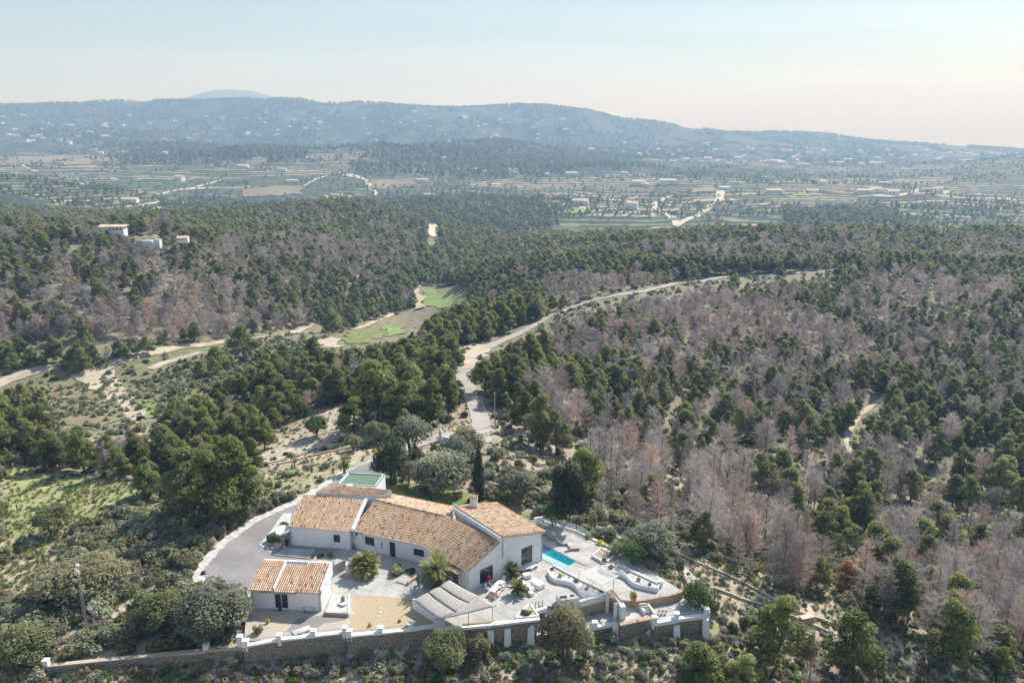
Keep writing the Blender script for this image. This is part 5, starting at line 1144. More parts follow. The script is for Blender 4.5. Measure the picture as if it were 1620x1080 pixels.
def sbush(u, v, s_, kd, label, z=None, cat='garden shrub', hk=1.0):
    q = P(u, v, z) if z is not None else G(u, v); o = bpy.data.objects.new('garden_shrub', SB[kd][0]); C.objects.link(o); o.location = q; o.rotation_euler = (0, 0, rnd.random()*6); o.scale = (s_, s_, s_*hk); return tag(o, label, cat)
for a in [(628,905,1.5,'bush','clipped green bed shrub between the two big palms',0,.6), (650,905,1.0,'fresh','bright low shrub at the corner stone bed',0,.6), (432,855,1.4,'fresh','leafy green shrub at the left corner of the villa',0,1.1), (450,832,1.0,'fresh','small green shrub behind the white rock bed',0,.8), (440,860,.6,'heath','pinkish flowering shrub beside the man in black',0,1),
          (507,880,.7,'fresh','green shrub with red flowers at the courtyard kerb',0,.9), (522,880,.6,'brown','brownish flower shrub beside the metal gate',0,.8), (770,995,.9,'fresh','lush green plant in the white corner planter',None,.8), (832,970,.9,'fresh','bright shrub in the triangular white planter',.3,.7),
          (680,790,.8,'fresh','clipped bright ball shrub behind the villa ridge',0,.9), (640,772,1.1,'bush','dark low shrub in the garden strip behind the middle roof',0,.7), (676,776,1.2,'olive','grey-green shrub in the garden strip left of the big olive trunk',0,.7), (725,787,1.2,'brown','olive-brown shrub between the big olive and the slim cypress',0,.7), (745,793,.9,'fresh','green shrub at the foot of the slim cypress',0,.7), (622,765,1.0,'fresh','green shrub at the right corner of the outbuilding',0,.9), (708,797,.7,'fresh','second clipped ball shrub near the chimney',0,.9), (663,783,1.1,'olive','grey cushion shrub behind the middle roof',0,.8), (645,780,.9,'brown','yellow-green cushion shrub near the outbuilding',0,.8),
          (790,790,1.3,'bush','low green shrub on the garden steps below the olive',0,.6), (850,805,1.0,'yellow','yellow-green succulent bed behind the right roof',0,.4), (835,795,1.0,'fresh','green border plants behind the right roof',0,.4), (868,812,.9,'fresh','green border plants by the white pool steps',0,.4),
          (935,850,1.6,'yellow','yellow flowering bush on the bank behind the sun loungers',None,.5), (950,862,1.4,'yellow','second yellow flowering bush near the vivid green tree',None,.5), (975,820,1.2,'brown','tall tan grass clump beyond the pool',None,1), (1195,905,1.3,'yellow','olive-yellow bush above the right stone terrace',None,1.3),
          (190,1000,.7,'yellow','yellow gorse beside the radio mast',None,1), (408,1000,.8,'brown','dark thorny bush in the sandy yard',0,1.1), (424,985,.45,'yellow','yellow-leaved young plant in the sandy yard',0,1.5), (585,990,.4,'yellow','tiny citrus by the wall in the gravel garden',0,1.3), (632,983,.3,'fresh','tiny palm seedling in the gravel garden',0,1.3),
          (543,952,.5,'yellow','potted yellow-green tree on the white planter',.5,2.2), (455,720,1.3,'fresh','green shrub on the almond terrace',None,.8), (640,730,1.2,'olive','grey shrub beneath the garden olive',None,.8), (593,715,1.0,'yellow','yellow gorse at the drive bend',None,.8), (835,1035,1.0,'fresh','bright green shrub below the tall buttress',None,1), (1050,1012,.8,'fresh','bright green weed clump below the right wall',None,.8)]:
    sbush(*a[:5], z=a[5], hk=a[6])

# ------------------------------------------------------------------ terrace furniture and garden built work
def planter_wall(name, curve, back, h, label, z=0, th=.28):
    """curve: front edge image points at the wall's top; back: straight rear edge"""
    Wc = [P(u, v, z+h) for u, v in curve]; pts = []
    for i in range(len(Wc)-1):
        p0, p1, p2, p3 = Wc[max(i-1, 0)], Wc[i], Wc[i+1], Wc[min(i+2, len(Wc)-1)]
        for k in range(5): t = k/5; pts.append(.5*((2*p1)+(p2-p0)*t+(2*p0-5*p1+4*p2-p3)*t*t+(3*p1-p0-3*p2+p3)*t**3))
    pts.append(Wc[-1]); bk = [P(u, v, z+h) for u, v in back]
    t = thing(name, (pts[len(pts)//2].x, pts[len(pts)//2].y, z), label, 'planter', 'curved white planters'); mb = MB()
    for a, b in zip(pts[:-1], pts[1:]): wallseg(mb, a, b, z-.02, z+h, z+h, th, ext=.04)
    part('curved_wall', mb, M['white'], t, smooth=False); mb = MB()
    for a, b in zip(bk[:-1], bk[1:]): wallseg(mb, a, b, z-.02, z+h+.12, z+h+.12, .2, ext=.03)
    wallseg(mb, bk[0], pts[0], z-.02, z+h, z+h, .2); wallseg(mb, bk[-1], pts[-1], z-.02, z+h, z+h, .2); part('back_wall', mb, M['white'], t)
    mb = MB(); poly = [(p.x, p.y) for p in pts]+[(p.x, p.y) for p in bk[::-1]]; n = len(poly); mb.add([(x, y, z+h-.1) for x, y in poly], [tuple(range(n))]); mb.add([], []); part('gravel_fill', mb, M['kerb'], t); return t
def r2(x, y): return (820+x/6.75, 880+y/6.75)
planter_wall('curved_planter', [r2(*p) for p in [(325,140),(345,195),(400,235),(480,250),(560,270),(610,300),(650,350),(700,390),(770,408),(850,405),(925,392)]], [r2(370,95), r2(640,235), r2(930,378)], .62, 'long wavy white planter in front of the shallow pool end')
planter_wall('curved_planter', [r2(*p) for p in [(870,95),(930,130),(1000,155),(1090,170),(1150,195),(1200,245),(1260,285),(1340,305),(1430,325),(1490,335)]], [r2(1080,95), r2(1300,200), r2(1500,290)], .6, 'wavy white planter along the outer edge of the lower patio')
# succulents in the planters
for k, (x, y, s_, kd, lab) in enumerate([(450,190,.55,'yellow','low succulents in the long wavy planter, left end'), (360,120,.4,'fresh','small green cactus clump at the tip of the long wavy planter'), (620,245,.4,'bush','small dark plant in the middle of the long wavy planter'), (730,330,.35,'heath','dry little plant among pots in the long wavy planter'), (885,365,.5,'yellow','yellow-green plant at the right end of the long wavy planter'),
      (990,105,.65,'yellow','yellow succulent mound at the start of the outer wavy planter'), (1165,155,.3,'heath','red-brown small plant in the outer wavy planter'), (1285,235,.5,'heath','pinkish dry plant in the outer wavy planter'), (1410,285,.35,'olive','small cactus near the end of the outer wavy planter'), (920,30,.6,'fresh','young green yucca in the square white bed by the pool')]):
    u, v = r2(x, y); sbush(u, v+3, s_, kd, lab, z=.5, cat='succulent')
# low hedge of cacti in a row behind the long planter
hp_ = [P(*r2(385+i*52, 165+i*25+20), 0) for i in range(10)]; 
for i, p in enumerate(hp_):
    mb = MB(); 
    for j in range(3): mb.tube([(p.x+rnd.gauss(0,.08), p.y+rnd.gauss(0,.08), 0), (p.x+rnd.gauss(0,.12), p.y+rnd.gauss(0,.1), .45+rnd.random()*.35)], [.05, .035], 6)
    solo('cactus', mb, M['browntree'], '%s spiky cactus from the pool end of the row behind the long wavy planter' % ['first', 'second', 'third', 'fourth', 'fifth', 'sixth', 'seventh', 'eighth', 'ninth', 'tenth'][i], 'cactus', 'row of cacti behind the long wavy planter')
# kitchen counter and its parapet
ct = thing('outdoor_kitchen', P(*r2(460, 540), 0), 'white built-in outdoor kitchen counter with black hob', 'kitchen counter'); mb = MB()
ka, kb_, kc = P(*r2(400, 410), .95), P(*r2(465, 470), .95), P(*r2(655, 440), .95)
off_ = Vector((ka.x-kb_.x, ka.y-kb_.y, 0))
mb.hexa([Vector((p.x, p.y, -2)) for p in (kb_, kc, kc+off_, kb_+off_)], [Vector((p.x, p.y, .9)) for p in (kb_, kc, kc+off_, kb_+off_)]); part('cabinet', mb, M['white'], ct)
mb = MB(); ctr_ = (kb_+kc+off_)/2; mb.hexa([Vector((p.x, p.y, .903)) for p in (kb_, kc, kc+off_, kb_+off_)], [Vector((p.x, p.y, .96)) for p in (kb_, kc, kc+off_, kb_+off_)]); part('worktop', mb, M['conc'], ct)
mb = MB(); d_ = (kc-kb_).normalized(); az = math.atan2(d_.y, d_.x); p = kb_.lerp(kc, .22)+off_*.5; mb.box((p.x, p.y, .965), (.75, .5, .05), az); p = kb_.lerp(kc, .75)+off_*.5; mb.box((p.x, p.y, .965), (.6, .45, .03), az); part('hob', mb, M['dark'], ct)
mb = MB(); p = kb_.lerp(kc, .48)+off_*.55; mb.lathe((p.x, p.y, .96), [(.2, 0), (.26, .12), (.05, .2), (.12, .38), (.1, .5)], 12); solo('white_bowl', mb, M['whitepaint'], 'round white bowl standing on the outdoor kitchen worktop', 'bowl')
# parapet, stone wall and pergola between the kitchen and the sunken walk
kd_ = P(*r2(930, 400), .45); kw = thing('patio_wall', (kc.x, kc.y, -2), 'tan stone wall with white parapet between outdoor kitchen and pergola', 'wall')
mb = MB(); wallseg(mb, kb_+Vector((-.2,.28,0)), kd_, -4, -.05, -.05, .35); part('stonework', mb, M['brick'], kw); mb = MB(); wallseg(mb, kc, kd_, -.35, .5, .5, .4); wallseg(mb, kb_+Vector((-.25,-.1,0)), kc, -.35, .2, .2, .12); part('parapet', mb, M['white'], kw)
pg = thing('pergola', P(968, 958, -2), 'small wooden slatted pergola roof over the steps, between white pillars', 'pergola')
mb = MB(); s0, s1, s2, s3 = P(*r2(945, 385), .9), P(*r2(1040, 490), .9), P(*r2(1115, 488), .9), P(*r2(1000, 362), .9)
for (x, y, z) in ((s0.x+.1, s0.y, 0), (s1.x, s1.y, 0)): mb.box((x, y, -2.02), (.42, .42, 2.85))
part('pillar', mb, M['white'], pg); mb = MB()
for a, b in ((s0, s1), (s3, s2)): mb.tube([a, b], .07, 5)
part('beam', mb, M['wood'], pg); mb = MB()
for k in range(11):
    a, b = s0.lerp(s1, k/10), s3.lerp(s2, k/10); dd = (b-a); mb.tube([a-dd*.1+Vector((0,0,.1)), b+dd*.1+Vector((0,0,.1))], .055, 4)
part('slat', mb, M['wood'], pg)
# white stepped pillar right of the pergola
mb = MB(); a = P(*r2(1080, 690), -1.9); mb.box((a.x, a.y+.3, -2.02), (.65, 2.6, 2.9), .25); solo('white_pillar', mb, M['white'], 'tall white wall end right of the wooden pergola', 'pillar')
# steps
for k, (x, y, lab) in enumerate([(330,500,'top tread'), (340,540,'middle tread'), (335,575,'bottom tread')]): pass
st = thing('garden_steps', P(870, 962, -.6), 'white steps beside the outdoor kitchen leading down to the sunken walk', 'steps'); a, b = P(862,953,0), P(881,951,0)
for k in range(5):
    mb = MB(); o_ = Vector((0, -.34*k, 0)); q = [a+o_, b+o_, b+o_+Vector((0,-.36,0)), a+o_+Vector((0,-.36,0))]; mb.hexa([Vector((p.x, p.y, -2.2)) for p in q[::-1]], [Vector((p.x, p.y, -.17*(k+1))) for p in q[::-1]]); part('tread', mb, M['conc'], st)
st = thing('garden_steps', P(1020, 956, -1), 'white steps with a low side wall down to the lower terrace', 'steps'); a, b = P(1009,952,0), P(1020,951,0)
for k in range(5):
    mb = MB(); o_ = Vector((.28*k, -.30*k, 0)); q = [a+o_, b+o_, b+o_+Vector((.3,-.3,0)), a+o_+Vector((.3,-.3,0))]; mb.hexa([Vector((p.x, p.y, -1.1)) for p in q[::-1]], [Vector((p.x, p.y, -.18*(k+1)+.04)) for p in q[::-1]]); part('tread', mb, M['conc'], st)
mb = MB(); wallseg(mb, P(1008,958,-1), P(1020,972,-1), -1.02, -.35, -.45, .25); wallseg(mb, P(1019,954,-1), P(1036,975,-1), -1.02, -.25, -.45, .25); part('side_wall', mb, M['white'], st)
lw = thing('patio_wall', P(1035, 948, -1), 'curving tan stone wall above the lower terrace', 'wall'); mb = MB(); cb = MB(); cv = [P(u, v, 0) for u, v in [(1004,950),(1025,947),(1045,943),(1063,940),(1072,937),(1079,934)]]
for a, b in zip(cv[:-1], cv[1:]): wallseg(mb, a+Vector((0,-.1,0)), b+Vector((0,-.1,0)), -1.02, .02, .02, .35, ext=.04); wallseg(cb, a+Vector((0,-.1,0)), b+Vector((0,-.1,0)), .022, .09, .09, .42, ext=.04)
part('stonework', mb, M['brick'], lw); part('coping', cb, M['brick'], lw)
# pots
def pot(u, v, z, r, h, label, plant=None, m='terra'):
    p = P(u, v, z); t = thing('flower_pot', p, label, 'flower pot'); mb = MB(); mb.lathe(p, [(r*.65, 0), (r, h*.85), (r*1.12, h*.87), (r*1.1, h), (r*.9, h), (r*.85, h*.85)], 14); part('pot', mb, M[m], t, smooth=False)
    if plant:
        o = bpy.data.objects.new('plant', SB[plant][0]); C.objects.link(o); o.parent = t; o.location = (0, 0, h*.8); o.scale = (r*1.5, r*1.5, r*1.9)
pot(1002, 950, 0, .48, .75, 'large terracotta pot with green-yellow plant on the lower patio', 'yellow')
pot(543, 956, .45, .5, .3, 'wide white bowl pot on the planter beside the cottage', None, 'white')
pot(662, 925, 0, .22, .6, 'slim blue-green pot with dead agave beside the date palm', 'heath', 'greenroof')
pot(558, 868, 0, .3, .3, 'pot with dry plant in the inner corner of the villa', 'heath')
pot(1033, 958, -.9, .15, .22, 'tiny pot on the end of the low step wall', None)
# pool -------------------------------------------------------------
W_ = [(846,858),(858,860),(912,887.5),(900,894),(858,874),(846,869)]
po = thing('swimming_pool', P(875, 880, 0), 'narrow turquoise lap pool right of the villa gable', 'swimming pool'); mb = MB(); mb.prism([ (P(u, v).x, P(u, v).y) for u, v in W_], .0, .03); part('water', mb, M['water'], po)
mb = MB(); mb.prism([(P(u, v).x, P(u, v).y) for u, v in [(846,869.5),(858,874.5),(899,894.5),(893,899),(858,882),(846,876)]], .0, .028); part('shallow_shelf', mb, M['shelf'], po)
cpn = MB(); pts = [P(u, v) for u, v in [(846,857),(858,859),(913,887),(925,893)]]
for a, b in zip(pts[:-1], pts[1:]): wallseg(cpn, a, b, -.02, .07, .07, .3, ext=.05)
pts = [P(u, v) for u, v in [(846,877.5),(858,884),(893,900.5)]]
for a, b in zip(pts[:-1], pts[1:]): wallseg(cpn, a, b, -.02, .06, .06, .35, ext=.05)
part('coping', cpn, M['conc'], po)
mb = MB(); wallseg(mb, P(912,886.5), P(927,893.5), .0, .09, .09, .5); solo('pool_cover_slot', mb, M['lounger'], 'grey strip in the paving at the end of the pool', 'floor grate')
# sun loungers
def lounger_model():
    f = MB(); s = MB(); b = MB()
    for sx in (-.3, .3): f.tube([(sx, -.95, .28), (sx, .95, .28)], .03, 5)
    for sx in (-.3, .3):
        for y in (-.75, .6): f.tube([(sx, y, 0), (sx, y, .28)], .025, 5)
    s.box((0, -.3, .29), (.62, 1.25, .07)); b.add([(-.31, .3, .33), (.31, .3, .33), (.31, .95, .78), (-.31, .95, .78), (-.31, .26, .40), (.31, .26, .40), (.31, .90, .86), (-.31, .90, .86)], [(0, 1, 2, 3)[::-1], (4, 5, 6, 7), (0, 1, 5, 4), (1, 2, 6, 5), (2, 3, 7, 6), (3, 0, 4, 7)])
    return f, s, b
lf, ls, lb = lounger_model(); l0 = thing('sun_lounger', P(865, 851), '', 'sun lounger', 'sun loungers beside the pool', rz=-2.0)
part('frame', lf, M['dark'], l0, world=False); part('seat', ls, M['lounger'], l0, world=False); part('backrest', lb, M['lounger'], l0, world=False)
for k, (u, v, lab) in enumerate([(866,847,'sun lounger farthest from the camera, half hidden by the villa roof'), (876,854,'second sun lounger from the villa beside the pool'), (890,861,'third sun lounger from the villa beside the pool'), (908,869,'nearest sun lounger, at the open end of the pool row')]):
    o = l0 if k == 0 else copy_tree(l0, P(u, v)); o.location = P(u, v); o['label'] = lab; o.rotation_euler = (0, 0, 1.25+.12*k)
mb = MB(); p = P(869, 846); mb.box((p.x+.6, p.y-.2, 0), (.5, .5, .45)); solo('side_table', mb, M['whitepaint'], 'small white side table beside the farthest sun lounger', 'side table')
mb = MB(); p = P(902, 864); mb.lathe((p.x, p.y, 0), [(.05, 0), (.05, .4), (.3, .42), (.3, .45)], 12); solo('side_table', mb, M['whitepaint'], 'small white table between the two nearest sun loungers', 'side table')
# glass balustrade and white edge of the pool deck
gbal = thing('glass_balustrade', P(905, 838), 'clear glass balustrade along the far edge of the pool deck', 'balustrade'); e_ = [P(u, v) for u, v in [(858,824),(885,832),(912,839),(935,853)]]
for a, b in zip(e_[:-1], e_[1:]): g = MB(); wallseg(g, a.lerp(b, .03), a.lerp(b, .97), .05, 1.1, 1.1, .03); part('glass_panel', g, M['glassrail'], gbal)
ew = thing('deck_edge_wall', P(960, 865), 'low white wall along the outer edge of the pool deck', 'wall'); mb = MB(); e_ = [P(u, v) for u, v in [(857,824),(912,841),(950,859),(988,877)]]
for a, b in zip(e_[:-1], e_[1:]): wallseg(mb, a, b, -.3, .22, .22, .35, ext=.05)
part('kerb', mb, M['white'], ew)
ew = thing('deck_edge_wall', P(1030, 905), 'low white wall with steel rail beside the outer wavy planter', 'wall'); mb = MB(); e_ = [P(u, v) for u, v in [(984,895),(1015,912),(1043,926)]]
for a, b in zip(e_[:-1], e_[1:]): wallseg(mb, a, b, -.3, .35, .35, .3, ext=.05)
part('kerb', mb, M['white'], ew); mb = MB(); mb.tube([e_[0]+Vector((0,0,.9)), e_[2]+Vector((0,0,.9))], .03, 5)
for k in range(7): p = e_[0].lerp(e_[2], k/6); mb.tube([p+Vector((0,0,.3)), p+Vector((0,0,.92))], .022, 5)
part('rail', mb, M['metal'], ew)
mb = MB(); p = P(1044, 926); mb.lathe((p.x, p.y, 0), [(.42, 0), (.42, .75), (.46, .76), (.46, .84)], 14); solo('white_pillar', mb, M['white'], 'round white pillar closing the outer wavy planter', 'pillar')
sb_ = thing('square_bed', P(940, 885), 'square white raised bed with stones beside the pool end', 'planter'); mb = MB(); e_ = [P(u, v) for u, v in [(937,881),(951,870),(972,880),(958,893)]]
for i in range(4): wallseg(mb, e_[i], e_[(i+1) % 4], 0.0, .42, .42, .2, ext=.02)
part('walls', mb, M['white'], sb_); mb = MB(); mb.prism([(p.x, p.y) for p in e_], .0, .3); part('soil', mb, M['rock'], sb_)
bs = thing('white_step_bench', P(856, 830), 'white slatted steps at the top corner of the pool deck', 'steps'); 
for k in range(3): mb = MB(); p = P(849+2*k, 829-k*1.5); mb.box((p.x, p.y, .0), (1.6, .35, .35+.28*k), .3); part('slat_step', mb, M['white'], bs)
# white canopy over the end of the pool patio
cn = thing('patio_canopy', P(970, 937, 0), 'pale translucent canopy on a white post beside the long wavy planter', 'canopy')
c_ = [P(*r2(885, 300), 2.35), P(*r2(1068, 205), 2.35), P(*r2(850, 88), 2.35), P(*r2(650, 172), 2.35)]
m_, n_, l_, b_ = nodes('canopy_film'); b_.inputs['Base Color'].default_value = (.6, .6, .59, 1); b_.inputs['Alpha'].default_value = .3; b_.inputs['Roughness'].default_value = .6; M['film'] = m_
mb = MB(); mb.hexa([p-Vector((0,0,.02)) for p in c_], c_); part('canopy_sheet', mb, M['film'], cn)
mb = MB(); mb.tube([c_[0], c_[1]], .09, 6); part('beam', mb, M['whitepaint'], cn); mb = MB(); p = P(*r2(1015, 375), 0); mb.tube([(p.x, p.y, 0), (p.x, p.y, 2.3)], .08, 8); part('post', mb, M['whitepaint'], cn)
mb = MB()
for p in c_[2:]: mb.tube([(p.x, p.y, 0), (p.x, p.y, 2.3)], .05, 6)
part('rear_post', mb, M['whitepaint'], cn)
# shade sail
def s1_(x, y, z): return P(640+x/6.75, 860+y/6.75, z)
sl = thing('shade_sail', P(700, 970, 0), 'grey-beige fabric shade sail in strips over the terrace corner', 'shade sail')
TL, TP, RT, FR = s1_(100, 600, 2.7), s1_(480, 392, 3.1), s1_(980, 660, 2.9), s1_(378, 805, 2.5)
def pan(name, a, b, c, d, sag, nx=10, ny=6):
    mb = MB(); vs = []
    for j in range(ny+1):
        for i in range(nx+1):
            s_, t_ = i/nx, j/ny; p = a.lerp(b, s_).lerp(d.lerp(c, s_), t_); p.z -= sag*math.sin(math.pi*s_)*1.0-.10*math.sin(math.pi*t_); vs.append(p)
    mb.add(vs, [(j*(nx+1)+i, j*(nx+1)+i+1, (j+1)*(nx+1)+i+1, (j+1)*(nx+1)+i) for j in range(ny) for i in range(nx)]); o = part(name, mb, M['sail'], sl, smooth=True)
    sm = o.modifiers.new('thick', 'SOLIDIFY'); sm.thickness = .015
for k in range(3): 
    f0, f1 = k/3+.004, (k+1)/3-.004; pan('fabric_strip', FR.lerp(RT, f0)*.0+TL.lerp(TP, f0), TL.lerp(TP, f0).lerp(s1_(540, 745, 2.3).lerp(RT, max(0, (f0)))*1.0, 1), s1_(540, 745, 2.3).lerp(RT, f1)*1.0, TL.lerp(TP, f1), .0) if False else None
m1 = s1_(250, 520, 2.85); m2 = s1_(375, 460, 3.0); n1 = s1_(545, 730, 2.75); n2 = s1_(680, 640, 2.85); n0 = FR; n3 = s1_(800, 565, 3.0)
pan('fabric_strip', TL, n0, n1, m1, .12); pan('fabric_strip', m1+Vector((0,0,.05)), n1+Vector((0,0,.05)), n2+Vector((0,0,.05)), m2+Vector((0,0,.05)), .12); pan('fabric_strip', m2+Vector((0,0,.1)), n2+Vector((0,0,.1)), n3+Vector((0,0,.1)), TP+Vector((0,0,.1)), .12)
pan('front_flap', n0-Vector((0,0,.04)), RT, n3, n1, .05)
for a, b in ((s1_(685, 890, 0), s1_(685, 735, 2.7)), (s1_(938, 840, 0), s1_(938, 672, 2.8)), (s1_(480, 600, 0), TP), (s1_(105, 690, 0), TL)):
    mb = MB(); mb.tube([(a.x, a.y, 0), (a.x, a.y, b.z)], .04, 6); part('post', mb, M['frame'], sl)
mb = MB(); mb.tube([n0, RT], .03, 5); mb.tube([m1, n1], .025, 5); mb.tube([m2, n2], .025, 5); part('ridge_cable', mb, M['frame'], sl)
lw = thing('garden_wall', s1_(200, 760, 0), 'white wall between gravel garden and shade sail', 'wall'); mb = MB(); wallseg(mb, s1_(95, 690, 0), s1_(385, 875, 0), -.3, 1.5, 1.3, .25); part('wall_panel', mb, M['white'], lw); mb = MB(); a = s1_(405, 900, 0); mb.box((a.x-.4, a.y, -.5), (1.3, .6, 1.7)); part('corner_pier', mb, M['white'], lw)
mb = MB(); wallseg(mb, s1_(620, 875, 0), s1_(930, 850, 0), -.2, .35, .35, .35); solo('low_stone_edge', mb, M['brick'], 'low tan stone edge under the shade sail post', 'wall')
# corner planter in white with three low walls
cpw = thing('triangular_planter', P(832, 972), 'triangular white planter at the corner of the dining terrace', 'planter'); mb = MB(); e_ = [P(u, v) for u, v in [(815,980),(852,977),(838,958)]]
for i in range(3): wallseg(mb, e_[i], e_[(i+1) % 3], -.3, .4, .4, .25, ext=.05)
part('walls', mb, M['white'], cpw); mb = MB(); mb.prism([(p.x, p.y) for p in e_], -.2, .3); part('soil', mb, M['dirt'], cpw)
# chairs and table
def chair_model(m, loc, label, rz, group='white dining chairs on the terrace', cloth=None):
    t = thing('dining_chair', loc, label, 'chair', group, rz=rz); s = MB(); s.box((0, 0, .43), (.46, .46, .05)); part('seat', s, M[cloth or m], t, world=False); b = MB(); b.box((0, .22, .48), (.46, .05, .45)); part('backrest', b, M[cloth or m], t, world=False)
    for sx in (-.19, .19):
        for sy in (-.19, .19): l = MB(); l.tube([(sx, sy, 0), (sx, sy, .43)], .022, 5); part('leg', l, M[m], t, world=False)
    return t
tdl = thing('dining_table', P(786, 934), 'long white dining table on the terrace by the glazed door', 'table', rz=math.atan2(6.2, 3.2)); mb = MB(); mb.box((0, 0, .72), (3.0, 1.0, .05)); part('tabletop', mb, M['whitepaint'], tdl, world=False)
for sx in (-1.3, 1.3):
    for sy in (-.4, .4): l = MB(); l.tube([(sx, sy, 0), (sx, sy, .72)], .035, 5); part('leg', l, M['whitepaint'], tdl, world=False)
mb = MB(); p = P(791, 925, .77); mb.lathe((p.x, p.y, .77), [(.05, 0), (.2, .1), (.22, .12), (.05, .05)], 10); solo('bowl', mb, M['wood'], 'brown bowl in the middle of the white dining table', 'bowl')
az = tdl.rotation_euler[2]
for u, v, rz, lab in [(796,920,az-1.57,'white chair at the far head of the dining table'), (771,934,az,'white chair at the near left side of the dining table, by the woman'), (777,928,az+.1,'white chair behind the left side of the dining table'), (797,931,az+3.14,'white chair on the right side of the dining table'), (790,941,az+3.2,'white chair at the right near corner of the dining table')]: chair_model('whitepaint', P(u, v), lab, rz)
chair_model('whitepaint', P(777, 948), 'white chair with a red and white cloth at the near end of the table', az+1.57, cloth='pink'); chair_model('whitepaint', P(784, 945), 'second chair draped in red and white cloth beside the first', az+1.9, cloth='pink')
# lounge
def blk(name, u, v, dims, rz, label, cat, m='whitepaint', cush=None, h0=0.0):
    t = thing(name, P(u, v), label, cat, rz=rz); mb = MB(); mb.box((0, 0, .08), (dims[0], dims[1], dims[2]-.08)); part('base', mb, M[m], t, world=False); mb = MB(); mb.box((0, 0, dims[2]+.003), (dims[0]*.96, dims[1]*.94, .12)); part('cushion', mb, M[cush or 'whitepaint'], t, world=False)
    for sx in (-1, 1): l = MB(); l.box((sx*dims[0]*.42, 0, 0), (.08, dims[1]*.8, .077)); part('foot', l, M['frame'], t, world=False)
    return t
la = math.atan2(-1, .75)
blk('lounge_bench', 833, 930, (2.6, .8, .4), la, 'long white lounge bench nearest the fan palms', 'bench'); blk('lounge_bench', 850, 927, (1.9, 1.1, .55), la+.05, 'wide white day bed in the middle of the patio', 'day bed'); blk('lounge_table', 840, 941, (.7, .6, .35), la, 'small white stool at the foot of the lounge bench', 'stool')
blk('armchair', 833, 913, (1.1, .8, .45), .4, 'white armchair below the tall villa window', 'armchair')
for u, v, lab in ((832, 903, 'white slatted bench against the villa wall'), (842, 900, 'second white slatted bench under the tall window')): 
    t = thing('slatted_bench', P(u, v), lab, 'bench', rz=.66)
    for k in range(4): mb = MB(); mb.box((0, -.18+.12*k, .42), (1.6, .09, .04)); part('slat', mb, M['whitepaint'], t, world=False)
    for sx in (-.7, .7): mb = MB(); mb.box((sx, 0, 0), (.06, .42, .42)); part('leg', mb, M['frame'], t, world=False)
for k, (u, v, lab) in enumerate([(847,962,'pair of slim wooden posts beside the steps, left one'), (852,960,'middle slim wooden post beside the steps'), (858,958,'right slim wooden post beside the steps')]): mb = MB(); p = P(u, v); mb.tube([p, p+Vector((.02, 0, .95))], .06, 6); solo('wooden_post', mb, M['brick'], lab, 'post')
mb = MB(); wallseg(mb, P(846,968), P(865,962), -.3, .28, .28, .45); solo('low_white_wall', mb, M['white'], 'low white wall in front of the slim wooden posts', 'wall')
# pot stands on the lower terrace
for k in range(6): 
    mb = MB(); p = P(1041+5.5*(k % 3)+(2 if k > 2 else 0), 972-(5 if k > 2 else 0), -1); mb.lathe((p.x, p.y, -1), [(.12, 0), (.2, .3), (.16, .3)], 8); solo('small_pot', mb, M['lounger'], ['left', 'middle', 'right'][k % 3]+' little grey pot in the '+('rear' if k > 2 else 'front')+' short row on the lower terrace', 'flower pot', 'small grey pots on the lower terrace')
# courtyard: gate, kerb, beds
gt_ = thing('metal_gate', P(533, 905), 'grey perforated metal gate panel standing open in the courtyard', 'gate'); a, b = P(525, 914), P(547, 902); mb = MB(); wallseg(mb, a, b, .12, 1.75, 1.75, .05); part('panel', mb, M['lounger'], gt_); mb = MB()
for p in (a, b): mb.tube([(p.x, p.y, 0), (p.x, p.y, 1.8)], .05, 6)
part('frame', mb, M['metal'], gt_); mb = MB(); p = P(551, 905); mb.box(p, (.5, .5, 1.3)); solo('gate_pillar', mb, M['white'], 'white pillar between metal gate and bushy palm', 'pillar')
mb = MB(); 
for a, b in (((501, 881), (486, 905)),): wallseg(mb, P(*a), P(*b), -.1, .3, .3, .28)
solo('tan_kerb', mb, M['gravel'], 'low tan kerb wall between the drive and the courtyard', 'wall')
ag = thing('agave', P(526, 905), 'spiky pale blue-white agave beside the metal gate', 'agave'); vs = MB()
for k in range(26):
    a = rnd.random()*6.28; e = .3+rnd.random()*1.1; L = 1.0+rnd.random()*.6; p = P(527, 900); d = Vector((math.cos(a)*math.cos(e), math.sin(a)*math.cos(e), math.sin(e))); s_ = Vector((-math.sin(a), math.cos(a), 0))*.09; vs.add([p-s_, p+s_, p+d*L*.6+s_*.8, p+d*L, p+d*L*.6-s_*.8], [(0, 1, 2, 3, 4)])
part('leaves', vs, M['shelf'], ag)
wr = thing('raised_bed', P(543, 945), 'white raised planting bed with tan stone face beside the cottage', 'planter'); e_ = [P(u, v, .5) for u, v in [(513,968),(550,970),(550,940),(526,940)]]; mb = MB(); mb.prism([(p.x, p.y) for p in e_], 0.0, .47); part('stone_face', mb, M['brick'], wr); mb = MB(); inn = [(p.x*.97+sum(q.x for q in e_)/4*.03, p.y*.97+sum(q.y for q in e_)/4*.03) for p in e_]; mb.prism(inn, .473, .5); part('white_fill', mb, M['kerb'], wr)
mb = MB(); wallseg(mb, e_[1]+Vector((.12,0,0)), e_[2]+Vector((.12,0,0)), .0, .62, .62, .22); part('side_wall', mb, M['white'], wr)
mb = MB(); wallseg(mb, P(645,925), P(662,912), 0, .45, .5, .35); wallseg(mb, P(627,920), P(645,925), 0, .15, .15, .3); solo('corner_bed_wall', mb, M['brick'], 'angled tan stone bed edge left of the date palm', 'wall')
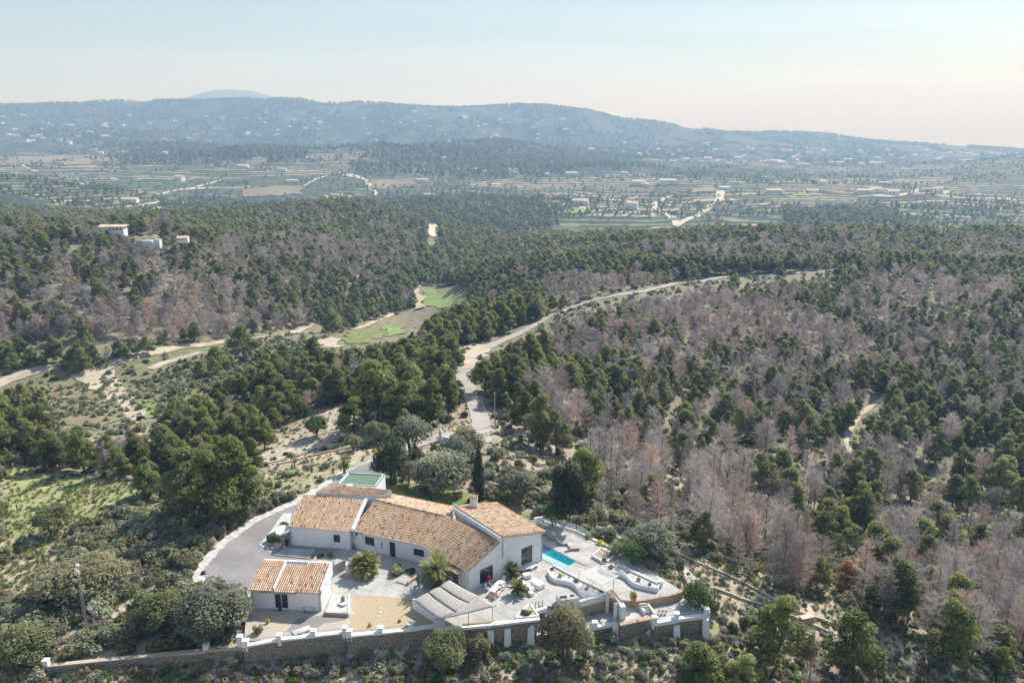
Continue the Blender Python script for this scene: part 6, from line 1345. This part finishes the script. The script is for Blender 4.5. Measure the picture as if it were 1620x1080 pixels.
gtb = thing('glass_table', P(489, 966), 'pale green glass table against the cottage wall', 'table'); mb = MB(); p = P(489, 966); mb.box((p.x, p.y-.3, .55), (1.5, .8, .04), 0); part('tabletop', mb, M['glassrail'], gtb)
for sx in (-.6, .6): mb = MB(); mb.box((p.x+sx, p.y-.3, 0), (.06, .6, .547)); part('leg', mb, M['metal'], gtb)
mb = MB(); a, b = P(464, 1003), P(491, 993); wallseg(mb, a, b, .12, .2, .2, 1.0); wallseg(mb, a.lerp(b, .15), a.lerp(b, .85), 0, .119, .119, .6); solo('stone_bench', mb, M['kerb'], 'white stone slab bench by the wall of the sandy yard', 'bench')
mb = MB(); p = P(443, 966); mb.lathe(p, [(.16, 0), (.18, .4), (.12, .42), (.12, .6)], 10); solo('black_bin', mb, M['black'], 'small black bin before the cottage glazed door', 'bin')
for k, (u, v) in enumerate([(601,968),(599,974),(603,962),(558,970)]): lab = ['middle pale stone of the three in a line on the gravel', 'nearest pale stone of the three on the gravel', 'farthest pale stone of the three on the gravel', 'lone pale stone at the left side of the gravel garden'][k]; mb = MB(); p = P(u, v); mb.lathe(p, [(.25, 0), (.22, .06), (.05, .08)], 9); solo('stepping_stone', mb, M['kerb'], lab, 'stepping stone', 'stones on the gravel garden')
rb_ = P(436, 866); 
RKL = [(431,868),(441,862),(428,862),(452,866),(447,848),(436,856),(444,854),(450,858),(438,849)]
for k in range(9): o = bpy.data.objects.new('white_rock', RK[k % 3]); C.objects.link(o); o.location = P(*RKL[k], .1); s_ = [.45,.7,.4,.42,.38,.25,.5,.4,.5][k]; o.scale = (s_,)*3; o.rotation_euler = (0, 0, k); tag(o, ['nearest', 'largest', 'leftmost', 'rightmost', 'farthest', 'smallest', 'roundest', 'flattest', 'palest'][k]+' rock in the white bed left of the villa', 'rock', 'rocks in the bed left of the villa')
sheet('white_rock_bed', [(410,862),(428,875),(444,866),(456,840),(462,812),(448,812),(430,838)], .03, M['kerb'], .05)
mb = MB(); p = P(452, 862); mb.lathe((p.x-.6, p.y+1.2, 0), [(.04, 0), (.04, 2.1), (1.15, 2.12), (.1, 2.3)], 16); solo('parasol', mb, M['whitepaint'], 'flat white parasol behind the man in black at the villa corner', 'parasol')
mb = MB(); p = P(322, 908); mb.lathe(p, [(.3, 0), (.35, .3), (.15, .5)], 10); solo('drive_bollard', mb, M['dark'], 'dark rounded object at the end of the chalk kerb', 'bollard')
# fence along the drive
fn_ = thing('wire_fence', G(360, 835), 'thin wire fence on grey posts outside the chalk kerb', 'fence'); e_ = [P(u, v) for u, v in [(330,868),(345,852),(362,838),(382,824),(400,812),(425,800),(450,788)]]
for a in e_: mb = MB(); mb.tube([(a.x-.6, a.y+.5, -.5), (a.x-.6, a.y+.5, 1.6)], .035, 5); part('post', mb, M['metal'], fn_)
mb = MB()
for a, b in zip(e_[:-1], e_[1:]):
    for z in (.4, .8, 1.2, 1.55): mb.tube([(a.x-.6, a.y+.5, z), (b.x-.6, b.y+.5, z)], .010, 3)
part('wire', mb, M['metal'], fn_)
# garden walls and terraces behind and right of the villa
for k, (pts, h, wd, m, lab) in enumerate([([(790,770),(820,790),(862,812),(880,822)], .35, .35, 'conc', 'low garden terrace wall nearest the right roof'), ([(770,762),(800,772),(850,797),(905,822)], .35, .4, 'conc', 'second low garden terrace wall beside the slim cypress'), ([(845,781),(866,792)], 1.5, .4, 'stone', 'rough stone wall behind the round olive'), ([(925,828),(950,838),(990,855)], .3, .9, 'kerb', 'pale stepped path edge on the bank beyond the pool'), ([(912,832),(945,846),(972,860)], .3, .3, 'conc', 'lower edging of the bank beyond the pool'),
       ([(1058,872),(1110,893),(1160,915),(1200,935),(1262,968),(1320,988)], .3, .35, 'dirt', 'upper long stone edge of the terraced hillside'), ([(1130,931),(1170,946),(1230,965),(1310,1000)], .3, .35, 'dirt', 'lower long stone edge of the terraced hillside'), ([(1055,878),(1075,895),(1090,912),(1105,925)], .15, 1.3, 'kerb', 'stone-paved ramp on the terraced hillside'), ([(1128,962),(1148,985),(1160,1000)], .25, .3, 'dirt', 'short stone edge right of the last buttress'),
       ([(455,705),(500,690),(560,680),(600,668)], .35, .35, 'dirt', 'dry stone edge of the upper bare terrace'), ([(440,735),(500,720),(580,705)], .35, .35, 'dirt', 'dry stone edge of the middle bare terrace'), ([(170,800),(210,812),(255,815),(300,800)], .5, .5, 'rock', 'rubble edge between the grassy field and the scrub')]):
    Wp = [G(u, v) for u, v in pts]; t = MB()
    for a, b in zip(Wp[:-1], Wp[1:]):
        n = max(1, int((b-a).length/1.2))
        for i in range(n):
            p, q = a.lerp(b, i/n), a.lerp(b, (i+1)/n); zp, zq = gz(p.x, p.y), gz(q.x, q.y); j = (rnd.random()-.5)*.08; wallseg(t, p, q, min(zp, zq)-.6, zp+h+j, zq+h+j, wd*(.9+.2*rnd.random()), ext=.06)
    solo('terrace_wall', t, M[m], lab, 'garden wall')
mb = MB(); a, b = G(1266, 986), G(1284, 984); z_ = gz(a.x, a.y); wallseg(mb, a, b, z_-.5, z_+.9, z_+.9, .8); hut = thing('stone_hut', (a.x, a.y, z_), 'small stone hut with red tiled top behind the tall open pine', 'hut'); part('wall', mb, M['brick'], hut); mb = MB(); wallseg(mb, a, b, z_+.903, z_+1.0, z_+1.0, .9, ext=.05); part('roof', mb, M['farroof'], hut)
# gateway on the drive
for u, v, h, lab in ((697, 697, 2.0, 'white gateway pillar with a ball on the garden drive'), (722, 699, 1.4, 'lower white gateway pillar right of the ball-topped one')):
    p = G(u, v); mb = MB(); mb.box((p.x, p.y, p.z-.3), (.6, .6, h+.3)); t = thing('gate_pillar', p, lab, 'pillar'); part('shaft', mb, M['white'], t); mb = MB(); mb.box((p.x, p.y, p.z+h+.003), (.75, .75, .12)); mb.lathe((p.x, p.y, p.z+h+.12), [(.08, 0), (.26, .15), (.3, .3), (.26, .45), (.08, .58)], 10); part('finial', mb, M['white'], t)
a, b = G(700, 698), G(720, 700); mb = MB(); wallseg(mb, a, b, a.z-.3, a.z+1.2, b.z+.8, .3); solo('gateway_wall', mb, M['white'], 'curved white wall between the two gateway pillars', 'wall')
mb = MB(); a, b = G(757, 694), G(776, 690); 
for k in range(4): p = a.lerp(b, k/3); mb.tube([p, p+Vector((0,0,1))], .05, 5)
for z in (.5, .95): mb.tube([a+Vector((0,0,z)), b+Vector((0,0,z))], .05, 5)
solo('road_railing', mb, M['dark'], 'dark railing at the lower end of the grey access road', 'railing')
# steel pole
p = G(783, 674); mb = MB(); mb.tube([p-Vector((0,0,.4)), p+Vector((0,0,7.9))], [.17, .11], 10); t = thing('utility_pole', p, 'pale steel utility pole right of the access road', 'utility pole'); part('pole', mb, M['metal'], t); mb = MB(); mb.box((p.x, p.y, p.z+7.5), (.9, .1, .1)); part('crossarm', mb, M['metal'], t)
# radio mast
p = P(141, 1018, -1.6); p.z = gz(p.x, p.y); q = proj(p.x, p.y, p.z); H = 11.6
mt = thing('radio_mast', p, 'slim lattice radio mast with a white dish halfway up', 'radio mast'); mb = MB(); tri = [(.17*math.cos(a), .17*math.sin(a)) for a in (0, 2.09, 4.19)]
for x, y in tri: mb.tube([(x, y, -.3), (x, y, H)], .022, 5)
for k in range(int(H/.35)):
    for i in range(3): a, b = tri[i], tri[(i+1) % 3]; mb.tube([(a[0], a[1], k*.35), (b[0], b[1], k*.35+.35)], .010, 4)
part('lattice', mb, M['metal'], mt, world=False)
mb = MB(); ds = [(0, .0), (.28, .05), (.38, .16), (.36, .17), (.2, .09), (.02, .06)]; vs = []; n = 14
for r_, d in ds:
    for k in range(n): vs.append((.95+r_*math.cos(k*2*math.pi/n), -d-.05, 5.0+r_*math.sin(k*2*math.pi/n)))
mb.add(vs, [(i*n+k, i*n+(k+1) % n, (i+1)*n+(k+1) % n, (i+1)*n+k) for i in range(len(ds)-1) for k in range(n)]); dsh = part('dish', mb, M['whitepaint'], mt, world=False); mb = MB(); mb.tube([(.1, 0, 5), (.8, 0, 5)], .03, 5); part('arm', mb, M['metal'], mt, world=False)
mb = MB(); mb.lathe((.12, -.1, H-1.0), [(.05, 0), (.22, .05), (.22, .28), (.05, .33)], 10); mb.box((-.15, -.1, H-1.9), (.22, .15, .6)); mb.box((.12, -.12, H-2.0), (.2, .15, .5)); part('antenna', mb, M['whitepaint'], mt, world=False); mb = MB(); mb.tube([(0, 0, H), (0, 0, H+.9)], .015, 4); part('lightning_rod', mb, M['metal'], mt, world=False)
mb = MB(); mb.box((p.x+.0, p.y-.5, p.z-.1), (1.1, .6, .85), .1); solo('equipment_box', mb, M['whitepaint'], 'white equipment box at the foot of the radio mast', 'equipment box')

# ------------------------------------------------------------------ people
def person(loc, rz, label, cloth, dress=False):
    J = {'pel': (0,0,.96,.13), 'sp': (0,.0,1.12,.12), 'ch': (0,0,1.32,.145), 'nk': (0,0,1.48,.055), 'hd0': (0,-.02,1.56,.07), 'hd1': (0,-.02,1.66,.095), 'hd2': (0,0,1.73,.06)}
    E_ = [('pel','sp'),('sp','ch'),('ch','nk'),('nk','hd0'),('hd0','hd1'),('hd1','hd2')]
    for s, k in ((-1,'l'),(1,'r')):
        J.update({k+'sh':(s*.19,0,1.41,.055), k+'el':(s*.25,.03,1.13,.04), k+'wr':(s*.24,-.10,.91,.027), k+'pm':(s*.235,-.13,.84,.033), k+'hp':(s*.09,0,.90,.10), k+'kn':(s*.105,-.02,.50,.06), k+'an':(s*.11,.02,.09,.038), k+'to':(s*.12,-.15,.04,.035)})
        E_ += [('ch',k+'sh'),(k+'sh',k+'el'),(k+'el',k+'wr'),(k+'wr',k+'pm'),('pel',k+'hp'),(k+'hp',k+'kn'),(k+'kn',k+'an'),(k+'an',k+'to')]
        for f in range(4): J[k+'f%d' % f] = (s*(.215+.014*f), -.15+.012*f, .775-.008*(f in (1,2)), .008); J[k+'g%d' % f] = (s*(.212+.014*f), -.165+.012*f, .745-.01*(f in (1,2)), .007); E_ += [(k+'pm', k+'f%d' % f), (k+'f%d' % f, k+'g%d' % f)]
        J[k+'th'] = (s*.20, -.165, .82, .009); E_.append((k+'pm', k+'th'))
    names = list(J); me = bpy.data.meshes.new('body'); me.from_pydata([J[n_][:3] for n_ in names], [(names.index(a), names.index(b)) for a, b in E_], []); me.update()
    t = thing('person', loc, label, 'person', rz=rz); o = bpy.data.objects.new('body', me); C.objects.link(o); o.parent = t
    sk = o.modifiers.new('skin', 'SKIN'); 
    for i, n_ in enumerate(names): me.skin_vertices[0].data[i].radius = (J[n_][3],)*2; me.skin_vertices[0].data[i].use_root = (i == 0)
    sd_ = o.modifiers.new('sub', 'SUBSURF'); sd_.levels = 1; sd_.render_levels = 1; me.materials.append(M['skin'])
    hb = MB(); hb.lathe((0, .02, 1.60), [(.09, 0), (.112, .05), (.112, .12), (.08, .18), (.02, .205)], 12); part('hair', hb, M['hair'], t, world=False)
    fb = MB(); fb.add([(-.015,-.105,1.62),(.015,-.105,1.62),(0,-.13,1.62),(0,-.10,1.67)], [(0,1,2),(0,2,3),(1,3,2)]); part('nose', fb, M['skin'], t, world=False)
    cb = MB()
    if dress: cb.lathe((0, 0, .38), [(.27, 0), (.24, .3), (.19, .6), (.155, .75), (.19, .95), (.185, 1.03), (.08, 1.09)], 14)
    else: cb.lathe((0, 0, .86), [(.175, 0), (.17, .2), (.195, .45), (.185, .55), (.08, .62)], 14)
    part('dress' if dress else 'jacket', cb, M[cloth], t, world=False)
    sl_ = MB()
    for s in (-1, 1):
        sl_.tube([(s*.17, 0, 1.43), (s*.25, .03, 1.13), (s*.243, -.06, .97)], [.075, .058, .045], 8)
    part('sleeves', sl_, M[cloth], t, world=False)
    if not dress:
        tr_ = MB()
        for s in (-1, 1): tr_.tube([(s*.09, 0, .95), (s*.105, -.02, .5), (s*.11, .02, .08)], [.115, .082, .06], 8)
        part('trousers', tr_, M[cloth], t, world=False)
    return t
person(P(694.5, 926), .6, 'woman in a long red dress standing by the glazed door', 'red', True) if False else person(P(774, 925.5), .5, 'person in a long red dress standing at the glazed terrace door', 'red', True)
person(P(454.5, 867), .2, 'person dressed all in black standing at the left corner of the villa', 'black')

# ------------------------------------------------------------------ villas and farmhouses in the distance
def small_house(L, W, H, rh, flat=False, wing=True):
    w_ = MB(); w_.box((0, 0, -1.5), (L, W, H+1.5))
    if wing: w_.box((L*.42, -W*.42, -1.5), (L*.42, W*.6, H*.85+1.5))
    r = MB(); o = .35
    if flat: r.box((0, 0, H+.003), (L+.2, W+.2, .3))
    else: r.add([(-L/2-o, -W/2-o, H), (L/2+o, -W/2-o, H), (L/2+o, W/2+o, H), (-L/2-o, W/2+o, H), (-L/2-o, 0, H+rh), (L/2+o, 0, H+rh)], [(0, 1, 5, 4), (2, 3, 4, 5), (1, 2, 5), (3, 0, 4), (3, 2, 1, 0)])
    if wing: r.box((L*.42, -W*.42, H*.85+.003), (L*.44, W*.63, .25))
    op = MB()
    for k in range(max(2, int(L/3.2))): x = -L/2+1.6+k*3.1; (op.box((x, -W/2-.03, 1.0), (1.1, .1, 1.2)) if x < L*.16 else None)
    return w_.mesh('wall', M['farwall']), r.mesh('roof', M['farroof'] if not flat else M['farwall']), op.mesh('window', M['frame'])
FH = [small_house(14, 8, 3.6, 1.6), small_house(11, 8, 6.0, 1.6), small_house(18, 8, 3.4, 1.5), small_house(13, 10, 3.6, 1, True), small_house(9, 7, 3.2, 1.3, wing=False)]
def far_house(u, v, k, s_, rz, label, group=None, pos=None):
    p = pos or G(u, v); t = bpy.data.objects.new('farmhouse', None); C.objects.link(t); t.location = p; t.rotation_euler = (0, 0, rz); s_ *= (1.5 if group and group[0] == 't' else 1.25) if group else 1.3; t.scale = (s_, s_, s_); tag(t, label, 'house', group)
    for nm, me_ in zip(('wall', 'roof', 'window'), FH[k]): o = bpy.data.objects.new(nm, me_); C.objects.link(o); o.parent = t
for u, v, k, s_, lab in [(70,350,4,.6,'tiny pale building at the far left ridge'), (285,286,1,1.3,'tall white farmhouse right of the terraced fields on the left'), (207,320,0,1.2,'low white farmhouse above the pale field at the left'), (148,238,3,1.3,'white house beside the chalky quarry field'), (68,220,0,1.1,'white house among dark trees at the upper left'), (160,244,4,1.3,'small white shed right of the chalky field'), (110,228,1,1.2,'cream house on the upper left crest'), (192,243,2,1,'long low white house at the upper left'), (262,247,1,1.4,'pinkish villa beside cypresses at the upper left'),
     (385,266,0,1.4,'cream house with tiled roof left of the dirt triangle'), (445,270,3,1.2,'flat white building left of the dirt triangle'), (462,288,2,1,'pale house beside the curving far track'), (490,252,0,1.1,'small house in the trees above the dirt triangle'), (632,333,4,1.2,'small white house in the wood below the dirt road'), (678,312,0,1.2,'tiled house at the edge of the far wood'), (668,287,2,1.1,'long house right of the dirt road'), (700,255,1,1.3,'white villa beside dark trees in the middle distance'), (750,270,3,1.2,'flat white house in the middle distance'),
     (902,277,2,1.5,'long red-roofed house in the centre right fields'), (862,278,0,1.1,'white house left of the long red-roofed house'), (918,323,0,1.5,'bluish-white house above the lime green field'), (1000,330,1,1.3,'cream house at the right of the lime green field'), (1010,292,0,1.5,'white-walled house above the cream house'), (1020,294,3,1,'flat house beside the fork of tracks'), (1056,290,2,1.6,'large tiled hall left of the fork of tracks'), (988,276,4,1.4,'little bright house above the fork of tracks'), (1068,348,4,1,'white hut in the meadow at the fork of tracks'), (1130,365,0,1.2,'house with terracotta roof below the right terraces'),
     (1145,300,3,1.2,'flat pale house at the top of the right track'), (1222,305,2,1.4,'long white house behind the dark wall on the right'), (1285,305,0,1.2,'house right of the dark retaining wall'), (1300,292,1,1,'cream house in trees on the right'), (1365,305,2,1.3,'red-roofed farm on the right plain'), (1385,303,0,1.2,'second red-roofed farm beside the first on the right'), (1398,292,3,1.3,'long white shed on the right plain'), (1412,308,4,1.8,'bright white house at the right field edge'), (1548,311,3,1.1,'small white building along the right road'), (935,240,1,1.6,'bright white villa on the bald hillock')]:
    far_house(u, v, k, s_, rnd.random()*.8-.4, lab)
# the ridge villa and its pool house
rv = PD(181, 364.5, 396); t = thing('ridge_villa', rv, 'long white villa with tiled roof on the left ridge', 'house', rz=.12); mb = MB(); mb.box((0, 0, -3), (10.5, 5.5, 4.9)); part('wall', mb, M['white'], t, world=False)
mb = MB(); mb.add([(-6.4, -3.4, 2.2), (6.4, -3.4, 2.2), (6.4, 3.4, 2.2), (-6.4, 3.4, 2.2), (-6.4, 0, 3.0), (6.4, 0, 3.0)], [(0, 1, 5, 4), (2, 3, 4, 5), (1, 2, 5), (3, 0, 4), (3, 2, 1, 0)]); part('roof', mb, M['farroof'], t, world=False)
for k in range(4): mb = MB(); mb.box((-1+k*1.7, -3.02, .5), (.7, .1, 1.0)); part('window', mb, M['frame'], t, world=False)
q = PD(234, 383.5, 386); t = thing('pool_house', q, 'white flat-topped pool house below the ridge villa', 'house', rz=-.1); t.scale = (.85, .85, .7); mb = MB(); mb.box((0, 0, -4), (8, 5, 5.4)); mb.box((5.6, 1, -4), (3.2, 3, 6.0)); part('wall', mb, M['white'], t, world=False)
mb = MB(); mb.box((-.3, -.3, 1.403), (6, 3, .06)); part('pool_water', mb, M['shelf'], t, world=False); mb = MB(); mb.box((5.6, 1, 2.003), (3.4, 3.2, .2)); part('roof', mb, M['farroof'], t, world=False)
q = PD(290, 381, 390); far_house(0, 0, 4, .42, .2, 'small stone-coloured house at the right end of the left ridge', pos=q)
# villages on the far hills
LM2 = [(u_, v_, t_) for t_, u_, v_ in [('the left end of the far hills', 40, 200), ('the low notch left of the blue mountain', 160, 190), ('the hillside under the blue mountain', 320, 185), ('the bald patch below the blue mountain', 300, 215), ('the hill crest left of the centre', 470, 180), ('the tree-topped knoll of the far hills', 570, 185), ('the far hillside above the dirt triangle', 560, 215), ('the saddle of the far hills', 700, 190), ('the dark middle hillside', 760, 215), ('the highest right summit', 860, 185), ('the slope falling to the sea', 980, 215), ('the bald white hillock', 930, 240), ('the left end of the hillside village', 1020, 245), ('the middle of the hillside village', 1090, 240), ('the right end of the hillside village', 1150, 250), ('the left part of the town', 1210, 255), ('the town centre', 1290, 245), ('the town below the low ridge', 1370, 250), ('the town above the striped fields', 1450, 260), ('the right part of the town', 1520, 250), ('the right edge of the town', 1600, 262), ('the lower left town', 1230, 272), ('the lower middle town', 1330, 272)]]
vil = []
HR = {'town below the right hills': [(1160,1620,234,274,125)], 'white hillside village': [(985,1160,226,262,36)], 'villas scattered over the left hills': [(0,470,172,226,66)], 'villas scattered over the middle hills': [(470,960,176,226,50)]}
for gname, rects in HR.items():
    for (ua, ub, va, vb, n) in rects:
        for i in range(n):
            u, v = rnd.uniform(ua, ub), rnd.uniform(va, vb)
            if gname.startswith('town') and v < 232+(u-1340)*.035: v += 6
            q = G(u, v)
            if q.y < 2900: continue
            far_house(u, v, i % 5, rnd.uniform(.9, 1.9), rnd.random()*3, ulab([['tiny L-shaped house', 'tall tiny house', 'long tiny house', 'flat-roofed tiny house', 'very small plain house'][i % 5], 'tiny pale house', 'distant white villa'], q.x, q.y, q.z, LM2), gname, pos=q-Vector((0, 0, .5)))
# ------------------------------------------------------------------ air
lo = min(float(TZ.min()), -262.0)-1; top = 560.0
hz = MB(); hz.box((0, 0, lo), (90000, 90000, top-lo)); hm = bpy.data.materials.new('haze'); hm.use_nodes = True; hn = hm.node_tree.nodes; hn.remove(hn['Principled BSDF'])
pv = hn.new('ShaderNodeVolumePrincipled'); pv.inputs['Color'].default_value = (.35, .59, 1.0, 1); pv.inputs['Absorption Color'].default_value = (1, 1, 1, 1); pv.inputs['Density'].default_value = 2.45e-4; pv.inputs['Anisotropy'].default_value = .1
hm.node_tree.links.new(pv.outputs[0], hn['Material Output'].inputs['Volume']); ho = bpy.data.objects.new('haze', hz.mesh('haze', hm)); C.objects.link(ho); ho['kind'] = 'stuff'
